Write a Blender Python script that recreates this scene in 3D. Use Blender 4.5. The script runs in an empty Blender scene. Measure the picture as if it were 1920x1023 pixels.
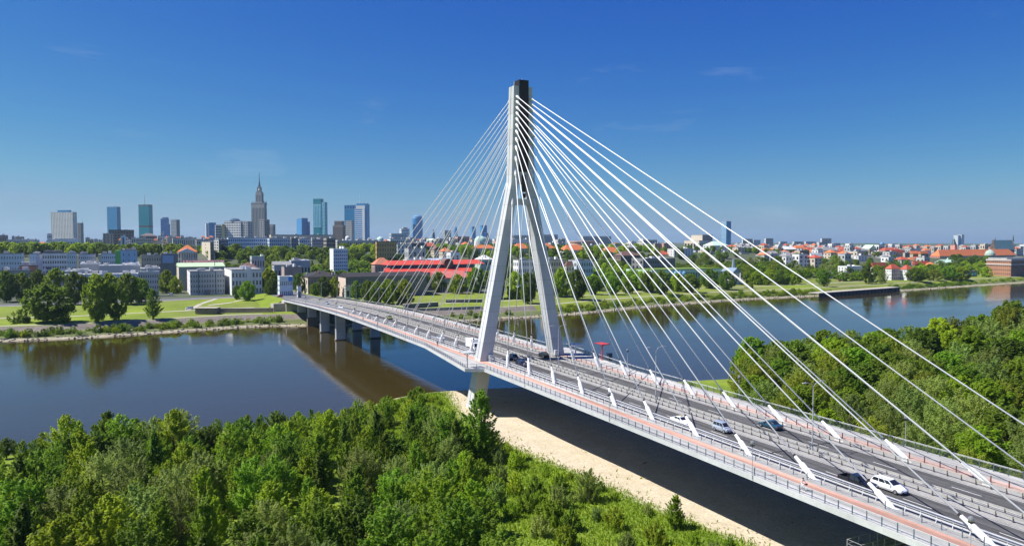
import bpy, bmesh, math, random
import numpy as np
from mathutils import Vector, Matrix

# ------------------------------------------------------------------ camera
scene = bpy.context.scene
CAM = np.array([-92.775, -178.715, 47.726])
YAW, PIT, FPX = 0.46712, -0.0436, 1371.05          # heading from +Y towards +X, pitch, focal length (1920 px wide)
cam_data = bpy.data.cameras.new("camera")
cam_data.sensor_width = 36.0
cam_data.lens = 36.0 * FPX / 1920.0
cam_data.clip_start = 0.5
cam_data.clip_end = 40000.0
cam = bpy.data.objects.new("camera", cam_data)
scene.collection.objects.link(cam)
cam.location = CAM
cam.rotation_euler = (math.pi / 2 + PIT, 0.0, -YAW)
scene.camera = cam

# ------------------------------------------------------------------ sky, sun, exposure
SUN_EL = math.radians(55.0)
SUN_DIR = Vector((-0.927, 0.375, 0.0)).normalized() * math.cos(SUN_EL) + Vector((0, 0, math.sin(SUN_EL)))
world = bpy.data.worlds.new("World")
scene.world = world
world.use_nodes = True
wn = world.node_tree
wn.nodes.clear()
w_out = wn.nodes.new("ShaderNodeOutputWorld")
w_bg = wn.nodes.new("ShaderNodeBackground")
w_sky = wn.nodes.new("ShaderNodeTexSky")
w_sky.sky_type = 'NISHITA'
w_sky.sun_disc = False
w_sky.sun_elevation = SUN_EL
w_sky.sun_rotation = math.atan2(SUN_DIR.x, SUN_DIR.y)
w_sky.altitude = 100.0
w_sky.air_density = 1.0
w_sky.dust_density = 0.5
w_sky.ozone_density = 1.0
# one colour grade for the whole dome (deep polarised blue of the photograph)
w_scl = wn.nodes.new("ShaderNodeVectorMath"); w_scl.operation = 'SCALE'; w_scl.inputs['Scale'].default_value = 0.1
wn.links.new(w_sky.outputs[0], w_scl.inputs[0])
w_sep = wn.nodes.new("ShaderNodeSeparateXYZ"); wn.links.new(w_scl.outputs[0], w_sep.inputs[0])
w_comb = wn.nodes.new("ShaderNodeCombineXYZ")
for ch, (g, k, top) in enumerate(((2.1, 0.48, 0.60), (1.46, 0.515, 0.635), (0.44, 0.475, 1.1))):
    mn = wn.nodes.new("ShaderNodeMath"); mn.operation = 'MINIMUM'; mn.inputs[1].default_value = top
    pw = wn.nodes.new("ShaderNodeMath"); pw.operation = 'POWER'; pw.inputs[1].default_value = g
    ml = wn.nodes.new("ShaderNodeMath"); ml.operation = 'MULTIPLY'; ml.inputs[1].default_value = k * 10.0
    wn.links.new(w_sep.outputs[ch], mn.inputs[0]); wn.links.new(mn.outputs[0], pw.inputs[0])
    wn.links.new(pw.outputs[0], ml.inputs[0]); wn.links.new(ml.outputs[0], w_comb.inputs[ch])
# a few very thin high wisps, the same over the whole dome
w_tc = wn.nodes.new("ShaderNodeTexCoord"); w_mp = wn.nodes.new("ShaderNodeMapping"); w_mp.inputs['Scale'].default_value = (1.0, 1.0, 5.0); w_mp.inputs['Location'].default_value = (3.1, 1.7, 0.4)
wn.links.new(w_tc.outputs['Generated'], w_mp.inputs[0])
w_nz = wn.nodes.new("ShaderNodeTexNoise"); w_nz.inputs['Scale'].default_value = 4.5; w_nz.inputs['Detail'].default_value = 7.0; w_nz.inputs['Roughness'].default_value = 0.62; w_nz.inputs['Distortion'].default_value = 0.4
wn.links.new(w_mp.outputs[0], w_nz.inputs['Vector'])
w_mr = wn.nodes.new("ShaderNodeMapRange"); w_mr.inputs[1].default_value = 0.60; w_mr.inputs[2].default_value = 0.80; w_mr.inputs[4].default_value = 0.2
wn.links.new(w_nz.outputs[0], w_mr.inputs[0])
w_mix = wn.nodes.new("ShaderNodeMix"); w_mix.data_type = 'RGBA'; w_mix.inputs[7].default_value = (3.6, 4.4, 5.2, 1)
wn.links.new(w_mr.outputs[0], w_mix.inputs[0]); wn.links.new(w_comb.outputs[0], w_mix.inputs[6])
wn.links.new(w_mix.outputs[2], w_bg.inputs['Color'])
w_bg.inputs['Strength'].default_value = 0.10
wn.links.new(w_bg.outputs[0], w_out.inputs['Surface'])

sun_data = bpy.data.lights.new("sun", 'SUN')
sun_data.energy = 4.9
sun_data.angle = math.radians(0.53)
sun_data.color = (1.0, 0.96, 0.90)
sun = bpy.data.objects.new("sun", sun_data)
scene.collection.objects.link(sun)
sun.rotation_euler = (-SUN_DIR).to_track_quat('-Z', 'Y').to_euler()
sun.location = (-200, 100, 300)

vs = scene.view_settings
vs.view_transform = 'Standard'
vs.look = 'None'
vs.exposure = 0.62
vs.gamma = 1.0
vs.use_curve_mapping = False
scene.cycles.max_bounces = 6
scene.cycles.diffuse_bounces = 3
scene.cycles.glossy_bounces = 3
scene.cycles.transmission_bounces = 4
scene.cycles.volume_bounces = 0
scene.cycles.transparent_max_bounces = 6
scene.cycles.use_adaptive_sampling = True
scene.cycles.use_denoising = True

# ------------------------------------------------------------------ survey helpers
_s, _c = math.sin(YAW), math.cos(YAW)
FW0 = np.array([_s, _c, 0.0]); RT = np.array([_c, -_s, 0.0]); UP0 = np.array([0, 0, 1.0])
FW = FW0 * math.cos(PIT) + UP0 * math.sin(PIT)
UPV = -FW0 * math.sin(PIT) + UP0 * math.cos(PIT)
def ray(u, v): return FW * FPX + RT * (u - 960.0) - UPV * (v - 511.5)
def on_z(u, v, z):
    r = ray(u, v); return CAM + r * ((z - CAM[2]) / r[2])
def on_y(u, v, y):
    r = ray(u, v); return CAM + r * ((y - CAM[1]) / r[1])
def y_of(u, D):
    """world y of the point at sight-line u and forward distance D"""
    return float(CAM[1] + D * (FW0 + RT * (u - 960.0) / FPX)[1])
def xy_of(u, D):
    p = CAM + D * (FW0 + RT * (u - 960.0) / FPX); return float(p[0]), float(p[1])

def uv_of(x, y, z):
    v = np.array([x, y, z]) - CAM; d = v @ FW
    return 960 + FPX * (v @ RT) / d, 511.5 - FPX * (v @ UPV) / d, d

# ------------------------------------------------------------------ materials
MATS = {}
def new_mat(name):
    m = bpy.data.materials.new(name); m.use_nodes = True
    m.node_tree.nodes.clear()
    return m, m.node_tree.nodes, m.node_tree.links
def M(name, col, rough=0.8, var=0.12, scale=0.6, metallic=0.0, spec=0.4, bump=0.0, var2=0.0, scale2=8.0, rnd=0.0, streak=False):
    """painted / mineral / metal surface: base colour with two scales of blotchy wear"""
    if name in MATS: return MATS[name]
    m, N, L = new_mat(name)
    out = N.new("ShaderNodeOutputMaterial"); p = N.new("ShaderNodeBsdfPrincipled")
    L.new(p.outputs[0], out.inputs[0])
    p.inputs['Roughness'].default_value = rough
    p.inputs['Metallic'].default_value = metallic
    p.inputs['Specular IOR Level'].default_value = spec
    tc = N.new("ShaderNodeTexCoord")
    vec = tc.outputs['Object']
    if streak:
        mp = N.new("ShaderNodeMapping"); mp.inputs['Scale'].default_value = (1.0, 1.0, 0.12)
        L.new(vec, mp.inputs[0]); vec = mp.outputs[0]
    nz = N.new("ShaderNodeTexNoise"); nz.inputs['Scale'].default_value = scale; nz.inputs['Detail'].default_value = 5.0
    nz.inputs['Roughness'].default_value = 0.65
    L.new(vec, nz.inputs['Vector'])
    mr = N.new("ShaderNodeMapRange")
    mr.inputs[1].default_value = 0.3; mr.inputs[2].default_value = 0.7
    mr.inputs[3].default_value = 1.0 - var; mr.inputs[4].default_value = 1.0 + var
    L.new(nz.outputs[0], mr.inputs[0])
    fac = mr.outputs[0]
    if var2 > 0:
        n2 = N.new("ShaderNodeTexNoise"); n2.inputs['Scale'].default_value = scale2; n2.inputs['Detail'].default_value = 3.0
        L.new(tc.outputs['Object'], n2.inputs['Vector'])
        m2 = N.new("ShaderNodeMapRange"); m2.inputs[1].default_value = 0.3; m2.inputs[2].default_value = 0.7
        m2.inputs[3].default_value = 1.0 - var2; m2.inputs[4].default_value = 1.0 + var2
        L.new(n2.outputs[0], m2.inputs[0])
        mu = N.new("ShaderNodeMath"); mu.operation = 'MULTIPLY'
        L.new(fac, mu.inputs[0]); L.new(m2.outputs[0], mu.inputs[1]); fac = mu.outputs[0]
    if rnd > 0:
        oi = N.new("ShaderNodeObjectInfo")
        m3 = N.new("ShaderNodeMapRange"); m3.inputs[3].default_value = 1.0 - rnd; m3.inputs[4].default_value = 1.0 + rnd
        L.new(oi.outputs['Random'], m3.inputs[0])
        mu = N.new("ShaderNodeMath"); mu.operation = 'MULTIPLY'
        L.new(fac, mu.inputs[0]); L.new(m3.outputs[0], mu.inputs[1]); fac = mu.outputs[0]
    mx = N.new("ShaderNodeVectorMath"); mx.operation = 'SCALE'
    mx.inputs[0].default_value = col[:3]
    L.new(fac, mx.inputs['Scale'])
    L.new(mx.outputs[0], p.inputs['Base Color'])
    if bump > 0:
        b = N.new("ShaderNodeBump"); b.inputs['Strength'].default_value = bump; b.inputs['Distance'].default_value = 0.1
        L.new(nz.outputs[0], b.inputs['Height']); L.new(b.outputs[0], p.inputs['Normal'])
    MATS[name] = m
    return m
def glass(name, col, rough=0.08, spec=0.7):
    return M(name, col, rough=rough, var=0.25, scale=0.15, spec=spec, var2=0.25, scale2=0.6)

def leaf_mat(name, col, trans=0.5, hue=0.022):
    m, N, L = new_mat(name)
    out = N.new("ShaderNodeOutputMaterial")
    geo = N.new("ShaderNodeNewGeometry"); oi = N.new("ShaderNodeObjectInfo"); tc = N.new("ShaderNodeTexCoord")
    hs = N.new("ShaderNodeHueSaturation")
    hs.inputs['Color'].default_value = (*col, 1)
    r1 = N.new("ShaderNodeMapRange"); r1.inputs[3].default_value = 0.80; r1.inputs[4].default_value = 1.22
    L.new(geo.outputs['Random Per Island'], r1.inputs[0])
    r2 = N.new("ShaderNodeMapRange"); r2.inputs[3].default_value = 0.72; r2.inputs[4].default_value = 1.28
    L.new(oi.outputs['Random'], r2.inputs[0])
    mu = N.new("ShaderNodeMath"); mu.operation = 'MULTIPLY'
    L.new(r1.outputs[0], mu.inputs[0]); L.new(r2.outputs[0], mu.inputs[1])
    L.new(mu.outputs[0], hs.inputs['Value'])
    wn_ = N.new("ShaderNodeTexWhiteNoise"); wn_.noise_dimensions = '1D'
    L.new(oi.outputs['Random'], wn_.inputs['W'])
    nz = N.new("ShaderNodeTexNoise"); nz.inputs['Scale'].default_value = 0.35; nz.inputs['Detail'].default_value = 2
    L.new(tc.outputs['Object'], nz.inputs['Vector'])
    ad = N.new("ShaderNodeMath"); ad.operation = 'ADD'
    L.new(wn_.outputs['Value'], ad.inputs[0]); L.new(nz.outputs[0], ad.inputs[1])
    r3 = N.new("ShaderNodeMapRange"); r3.inputs[1].default_value = 0.3; r3.inputs[2].default_value = 1.7
    r3.inputs[3].default_value = 0.5 - hue; r3.inputs[4].default_value = 0.5 + hue
    L.new(ad.outputs[0], r3.inputs[0]); L.new(r3.outputs[0], hs.inputs['Hue'])
    p = N.new("ShaderNodeBsdfPrincipled"); p.inputs['Roughness'].default_value = 0.55; p.inputs['Specular IOR Level'].default_value = 0.25
    t = N.new("ShaderNodeBsdfTranslucent"); mix = N.new("ShaderNodeMixShader"); mix.inputs[0].default_value = trans
    L.new(hs.outputs[0], p.inputs['Base Color'])
    h2 = N.new("ShaderNodeHueSaturation"); h2.inputs['Hue'].default_value = 0.485; h2.inputs['Value'].default_value = 2.0
    L.new(hs.outputs[0], h2.inputs['Color']); L.new(h2.outputs[0], t.inputs[0])
    L.new(p.outputs[0], mix.inputs[1]); L.new(t.outputs[0], mix.inputs[2]); L.new(mix.outputs[0], out.inputs[0])
    MATS[name] = m
    return m

# ------------------------------------------------------------------ mesh helpers
COL = scene.collection
class MB:
    """collects shapes for ONE mesh object"""
    def __init__(s): s.v = []; s.f = []; s.m = []
    def add(s, vs, fs, mi=0):
        o = len(s.v); s.v.extend([tuple(map(float, p)) for p in vs]); s.f.extend([tuple(o + i for i in f) for f in fs]); s.m.extend([mi] * len(fs))
    def quad(s, a, b, c, d, mi=0): s.add([a, b, c, d], [(0, 1, 2, 3)], mi)
    def box(s, x0, x1, y0, y1, z0, z1, mi=0):
        s.add([(x0,y0,z0),(x1,y0,z0),(x1,y1,z0),(x0,y1,z0),(x0,y0,z1),(x1,y0,z1),(x1,y1,z1),(x0,y1,z1)],
              [(0,3,2,1),(4,5,6,7),(0,1,5,4),(1,2,6,5),(2,3,7,6),(3,0,4,7)], mi)
    def hexa(s, lo, hi, mi=0):
        s.add(list(lo) + list(hi), [(0,3,2,1),(4,5,6,7),(0,1,5,4),(1,2,6,5),(2,3,7,6),(3,0,4,7)], mi)
    def tube(s, pts, rads, n=8, mi=0, caps=True):
        pts = [Vector(p) for p in pts]
        if not hasattr(rads, '__len__'): rads = [rads] * len(pts)
        vs = []; fs = []
        for i, p in enumerate(pts):
            d = (pts[min(i + 1, len(pts) - 1)] - pts[max(i - 1, 0)]).normalized()
            a = Vector((0, 0, 1)) if abs(d.z) < 0.9 else Vector((1, 0, 0))
            e1 = d.cross(a).normalized(); e2 = d.cross(e1).normalized()
            for k in range(n):
                t = 2 * math.pi * k / n
                vs.append(p + (e1 * math.cos(t) + e2 * math.sin(t)) * rads[i])
        for i in range(len(pts) - 1):
            for k in range(n):
                a = i * n + k; b = i * n + (k + 1) % n
                fs.append((a, b, b + n, a + n))
        if caps:
            fs.append(tuple(range(n - 1, -1, -1))); fs.append(tuple(range((len(pts) - 1) * n, len(pts) * n)))
        s.add(vs, fs, mi)
    def lathe(s, c, prof, n=16, mi=0):
        """prof: list of (radius, z) from bottom to top"""
        vs = []; fs = []
        for r, z in prof:
            for k in range(n):
                t = 2 * math.pi * k / n; vs.append((c[0] + r * math.cos(t), c[1] + r * math.sin(t), c[2] + z))
        for i in range(len(prof) - 1):
            for k in range(n):
                a = i * n + k; b = i * n + (k + 1) % n
                fs.append((a, b, b + n, a + n))
        fs.append(tuple(range(n - 1, -1, -1))); fs.append(tuple(range((len(prof) - 1) * n, len(prof) * n)))
        s.add(vs, fs, mi)
    def prism(s, poly, z0, z1, mi=0):
        n = len(poly)
        s.add([(x, y, z0) for x, y in poly] + [(x, y, z1) for x, y in poly],
              [tuple(range(n - 1, -1, -1)), tuple(range(n, 2 * n))] + [(i, (i + 1) % n, n + (i + 1) % n, n + i) for i in range(n)], mi)
    def mesh(s, name, mats, origin=(0, 0, 0), smooth=False):
        me = bpy.data.meshes.new(name)
        o = Vector(origin)
        me.from_pydata([Vector(p) - o for p in s.v], [], s.f)
        if not isinstance(mats, (list, tuple)): mats = [mats]
        for m in mats: me.materials.append(m)
        if len(mats) > 1: me.polygons.foreach_set('material_index', s.m)
        if smooth: me.polygons.foreach_set('use_smooth', [True] * len(me.polygons))
        me.update()
        return me
    def build(s, name, mats, parent=None, origin=None, smooth=False):
        """origin: world point that becomes the object's own origin (None: the parent's origin)"""
        if origin is None: origin = tuple(parent['_o']) if parent is not None and '_o' in parent else (0, 0, 0)
        po = tuple(parent['_o']) if parent is not None and '_o' in parent else (0, 0, 0)
        ob = bpy.data.objects.new(name, s.mesh(name, mats, origin, smooth)); COL.objects.link(ob)
        ob.parent = parent
        ob.location = Vector(origin) - Vector(po)
        ob['_o'] = tuple(origin)
        return ob
def tag(o, label=None, cat=None, group=None, kind=None):
    if label: o['label'] = label
    if cat: o['category'] = cat
    if group: o['group'] = group
    if kind: o['kind'] = kind
    return o
def empty(name, loc, label=None, cat=None, group=None, rz=0.0):
    o = bpy.data.objects.new(name, None); COL.objects.link(o); o.location = loc; o.rotation_euler.z = rz
    o['_o'] = tuple(map(float, loc)); o.empty_display_size = 0.5
    return tag(o, label, cat, group)
def inst(name, mesh, parent=None, loc=(0, 0, 0), rot=(0, 0, 0), scale=(1, 1, 1)):
    o = bpy.data.objects.new(name, mesh); COL.objects.link(o); o.parent = parent
    o.location = loc; o.rotation_euler = rot; o.scale = scale
    return o
def copy_tree(o, parent=None):
    c = o.copy(); COL.objects.link(c); c.parent = parent
    for ch in o.children: copy_tree(ch, c)
    return c
def lerp_tab(t, xs, ys): return float(np.interp(t, xs, ys))
def smooth_tab(xs, ys):
    """monotone-ish cubic through the given stations"""
    xs = np.array(xs, float); ys = np.array(ys, float)
    d = np.gradient(ys, xs)
    def f(t):
        t = min(max(t, xs[0]), xs[-1]); i = min(max(int(np.searchsorted(xs, t) - 1), 0), len(xs) - 2)
        h = xs[i + 1] - xs[i]; q = (t - xs[i]) / h
        return float((2*q**3 - 3*q**2 + 1) * ys[i] + (q**3 - 2*q**2 + q) * h * d[i] + (-2*q**3 + 3*q**2) * ys[i + 1] + (q**3 - q**2) * h * d[i + 1])
    return f
deck_z = smooth_tab([-340, -260, -180, -130, -60, 0, 60, 100, 144, 200, 250, 285, 330, 420],
                    [11.2, 12.3, 13.5, 14.2, 15.0, 15.5, 15.75, 15.75, 15.4, 14.1, 12.5, 11.3, 9.8, 8.2])
# ================================================================== BRIDGE
concrete = M("pale_concrete", (0.54, 0.55, 0.545), 0.75, 0.12, 0.25, var2=0.06, scale2=3.0, streak=True)
deck_concrete = M("walkway_concrete", (0.40, 0.395, 0.375), 0.85, 0.14, 0.5, var2=0.08, scale2=5)
dark_steel = M("black_brown_steel", (0.022, 0.017, 0.015), 0.45, 0.3, 0.6)
white_paint = M("white_paint", (0.82, 0.82, 0.80), 0.35, 0.05, 1.5)
cable_white = M("cable_white", (0.84, 0.84, 0.83), 0.3, 0.04, 0.4)
asphalt = M("asphalt", (0.082, 0.080, 0.079), 0.9, 0.16, 0.12, var2=0.15, scale2=1.4)
gutter = M("gutter_concrete", (0.30, 0.29, 0.27), 0.9, 0.15, 0.4, var2=0.15, scale2=4)
red_path = M("red_cycle_surface", (0.50, 0.285, 0.215), 0.85, 0.12, 0.3, var2=0.08, scale2=3)
rail_steel = M("galvanised_steel", (0.58, 0.59, 0.59), 0.5, 0.12, 2.0, metallic=0.1)
post_steel = M("blue_grey_post_paint", (0.10, 0.15, 0.19), 0.5, 0.15, 2.0)
shaded_railing = M("railing_shade_tone", (0.09, 0.12, 0.12), 0.6, 0.15, 1.0)  # far railing only: darkened to put its shaded side into the colour
rusty = M("brown_guard_post", (0.085, 0.075, 0.06), 0.7, 0.2, 2.0)
beam_mat = M("weathered_guard_beam", (0.44, 0.43, 0.39), 0.55, 0.15, 1.5, metallic=0.2)
under_conc = M("girder_concrete", (0.33, 0.33, 0.32), 0.85, 0.15, 0.3, streak=True)
rubber = M("black_rubber", (0.02, 0.02, 0.02), 0.8)

def worn_road(m, sx=.9):
    """wheel tracks, patches and oil along the driving direction"""
    N, L = m.node_tree.nodes, m.node_tree.links; p = [n for n in N if n.type == 'BSDF_PRINCIPLED'][0]; src = p.inputs['Base Color'].links[0].from_socket
    tc = N.new("ShaderNodeTexCoord"); mp = N.new("ShaderNodeMapping"); mp.inputs['Scale'].default_value = (sx, .012, 1); L.new(tc.outputs['Object'], mp.inputs[0])
    nz = N.new("ShaderNodeTexNoise"); nz.inputs['Scale'].default_value = 1.6; nz.inputs['Detail'].default_value = 4; L.new(mp.outputs[0], nz.inputs['Vector'])
    mr = N.new("ShaderNodeMapRange"); mr.inputs[1].default_value = .35; mr.inputs[2].default_value = .65; mr.inputs[3].default_value = .68; mr.inputs[4].default_value = 1.3; L.new(nz.outputs[0], mr.inputs[0])
    vm = N.new("ShaderNodeVectorMath"); vm.operation = 'SCALE'; L.new(src, vm.inputs[0]); L.new(mr.outputs[0], vm.inputs['Scale']); L.new(vm.outputs[0], p.inputs['Base Color'])
faded_path = M("faded_cycle_surface", (0.46, 0.32, 0.265), .9, .18, .4, var2=.12, scale2=4)
worn_road(asphalt); worn_road(red_path, .5); worn_road(faded_path, .5); worn_road(deck_concrete, .6)
def pour_joints(m, pitch=4.1):
    """casting joints and rain marks of the climbing formwork"""
    N, L = m.node_tree.nodes, m.node_tree.links; p = [n for n in N if n.type == 'BSDF_PRINCIPLED'][0]; src = p.inputs['Base Color'].links[0].from_socket
    tc = N.new("ShaderNodeTexCoord"); sp = N.new("ShaderNodeSeparateXYZ"); L.new(tc.outputs['Object'], sp.inputs[0])
    md = N.new("ShaderNodeMath"); md.operation = 'MODULO'; md.inputs[1].default_value = pitch; L.new(sp.outputs[2], md.inputs[0])
    lt = N.new("ShaderNodeMath"); lt.operation = 'LESS_THAN'; lt.inputs[1].default_value = .12; L.new(md.outputs[0], lt.inputs[0])
    fl = N.new("ShaderNodeMath"); fl.operation = 'FLOOR'; dv = N.new("ShaderNodeMath"); dv.operation = 'DIVIDE'; dv.inputs[1].default_value = pitch; L.new(sp.outputs[2], dv.inputs[0]); L.new(dv.outputs[0], fl.inputs[0])
    wn_ = N.new("ShaderNodeTexWhiteNoise"); wn_.noise_dimensions = '1D'; L.new(fl.outputs[0], wn_.inputs['W'])
    mr = N.new("ShaderNodeMapRange"); mr.inputs[3].default_value = .90; mr.inputs[4].default_value = 1.06; L.new(wn_.outputs['Value'], mr.inputs[0])
    ml = N.new("ShaderNodeMath"); ml.operation = 'MULTIPLY_ADD'; ml.inputs[1].default_value = -.25; L.new(lt.outputs[0], ml.inputs[0]); L.new(mr.outputs[0], ml.inputs[2])
    vm = N.new("ShaderNodeVectorMath"); vm.operation = 'SCALE'; L.new(src, vm.inputs[0]); L.new(ml.outputs[0], vm.inputs['Scale']); L.new(vm.outputs[0], p.inputs['Base Color'])
pour_joints(concrete)
bridge = empty("cable_stayed_bridge", (0, 0, 0),
               "long cable-stayed road bridge with one tall A-shaped pylon and white stays crossing the river", "bridge")
Y0, Y1 = -330.0, 288.0
STA = list(np.arange(Y0, Y1 + 0.1, 6.0))
def strip(mb, x0, x1, dz, y0=Y0, y1=Y1, step=6.0, mi=0, fx0=None, fx1=None):
    n = max(1, int(math.ceil((y1 - y0) / step)))
    vs = []; fs = []
    for i in range(n + 1):
        y = y0 + (y1 - y0) * i / n; z = deck_z(y) + dz
        vs += [(x0 if fx0 is None else fx0(y), y, z), (x1 if fx1 is None else fx1(y), y, z)]
        if i: fs.append((2*i - 2, 2*i - 1, 2*i + 1, 2*i))
    mb.add(vs, fs, mi)
def bulge(y):
    """outward widening of the walkway round the pylon leg (near side); the far side is point-symmetric"""
    if y > 32 or y < -12.0: return 0.0
    if y < -9.8: return 4.4 * (y + 12.0) / 2.2
    return 4.4 * (32 - y) / 41.8
EDGE = 16.5
ys_edge = sorted(set([float(y) for y in STA] + [-12.0, -9.8, 9.8, 12.0, 32.0, -32.0, 20, -20, 0]))
# deck slab: walkways, fascia, girders
mb = MB()
prof_n = None
secs = []
for y in ys_edge:
    z = deck_z(y); bl = EDGE + bulge(y); br = EDGE + bulge(-y)
    secs.append([(-bl, y, z + .15), (-10.3, y, z + .15), (-10.3, y, z), (10.3, y, z), (10.3, y, z + .15), (br, y, z + .15),
                 (br, y, z - .62), (br - 1.2, y, z - .75), (11.6, y, z - 1.0), (11.0, y, z - 2.3), (7.0, y, z - 2.3), (6.4, y, z - 0.9),
                 (-6.4, y, z - 0.9), (-7.0, y, z - 2.3), (-11.0, y, z - 2.3), (-11.6, y, z - 1.0), (-bl + 1.2, y, z - .75), (-bl, y, z - .62)])
n = len(secs[0]); vs_ = []; fs_ = []; ms_ = []
for i, s in enumerate(secs):
    vs_ += s
    if i:
        for k in range(n):
            a = (i - 1) * n + k; b = (i - 1) * n + (k + 1) % n
            fs_.append((a, b, b + n, a + n)); ms_.append(0 if k in (0, 4) else (1 if 6 <= k <= 15 else 2))
fs_.append(tuple(range(n))); ms_.append(1); fs_.append(tuple(range(len(vs_) - 1, len(vs_) - n - 1, -1))); ms_.append(1)
mb.v = vs_; mb.f = fs_; mb.m = ms_
mb.build("deck", [deck_concrete, under_conc, concrete], bridge)
for yy in np.arange(-318, 285, 12.0):      # cross girders under the slab
    mb = MB(); z = deck_z(yy); mb.box(-6.95, 6.95, yy - .2, yy + .2, z - 2.0, z - .905); mb.build("cross_girder", under_conc, bridge)
mb = MB()
strip(mb, -10.25, -8.75, .012); strip(mb, -2.1, 2.1, .012); strip(mb, 7.7, 10.25, .012)
mb.build("gutter_strip", gutter, bridge)
for x0, x1 in ((-8.75, -2.1), (2.1, 7.7)):
    mb = MB(); strip(mb, x0, x1, .014); mb.build("carriageway", asphalt, bridge)
for x0, x1, sgn in ((-13.7, -11.7, -1), (10.6, 12.7, 1)):
    mb = MB(); strip(mb, x0, x1, .165); mb.build("cycle_path", red_path if sgn < 0 else faded_path, bridge)
# kerb stones along the walkways
for x0 in (-10.45, 10.25):
    mb = MB(); strip(mb, x0, x0 + .2, .175); mb.build("kerb", concrete, bridge)
for yj in (-250, -168, -96, -12, 60, 120, 172, 238):      # expansion joints and deck drains
    mb = MB(); mb.box(-8.7, -2.15, yj - .16, yj + .16, deck_z(yj) + .0, deck_z(yj) + .026); mb.build("expansion_joint", rubber, bridge)
    mb = MB(); mb.box(2.15, 7.65, yj - .16, yj + .16, deck_z(yj) + .0, deck_z(yj) + .026); mb.build("expansion_joint", rubber, bridge)
# lane dashes
dash_mb = MB(); dash_mb.quad((-.075, -2, 0), (.075, -2, 0), (.075, 2, 0), (-.075, 2, 0))
dash_me = dash_mb.mesh("lane_dash", M("road_marking_white", (0.62, 0.62, 0.60), 0.7, 0.2, 1.5))
for x in (-5.3, 4.85):
    for i, y in enumerate(np.arange(-324, 282, 12.0)):
        sl = (deck_z(y + 2) - deck_z(y - 2)) / 4
        inst("lane_dash", dash_me, bridge, (x, y, deck_z(y) + .024), (math.atan(sl), 0, 0))
for x in (-8.5, -2.35, 2.35, 7.45):
    mb = MB(); strip(mb, x - .06, x + .06, .022); mb.build("edge_line", MATS["road_marking_white"], bridge)
# ---- pylon
def leg_station(z):
    """outer x, width, half depth of a leg at height z"""
    xo = float(np.interp(z, [0, 63.4, 90], [16.25, 3.6, 2.78])); w = float(np.interp(z, [0, 17, 63.4, 90], [3.9, 3.5, 2.2, 1.65]))
    hd = float(np.interp(z, [0, 17, 63.4, 90], [2.1, 1.75, 1.55, 1.5]))
    return xo, w, hd
pylon_grp = None
for sg in (-1, 1):
    mb = MB()
    zs = [1.5, 9, 15, 17.5, 30, 45, 60, 63.4, 70, 80, 89.5]
    rings = []
    for z in zs:
        xo, w, hd = leg_station(z)
        g = .12   # shallow groove down the outer face
        ring = [(sg*xo, -hd), (sg*xo, -.35), (sg*(xo - g), -.3), (sg*(xo - g), .3), (sg*xo, .35), (sg*xo, hd), (sg*(xo - w), hd), (sg*(xo - w), -hd)]
        rings.append([(x, y, z) for x, y in ring])
    vs_ = [p for r in rings for p in r]; fs_ = []
    for i in range(len(zs) - 1):
        for k in range(8):
            a = i*8 + k; b = i*8 + (k + 1) % 8; fs_.append((a, b, b + 8, a + 8) if sg > 0 else (a, a + 8, b + 8, b))
    fs_.append(tuple(range(len(vs_) - 8, len(vs_)))); fs_.append(tuple(range(7, -1, -1)))
    mb.add(vs_, fs_)
    leg = mb.build("pylon_leg", concrete, bridge)
    mbf = MB(); xo, w, hd = leg_station(2); mbf.box(sg*xo - 4.2 if sg < 0 else xo - 5.5, sg*xo + 5.5 if sg < 0 else xo + 4.2, -5, 5, -1.5, 2.6)
    mbf.build("pylon_footing", deck_concrete, leg)
    # small maintenance box at the foot of the leg, on the deck
    mb = MB(); xo, w, hd = leg_station(16.5); mb.box(sg*(xo - w*.8) - .6, sg*(xo - w*.8) + .6, -hd - .9, -hd - .02, 15.65, 17.3); mb.build("control_cabinet", rail_steel, leg)
mb = MB()
mb.box(-1.25, 1.55, -1.72, 1.55, 66.5, 91.2); mb.build("steel_anchor_core", dark_steel, bridge)
for z0, z1 in ((63.2, 66.5), (57.6, 59.2)):
    mb = MB()
    hw = 1.5 if z0 > 60 else leg_station(58)[0] - leg_station(58)[1] + .05
    mb.box(-hw, hw, -1.3, 1.3, z0, z1)
    mb.build("pylon_crossbeam", concrete, bridge)
mb = MB(); mb.box(-.5, .5, -2.1, -1.63, 61.0, 65.5); mb.box(-.35, .35, -2.4, -1.6, 59.4, 60.6); mb.build("access_ladder_cage", dark_steel, bridge)
mb = MB(); mb.tube([(-2.0, 0, 89.5), (-2.0, 0, 91.0)], .09, 6); mb.tube([(.4, 0, 91.2), (.4, 0, 91.8)], .12, 6); mb.build("aviation_light", rail_steel, bridge)
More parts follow.
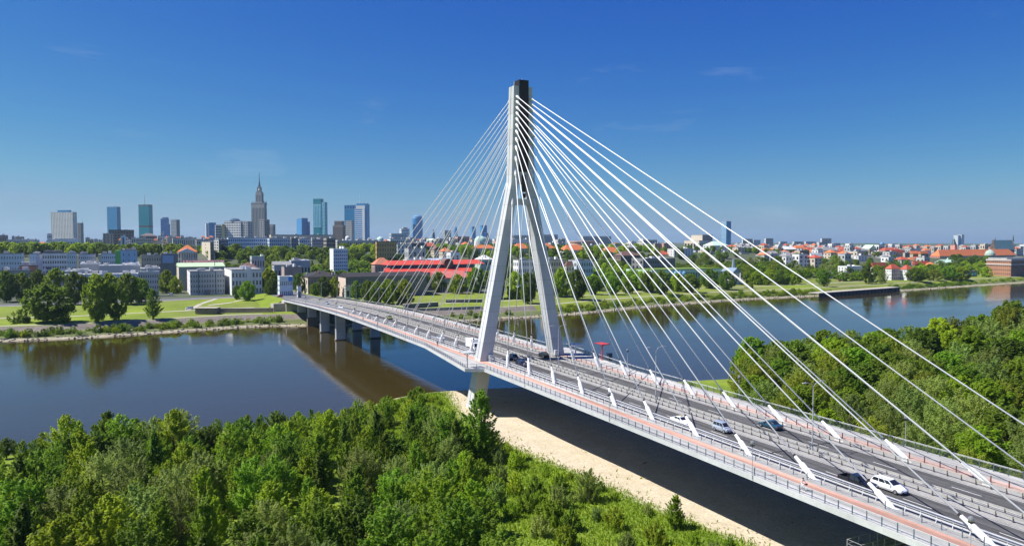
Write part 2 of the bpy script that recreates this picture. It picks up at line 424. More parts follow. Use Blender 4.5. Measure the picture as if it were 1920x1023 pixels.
# ---- stay cables
SOCK_Z = [58.9, 66.8, 70.5, 73.3, 75.5, 77.5, 79.2, 80.8, 82.3, 83.8, 85.3, 86.7]
KSP, XA = 12.0, 10.0
def perp_frame(d):
    e1 = d.cross(Vector((0, 0, 1))).normalized(); return e1, d.cross(e1).normalized()
for sg in (-1, 1):
    for dirn in (-1, 1):
        for k in range(1, 13):
            y = dirn * KSP * k
            zt = SOCK_Z[k - 1]; xo, w, hd = leg_station(zt)
            T = Vector((sg * (xo - w * .5), dirn * (hd + .05), zt)); A = Vector((sg * XA, y, deck_z(y) + .12))
            d = (A - T).normalized(); L = (A - T).length
            mb = MB(); p0 = T + d * 1.9; p1 = A - d * 4.3
            mb.tube([p0, p1], .11, 8)
            cb = mb.build("stay_cable", cable_white, bridge, smooth=True)
            mb = MB(); mb.tube([T - d * .4, T + d * 1.5], .33, 10); mb.tube([T + d * 1.5, T + d * 1.95], .22, 10); mb.build("pylon_socket", white_paint, cb)
            mb = MB(); mb.tube([A - d * 4.6, A - d * 4.25], .2, 8); mb.build("cable_collar", rubber, cb)
            mb = MB()
            mb.tube([A - d * 4.25, A - d * 3.0], [.24, .26], 10)
            mb.tube([A - d * 3.0, A - d * 2.7, A - d * .5, A + d * .35], [.29, .43, .38, .28], 12)
            mb.build("deck_anchor", white_paint, cb, smooth=False)
            mb = MB(); up = Vector((0, 0, 1)); q = A - d * 2.6
            mb.hexa([(sg*XA - .35, y - .9, A.z - .1), (sg*XA + .35, y - .9, A.z - .1), (sg*XA + .35, y + .9, A.z - .1), (sg*XA - .35, y + .9, A.z - .1)],
                    [(sg*XA - .3, y - .7, A.z + .14), (sg*XA + .3, y - .7, A.z + .14), (sg*XA + .3, y + .7, A.z + .14), (sg*XA - .3, y + .7, A.z + .14)])
            mb.build("anchor_plate", rail_steel, cb)
# ---- railings and guard rails. Posts that can be told apart are single objects, the far run of each line is one part
POST_A, POST_B = -178.0, 24.0
def rail_line(name, post_name, fx, step, dz, post_me, post_mats, beams, mat, far_post, y0=-320.0, y1=286.0, bars=None, bars_mat=None):
    mb = MB()
    ys = np.arange(y0, y1, 4.0)
    for (bz0, bz1, bx0, bx1) in beams:
        vs_ = []; fs_ = []
        pts = sorted(set(list(ys) + [-12.0, -9.8, 32.0, 12.0, 9.8, -32.0]))
        for i, y in enumerate(pts):
            z = deck_z(y) + dz; x = fx(y)
            vs_ += [(x + bx0, y, z + bz0), (x + bx1, y, z + bz0), (x + bx1, y, z + bz1), (x + bx0, y, z + bz1)]
            if i:
                for k in range(4):
                    a = 4*(i - 1) + k; b = 4*(i - 1) + (k + 1) % 4; fs_.append((a, b, b + 4, a + 4))
        mb.add(vs_, fs_)
    r = mb.build(name, mat, bridge)
    me = post_me
    far = MB()
    for y in np.arange(y0 + step / 2, y1, step):
        z = deck_z(y) + dz
        if POST_A < y < POST_B: inst(post_name, me, r, (fx(y), y, z))
        else: far_post(far, fx(y), y, z)
    tag(far.build(post_name + "_run", post_mats, r), kind='stuff')
    if bars:
        bm_ = MB(); zb0, zb1, sp = bars
        for y in np.arange(y0, y1, sp):
            if abs(y) > 200 and y < 0: continue
            z = deck_z(y) + dz; x = fx(y)
            bm_.add([(x - .009, y - .009, z + zb0), (x + .009, y - .009, z + zb0), (x, y + .012, z + zb0), (x - .009, y - .009, z + zb1), (x + .009, y - .009, z + zb1), (x, y + .012, z + zb1)],
                    [(0, 1, 4, 3), (1, 2, 5, 4), (2, 0, 3, 5)])
        tag(bm_.build("baluster_run", bars_mat, r), kind='stuff')
    return r
def post_mesh(name, mat, sx, sy, h, extra=None):
    mb = MB(); mb.box(-sx, sx, -sy, sy, 0, h)
    if extra: extra(mb)
    return mb.mesh(name, mat)
def fp(sx, sy, h): return lambda mb, x, y, z: mb.box(x - sx, x + sx, y - sy, y + sy, z, z + h)
near_edge = lambda y: -(EDGE - .3 + bulge(y)); far_edge = lambda y: EDGE - .3 + bulge(-y)
rail_line("outer_railing", "railing_post", near_edge, 2.0, .15, post_mesh("railing_post", post_steel, .05, .05, 1.16), post_steel,
          [(1.12, 1.19, -.05, .05), (.1, .14, -.02, .02), (1.0, 1.03, -.02, .02)], rail_steel, fp(.05, .05, 1.16), bars=(.14, 1.0, .14), bars_mat=rail_steel)
rail_line("outer_railing", "railing_post", far_edge, 2.0, .15, post_mesh("railing_post", shaded_railing, .05, .05, 1.16), shaded_railing,
          [(1.12, 1.19, -.04, .04), (.1, .14, -.02, .02), (1.0, 1.03, -.02, .02)], rail_steel, fp(.05, .05, 1.16), bars=(.14, 1.0, .10), bars_mat=shaded_railing)
def curved(mb):
    mb.hexa([(-.05, -.04, .0), (.05, -.04, .0), (.05, .04, .0), (-.05, .04, .0)], [(.15, -.04, .55), (.25, -.04, .55), (.25, .04, .55), (.15, .04, .55)])
    mb.hexa([(.15, -.04, .55), (.25, -.04, .55), (.25, .04, .55), (.15, .04, .55)], [(.02, -.04, 1.12), (.1, -.04, 1.12), (.1, .04, 1.12), (.02, .04, 1.12)])
def curved_post():
    mb = MB(); curved(mb); return mb.mesh("barrier_post", rail_steel)
def curved_far(mb, x, y, z):
    mb.box(x - .02, x + .1, y - .04, y + .04, z, z + 1.12)
rail_line("crash_barrier", "barrier_post", lambda y: -9.25, 2.0, .02, curved_post(), rail_steel,
          [(1.06, 1.16, -.06, .1), (.72, .88, .12, .26), (.36, .52, .1, .22)], rail_steel, curved_far)
rail_line("cycle_path_fence", "fence_post", lambda y: -10.95, 2.4, .15, post_mesh("fence_post", post_steel, .045, .045, 1.05), post_steel,
          [(1.0, 1.06, -.03, .03), (.5, .53, -.015, .015)], rail_steel, fp(.045, .045, 1.05))
for xg in (-.75, 1.15):
    rail_line("median_guard_rail", "guard_post", lambda y, xg=xg: xg, 2.0, .015, post_mesh("guard_post", rusty, .07, .06, .72), rusty,
              [(.48, .78, -.06, .04)], beam_mat, fp(.07, .06, .72))
rail_line("guard_rail", "guard_post", lambda y: 8.65, 2.0, .015, post_mesh("guard_post", rusty, .07, .06, .8), rusty,
          [(.5, .8, -.05, .05)], beam_mat, fp(.07, .06, .8))
rail_line("cycle_path_fence", "fence_post", lambda y: 11.0, 2.4, .17, post_mesh("fence_post", M("red_brown_post", (0.16, 0.06, 0.045), .6), .06, .06, .95), MATS["red_brown_post"],
          [(.86, .89, -.015, .015)], rusty, fp(.06, .06, .95))
# ---- river piers
for y in (172.0, 206.0, 238.0, 268.0, -168.0, -230.0, -290.0):
    for x in (-8.6, 8.6):
        mb = MB(); zt = deck_z(y) - 2.31; zb = -4.0 if 0 < y < 230 else 0.0
        ch = .35; hx, hy = 2.4, .95
        mb.prism([(x - hx + ch, y - hy), (x + hx - ch, y - hy), (x + hx, y - hy + ch), (x + hx, y + hy - ch), (x + hx - ch, y + hy), (x - hx + ch, y + hy), (x - hx, y + hy - ch), (x - hx, y - hy + ch)], zb, zt)
        pr = mb.build("pier", concrete, bridge)
        mb = MB(); mb.box(x - 2.6, x + 2.6, y - 1.15, y + 1.15, -3, .55) if zb < -1 else mb.box(x - 2.7, x + 2.7, y - 1.3, y + 1.3, -1, 5.0 if y > 0 else 3.1)
        mb.build("pier_foot", M("stained_concrete", (.16, .14, .11), .9, .25, .8), pr)
# west abutment
mb = MB()
mb.hexa([(-15.5, 279, 0), (15.5, 279, 0), (15.5, 300, 0), (-15.5, 300, 0)], [(-15.5, 280.5, deck_z(281) - 1.05), (15.5, 280.5, deck_z(281) - 1.05), (15.5, 300, deck_z(300) - .9), (-15.5, 300, deck_z(300) - .9)])
mb.build("abutment", M("abutment_concrete", (.42, .38, .33), .9, .18, .4), bridge)
mb = MB()
for i in range(7): mb.box(-22.5 + i*.0, -15.55, 283 + i*1.6, 283 + (i + 1)*1.6 - .02, 0, 9.6 - i*.1)
mb.build("wing_wall", MATS["abutment_concrete"], bridge)
# ================================================================== TERRAIN AND WATER
rng = np.random.default_rng(7)
random.seed(7)
shoreW = smooth_tab([-6000, -1500, -400, -154, -121, -78, -37, -12, 21, 102, 147, 224, 348, 435, 523, 663, 806, 1200, 2500, 9000],
                    [900, 330, 252, 239, 236, 242, 247, 240, 226, 223, 225, 245, 266, 266, 273, 289, 304, 345, 500, 1500])
shoreE = smooth_tab([-6000, -1500, -400, -122, -90, -60, -42, -30, -16, -3, 14, 40, 64, 98, 150, 250, 500, 1500, 9000],
                    [300, 60, 18, 16, 16, 17, 20, 31, 36, 35, 31, 22, 16, 9, 3, -6, -25, -80, -300])
def vnoise(x, y, s, seed=0):
    return (math.sin(x / s * 1.7 + seed) * math.cos(y / s * 1.3 + seed * 2.1) + math.sin((x + y) / s * 0.9 + seed * 0.7) * .6 + math.sin((x * .6 - y) / s * 2.3 + seed * 1.7) * .4) / 2.0
PS = [-60, -14, -4, 0, 2.2, 8, 20, 21, 26.5, 27.5, 60, 76, 92, 120]
PZ = [-4, -2.5, -.8, 0, .9, 1.25, 1.7, 1.75, 4.4, 4.5, 5.1, 5.4, 7.0, 7.5]
def toe(x): return lerp_tab(x, [-2000, 150, 430, 900, 3000], [660, 650, 480, 440, 440])
def ground_w(x, y):
    s = y - shoreW(x)
    z = lerp_tab(s, PS, PZ)
    if s > 120:
        t = (y - toe(x)) / 190.0
        t = min(max(t, 0), 1); z += lerp_tab(x, [700, 1000, 1300, 1700, 3000], [23, 15, 6, 4, 6]) * (t * t * (3 - 2 * t))
        z += lerp_tab(y, [900, 3000, 9000], [0, 4, 4])
    elif s > 2: z += .12 * vnoise(x, y, 9)
    return z
def ground_e(x, y):
    s = shoreE(x) - y
    z = lerp_tab(s, [-60, -12, -3, 0, 3, 9, 16, 40], [-4, -2.5, -.9, 0, .9, 2.0, 2.7, 3.0])
    if s > 4: z += .25 * vnoise(x, y, 14, 3) * min(1, (s - 4) / 10)
    return z
def ground_mat(name, specs):
    """specs: list of (colour a, colour b, noise scale) picked per face group through the 'zone' attribute value k .. k+1"""
    pass
def blend_mat(name, attr, cols_lo, cols_hi, scale=0.08, edge=0.25, rough=0.95, bump=0.3):
    """two kinds of ground meeting along a ragged line: attr 0 -> cols_lo, 1 -> cols_hi"""
    m, N, L = new_mat(name)
    out = N.new("ShaderNodeOutputMaterial"); p = N.new("ShaderNodeBsdfPrincipled"); L.new(p.outputs[0], out.inputs[0])
    p.inputs['Roughness'].default_value = rough; p.inputs['Specular IOR Level'].default_value = 0.15
    at = N.new("ShaderNodeAttribute"); at.attribute_name = attr
    tc = N.new("ShaderNodeTexCoord")
    def noise(sc, det=5):
        n = N.new("ShaderNodeTexNoise"); n.inputs['Scale'].default_value = sc; n.inputs['Detail'].default_value = det; n.inputs['Roughness'].default_value = .65
        L.new(tc.outputs['Object'], n.inputs['Vector']); return n.outputs[0]
    def ramp(fac, a, b, lo=.35, hi=.65):
        r = N.new("ShaderNodeMapRange"); r.inputs[1].default_value = lo; r.inputs[2].default_value = hi; L.new(fac, r.inputs[0])
        mx = N.new("ShaderNodeMix"); mx.data_type = 'RGBA'; L.new(r.outputs[0], mx.inputs[0])
        mx.inputs[6].default_value = (*a, 1); mx.inputs[7].default_value = (*b, 1); return mx.outputs[2]
    lo = ramp(noise(scale), *cols_lo); hi = ramp(noise(scale * 2.2), *cols_hi)
    nn = noise(0.35, 6)
    ad = N.new("ShaderNodeMath"); ad.operation = 'ADD'; L.new(at.outputs['Fac'], ad.inputs[0]); L.new(nn, ad.inputs[1])
    r = N.new("ShaderNodeMapRange"); r.inputs[1].default_value = 1.0 - edge; r.inputs[2].default_value = 1.0 + edge
    L.new(ad.outputs[0], r.inputs[0])
    mx = N.new("ShaderNodeMix"); mx.data_type = 'RGBA'; L.new(r.outputs[0], mx.inputs[0]); L.new(lo, mx.inputs[6]); L.new(hi, mx.inputs[7])
    fine = noise(2.2, 4)
    r2 = N.new("ShaderNodeMapRange"); r2.inputs[1].default_value = .3; r2.inputs[2].default_value = .7; r2.inputs[3].default_value = .78; r2.inputs[4].default_value = 1.2; L.new(fine, r2.inputs[0])
    vm = N.new("ShaderNodeVectorMath"); vm.operation = 'SCALE'; L.new(mx.outputs[2], vm.inputs[0]); L.new(r2.outputs[0], vm.inputs['Scale'])
    L.new(vm.outputs[0], p.inputs['Base Color'])
    b = N.new("ShaderNodeBump"); b.inputs['Strength'].default_value = bump; b.inputs['Distance'].default_value = .3
    L.new(fine, b.inputs['Height']); L.new(b.outputs[0], p.inputs['Normal'])
    MATS[name] = m
    return m
def grid_obj(name, xs, ss, fpos, mats, face_mat, attr=None, kind='structure'):
    nx, ns = len(xs), len(ss)
    co = np.array([fpos(x, s) for x in xs for s in ss], float)
    f = []; mi = []
    for i in range(nx - 1):
        for j in range(ns - 1):
            a = i * ns + j
            f.append((a, a + ns, a + ns + 1, a + 1))
            mi.append(face_mat(xs[i], ss[j]))
    me = bpy.data.meshes.new(name); me.from_pydata([tuple(p) for p in co], [], f)
    nrm = np.array([p.normal[2] for p in me.polygons])
    if nrm.mean() < 0: me.flip_normals()
    for m in mats: me.materials.append(m)
    me.polygons.foreach_set('material_index', mi); me.polygons.foreach_set('use_smooth', [True] * len(f))
    if attr:
        at = me.attributes.new(attr[0], 'FLOAT', 'POINT'); at.data.foreach_set('value', np.array([attr[1](p[0], p[1]) for p in co], np.float32))
    ob = bpy.data.objects.new(name, me); COL.objects.link(ob)
    return tag(ob, kind=kind)
GRASS = ((.14, .20, .018), (.225, .285, .03)); DRYGRASS = ((.16, .19, .05), (.10, .15, .03))
bank_grass = blend_mat("bank_grass", "patch", GRASS, ((.20, .20, .07), (.12, .15, .04)), .05, .3)
rubble = M("shore_rubble", (.33, .29, .20), .95, .3, .5, var2=.3, scale2=3, bump=.5)
scrub = M("riverside_scrub_soil", (.10, .12, .035), .95, .35, .15, var2=.25, scale2=1.5)
stone_slope = M("embankment_stone", (.17, .145, .125), .9, .2, .12, var2=.25, scale2=1.2)
riverbed = M("river_silt", (.09, .065, .035), .95)
city_ground = blend_mat("city_ground", "patch", ((.07, .10, .03), (.045, .08, .02)), ((.12, .12, .10), (.085, .09, .075)), .02, .3)
xsW = sorted(set(list(np.arange(-420, 1330, 7.0)) + [-9000, -6000, -3500, -2200, -1500, -1000, -700, -520, 1500, 1800, 2300, 3000, 4000, 6000, 9000]))
ssW = [-60, -14, -4, 0, 1.1, 2.2, 8, 14, 20, 21, 23.5, 26.5, 27.5, 34, 42, 50, 60, 68, 76, 84, 92, 100, 110, 120, 150, 190, 230, 280, 320, 360, 400, 450, 500, 560, 640, 750, 900, 1200, 1700, 2500, 4000, 7000, 12000]
def matW(x, s):
    if s < 0: return 0
    if s < 2.2: return 1
    if s < 20: return 2
    if 21 <= s < 26.5 and x < 140: return 3
    if s < 120: return 4
    return 5
def posW(x, s):
    y = shoreW(x) + s
    if 0 <= s <= 8: y += .9 * vnoise(x, s * 3, 5, 2)
    return (x, y, ground_w(x, y))
def patchW(x, y):
    s = y - shoreW(x)
    if s > 120: return .5 + .35 * vnoise(x, y, 60, 5)
    return .33 + .35 * vnoise(x, y, 30, 1) + (.2 if x > 200 else 0)
grid_obj("ground", xsW, ssW, posW, [riverbed, rubble, scrub, stone_slope, bank_grass, city_ground], matW, ("patch", patchW))
# near bank
def sand_edge(y): return lerp_tab(y, [-140, -95, -83, -58, -33, -10, 8, 26, 40], [-8, -14.5, -16.6, -19.2, -22.5, -22, -17, -13, -13])
def sandE(x, y):
    s = shoreE(x) - y
    v = 0.0
    if x < 20: v = min(max((x - sand_edge(y)) / 5.0 + .5, 0), 1)
    elif x < 30: v = (30 - x) / 10.0
    if s < (8.5 if -48 < x < 24 else 4.5): v = max(v, .97 if -60 < x < 24 else .75)
    return v
near_ground = blend_mat("near_bank_ground", "sand", ((.12, .18, .02), (.20, .26, .03)), ((.47, .40, .285), (.55, .475, .355)), .12, .22)
xsE = sorted(set(list(np.arange(-210, 330, 3.0)) + [-9000, -5000, -2500, -1400, -900, -600, -420, -300, -250, 360, 420, 520, 700, 1000, 1600, 2600, 5000, 9000]))
ssE = [-60, -12, -3, 0, 1.5, 3, 6, 9, 12, 16, 20] + list(range(24, 200, 4)) + [210, 240, 280, 340, 420, 600, 1000, 2000, 5000]
def posE(x, s):
    y = shoreE(x) - s
    return (x, y, ground_e(x, y))
grid_obj("ground", xsE, ssE, posE, [riverbed, near_ground], lambda x, s: 0 if s < 0 else 1, ("sand", sandE))
# ---- water
m, N, L = new_mat("river_water")
out = N.new("ShaderNodeOutputMaterial"); p = N.new("ShaderNodeBsdfPrincipled"); L.new(p.outputs[0], out.inputs[0])
p.inputs['Base Color'].default_value = (.040, .029, .006, 1); p.inputs['Roughness'].default_value = .03; p.inputs['IOR'].default_value = 1.5
tc = N.new("ShaderNodeTexCoord")
def wave(sx, sy, sc, det):
    mp = N.new("ShaderNodeMapping"); mp.inputs['Scale'].default_value = (sx, sy, 1); L.new(tc.outputs['Object'], mp.inputs[0])
    n = N.new("ShaderNodeTexNoise"); n.inputs['Scale'].default_value = sc; n.inputs['Detail'].default_value = det; L.new(mp.outputs[0], n.inputs['Vector']); return n.outputs[0]
big = wave(.5, 1.0, .02, 3); small = wave(.6, 1, .55, 3)
calm = N.new("ShaderNodeMapRange"); calm.inputs[1].default_value = .42; calm.inputs[2].default_value = .62; calm.inputs[3].default_value = .4; calm.inputs[4].default_value = 1.0
L.new(big, calm.inputs[0])
rgh = N.new("ShaderNodeMapRange"); rgh.inputs[1].default_value = .40; rgh.inputs[2].default_value = .64; rgh.inputs[3].default_value = .02; rgh.inputs[4].default_value = .13; L.new(wave(.25, 1.0, .035, 5), rgh.inputs[0]); L.new(rgh.outputs[0], p.inputs['Roughness'])
mu = N.new("ShaderNodeMath"); mu.operation = 'MULTIPLY'; L.new(small, mu.inputs[0]); L.new(calm.outputs[0], mu.inputs[1])
bmp = N.new("ShaderNodeBump"); bmp.inputs['Strength'].default_value = .5; bmp.inputs['Distance'].default_value = .10
L.new(mu.outputs[0], bmp.inputs['Height']); L.new(bmp.outputs[0], p.inputs['Normal'])
MATS["river_water"] = m
mb = MB()
xw = [-9000, -4000, -1500, -600, -200, 0, 200, 500, 1000, 2500, 9000]
for i in range(len(xw) - 1):
    mb.quad((xw[i], -400, 0), (xw[i+1], -400, 0), (xw[i+1], 1600, 0), (xw[i], 1600, 0))
# the sheet lies below both banks; only the river bed is lower
tag(mb.build("river", m), kind='structure')
# ================================================================== RIVERSIDE GROUND WORKS (west bank)
paving = M("pale_paving", (.42, .38, .31), .9, .15, .3); road_m = M("street_asphalt", (.13, .13, .135), .9, .15, .15)
def ribbon(name, pts, w, mat, dz=.06, kind='structure', step=6.0):
    """a strip of paving laid along a line on the west bank, following the ground"""
    P = [np.array(p, float) for p in pts]; Q = []
    for a, b in zip(P[:-1], P[1:]):
        n_ = max(1, int(np.linalg.norm(b - a) / step)); Q += [a + (b - a) * i / n_ for i in range(n_)]
    Q.append(P[-1]); mb = MB(); vs_ = []; fs_ = []
    for i, q in enumerate(Q):
        d = Q[min(i + 1, len(Q) - 1)] - Q[max(i - 1, 0)]; d = d / np.linalg.norm(d); nn = np.array([-d[1], d[0]]) * w / 2
        for sgn in (1, 0, -1):
            p_ = q + nn * sgn; vs_.append((p_[0], p_[1], max(ground_w(p_[0], p_[1]), ground_w(q[0], q[1]) - .25) + dz))
        if i: fs_ += [(3*i - 3, 3*i, 3*i + 1, 3*i - 2), (3*i - 2, 3*i + 1, 3*i + 2, 3*i - 1)]
    mb.add(vs_, fs_); return tag(mb.build(name, mat), kind=kind)
def along(s, x0, x1, step=12): return [(x, shoreW(x) + s) for x in np.arange(x0, x1 + .1, step)]
ribbon("path", along(29.5, -330, -22), 2.6, paving); ribbon("path", along(29.5, 24, 900), 2.6, paving)
ribbon("path", along(66, -330, -26), 3.0, paving); ribbon("path", along(64, 26, 700), 3.0, paving)
ribbon("road", along(133, -400, 1300), 15, road_m, .08); ribbon("pavement", along(122.5, -400, 1300), 3, paving, .1)
ribbon("path", [(-70, shoreW(-70) + 66), (-58, shoreW(-58) + 95), (-48, shoreW(-48) + 120)], 3, paving, .07)
ribbon("path", [(-30, shoreW(-30) + 112), (-42, shoreW(-42) + 90), (-56, shoreW(-56) + 84)], 2.5, paving, .07)
ribbon("road", [(-106, shoreW(-106) + 126), (-112, 470), (-116, 520)], 9, road_m, .1)
# street that carries on from the bridge
mb = MB(); ysr = list(np.arange(288, 330, 6)) + list(np.arange(330, 660, 10)); vs_ = []; fs_ = []
for i, y in enumerate(ysr):
    z = max(deck_z(y) if y < 420 else 0, ground_w(0, y)) + .12
    vs_ += [(-12, y, z), (12, y, z)]
    if i: fs_.append((2*i - 2, 2*i - 1, 2*i + 1, 2*i))
mb.add(vs_, fs_); tag(mb.build("road", road_m), kind='structure')
mb = MB(); vs_ = []; fs_ = []        # grassed approach ramp under the street
for i, y in enumerate(np.arange(298, 430, 6)):
    z = deck_z(y) + .03; g = ground_w(0, y)
    vs_ += [(-26, y, g - .3), (-13, y, z), (13, y, z), (26, y, g - .3)]
    if i: fs_ += [(4*i - 4 + k, 4*i - 3 + k, 4*i + 1 + k, 4*i + k) for k in range(3)]
mb.add(vs_, fs_); ap = tag(mb.build("ground", bank_grass), kind='structure')
# stone embankment steps and the terrace wall with ramp
brick_wall = M("terrace_brick", (.36, .27, .20), .9, .2, .3, var2=.2, scale2=2)
def terrace(label, u0, v0, u1, v1, h, mat, thick=1.2, z0=5.0):
    a = on_z(u0, v0, z0); b = on_z(u1, v1, z0); d = (b - a) / np.linalg.norm(b - a); n = np.array([-d[1], d[0], 0]) * thick
    mb = MB(); mb.hexa([a, b, b + n, a + n], [a + [0, 0, h], b + [0, 0, h], b + n + [0, 0, h], a + n + [0, 0, h]])
    o = mb.build("terrace_wall", mat, None, origin=tuple(a)); tag(o, label, "wall")
    mb = MB(); e = n * .08; mb.hexa([a + [0, 0, h + .004] - e, b + [0, 0, h + .004] - e, b + n * 1.08 + [0, 0, h + .004], a + n * 1.08 + [0, 0, h + .004]], [a + [0, 0, h + .25] - e, b + [0, 0, h + .25] - e, b + n * 1.08 + [0, 0, h + .25], a + n * 1.08 + [0, 0, h + .25]]); mb.build("coping", paving, o)
    return o
terrace("low brick terrace wall left of the bridge's far end", 408, 586, 512, 585, 2.4, brick_wall)
terrace("short square stone bastion on the riverside terrace left of the bridge", 366, 588, 406, 588, 3.2, M("bastion_stone", (.20, .17, .13), .9, .25, .4), thick=6)
terrace("long dark concrete retaining wall right of the bridge's far end", 758, 578, 822, 574, 2.6, M("dark_concrete", (.12, .13, .14), .9, .2, .3), thick=2)
terrace("second dark concrete retaining wall before the red-roofed hall", 836, 568, 905, 567, 2.2, MATS["dark_concrete"], thick=2)
terrace("pale low retaining wall running behind the stays on the far bank", 742, 585, 905, 579, 1.6, M("pale_stone", (.44, .37, .30), .9, .2, .3), thick=1)
# quay: dark sheet-pile wall
a = on_z(1534, 557, .3); b = on_z(1686, 545, .3); d = (b - a) / np.linalg.norm(b - a); n = np.array([-d[1], d[0], 0]); L_ = np.linalg.norm(b - a)
q = empty("quay_wall", tuple(a), "dark sheet-pile quay wall on the far right bank", "wall"); mb = MB(); k_ = 44
prof = []
for i in range(k_ + 1):
    p_ = a + d * L_ * i / k_ - n * (.0 if i % 2 else .5); prof.append(p_)
mb.add([(*p_[:2], -1) for p_ in prof] + [(*p_[:2], 3.3) for p_ in prof], [(i, i + 1, k_ + 2 + i, k_ + 1 + i) for i in range(k_)]); mb.build("sheet_piling", M("tarred_steel", (.018, .022, .035), .6), q)
mb = MB(); mb.hexa([a - n * .7 + [0, 0, 3.0], b - n * .7 + [0, 0, 3.0], b + n * 9 + [0, 0, 3.0], a + n * 9 + [0, 0, 3.0]], [a - n * .7 + [0, 0, 3.6], b - n * .7 + [0, 0, 3.6], b + n * 9 + [0, 0, 3.6], a + n * 9 + [0, 0, 3.6]]); mb.build("capping_beam", paving, q)
# rocks along the far shoreline: uncountable
r = np.random.default_rng(5); mb = MB()
for i in range(900):
    x = r.uniform(-210, 640); s = r.uniform(-.6, 2.6); y = shoreW(x) + s; z = ground_w(x, y); h = r.uniform(.2, .6); w = r.uniform(.3, .9)
    if 455 < x < 560: continue
    mb.hexa([(x - w, y - w*.7, z - .3), (x + w, y - w*.6, z - .3), (x + w*.8, y + w*.7, z - .3), (x - w*.9, y + w*.8, z - .3)], [(x - w*.5, y - w*.4, z + h), (x + w*.6, y - w*.3, z + h*.8), (x + w*.4, y + w*.4, z + h*.9), (x - w*.6, y + w*.4, z + h*.7)])
tag(mb.build("shore_rocks", M("shore_rock", (.36, .32, .24), .95, .3, .6)), "pale rubble stones along the far waterline", "rocks", kind='stuff')
# ================================================================== CITY
W_ = lambda n, c, **k: M(n, c, .85, .10, .12, var2=.05, scale2=1.0, streak=True, **k)
white_w = W_("render_white", (.74, .74, .72)); cream_w = W_("render_cream", (.60, .52, .40)); beige_w = W_("render_beige", (.48, .40, .30)); ochre_w = W_("render_ochre", (.58, .36, .13))
grey_w = W_("render_grey", (.46, .46, .45)); dgrey_w = W_("render_dark_grey", (.20, .20, .20)); bluegrey_w = W_("panel_blue_grey", (.54, .61, .67)); paleblue_w = W_("panel_pale_blue", (.62, .70, .77))
pink_w = W_("render_pink", (.60, .36, .29)); brick_w = W_("brick_orange", (.42, .20, .12)); mint_w = W_("render_mint", (.48, .58, .46)); olive_w = W_("render_olive_grey", (.38, .39, .30))
green_w = W_("panel_green", (.16, .50, .14)); yellow_w = W_("render_yellow", (.66, .55, .28)); brown_w = W_("stone_brown", (.22, .17, .14)); sand_w = W_("sandstone_grey", (.36, .31, .26)); concrete_w = W_("panel_concrete", (.52, .51, .48))
R_ = lambda n, c: M(n, c, .8, .16, .35, var2=.12, scale2=2.5)
red_r = R_("roof_tile_red", (.42, .085, .045)); orange_r = R_("roof_tile_orange", (.58, .17, .06)); scarlet_r = R_("roof_sheet_scarlet", (.55, .06, .04)); brown_r = R_("roof_tile_brown", (.16, .085, .07)); black_r = R_("roof_felt_black", (.028, .025, .027))
grey_r = R_("roof_felt_grey", (.26, .26, .26)); white_r = R_("roof_sheet_white", (.72, .72, .70)); green_r = R_("roof_copper_green", (.48, .66, .52)); pale_r = R_("roof_sheet_pale_green", (.42, .55, .34)); blue_r = R_("roof_sheet_pale_blue", (.45, .55, .68))
g_dark = glass("glass_dark", (.025, .032, .045)); g_blue = glass("glass_blue", (.02, .22, .52)); g_teal = glass("glass_teal", (.005, .26, .31)); g_lteal = glass("glass_light_teal", (.10, .50, .60)); g_navy = glass("glass_navy", (.010, .06, .24)); g_sky = glass("glass_sky", (.16, .32, .48))
g_grey = glass("glass_grey_blue", (.09, .13, .18))
mull_pale = M("mullion_pale", (.50, .54, .56), .5); mull_teal = M("mullion_teal", (.01, .26, .32), .4); mull_navy = M("mullion_navy", (.012, .09, .30), .4); mull_blue = M("mullion_blue", (.03, .26, .52), .4)

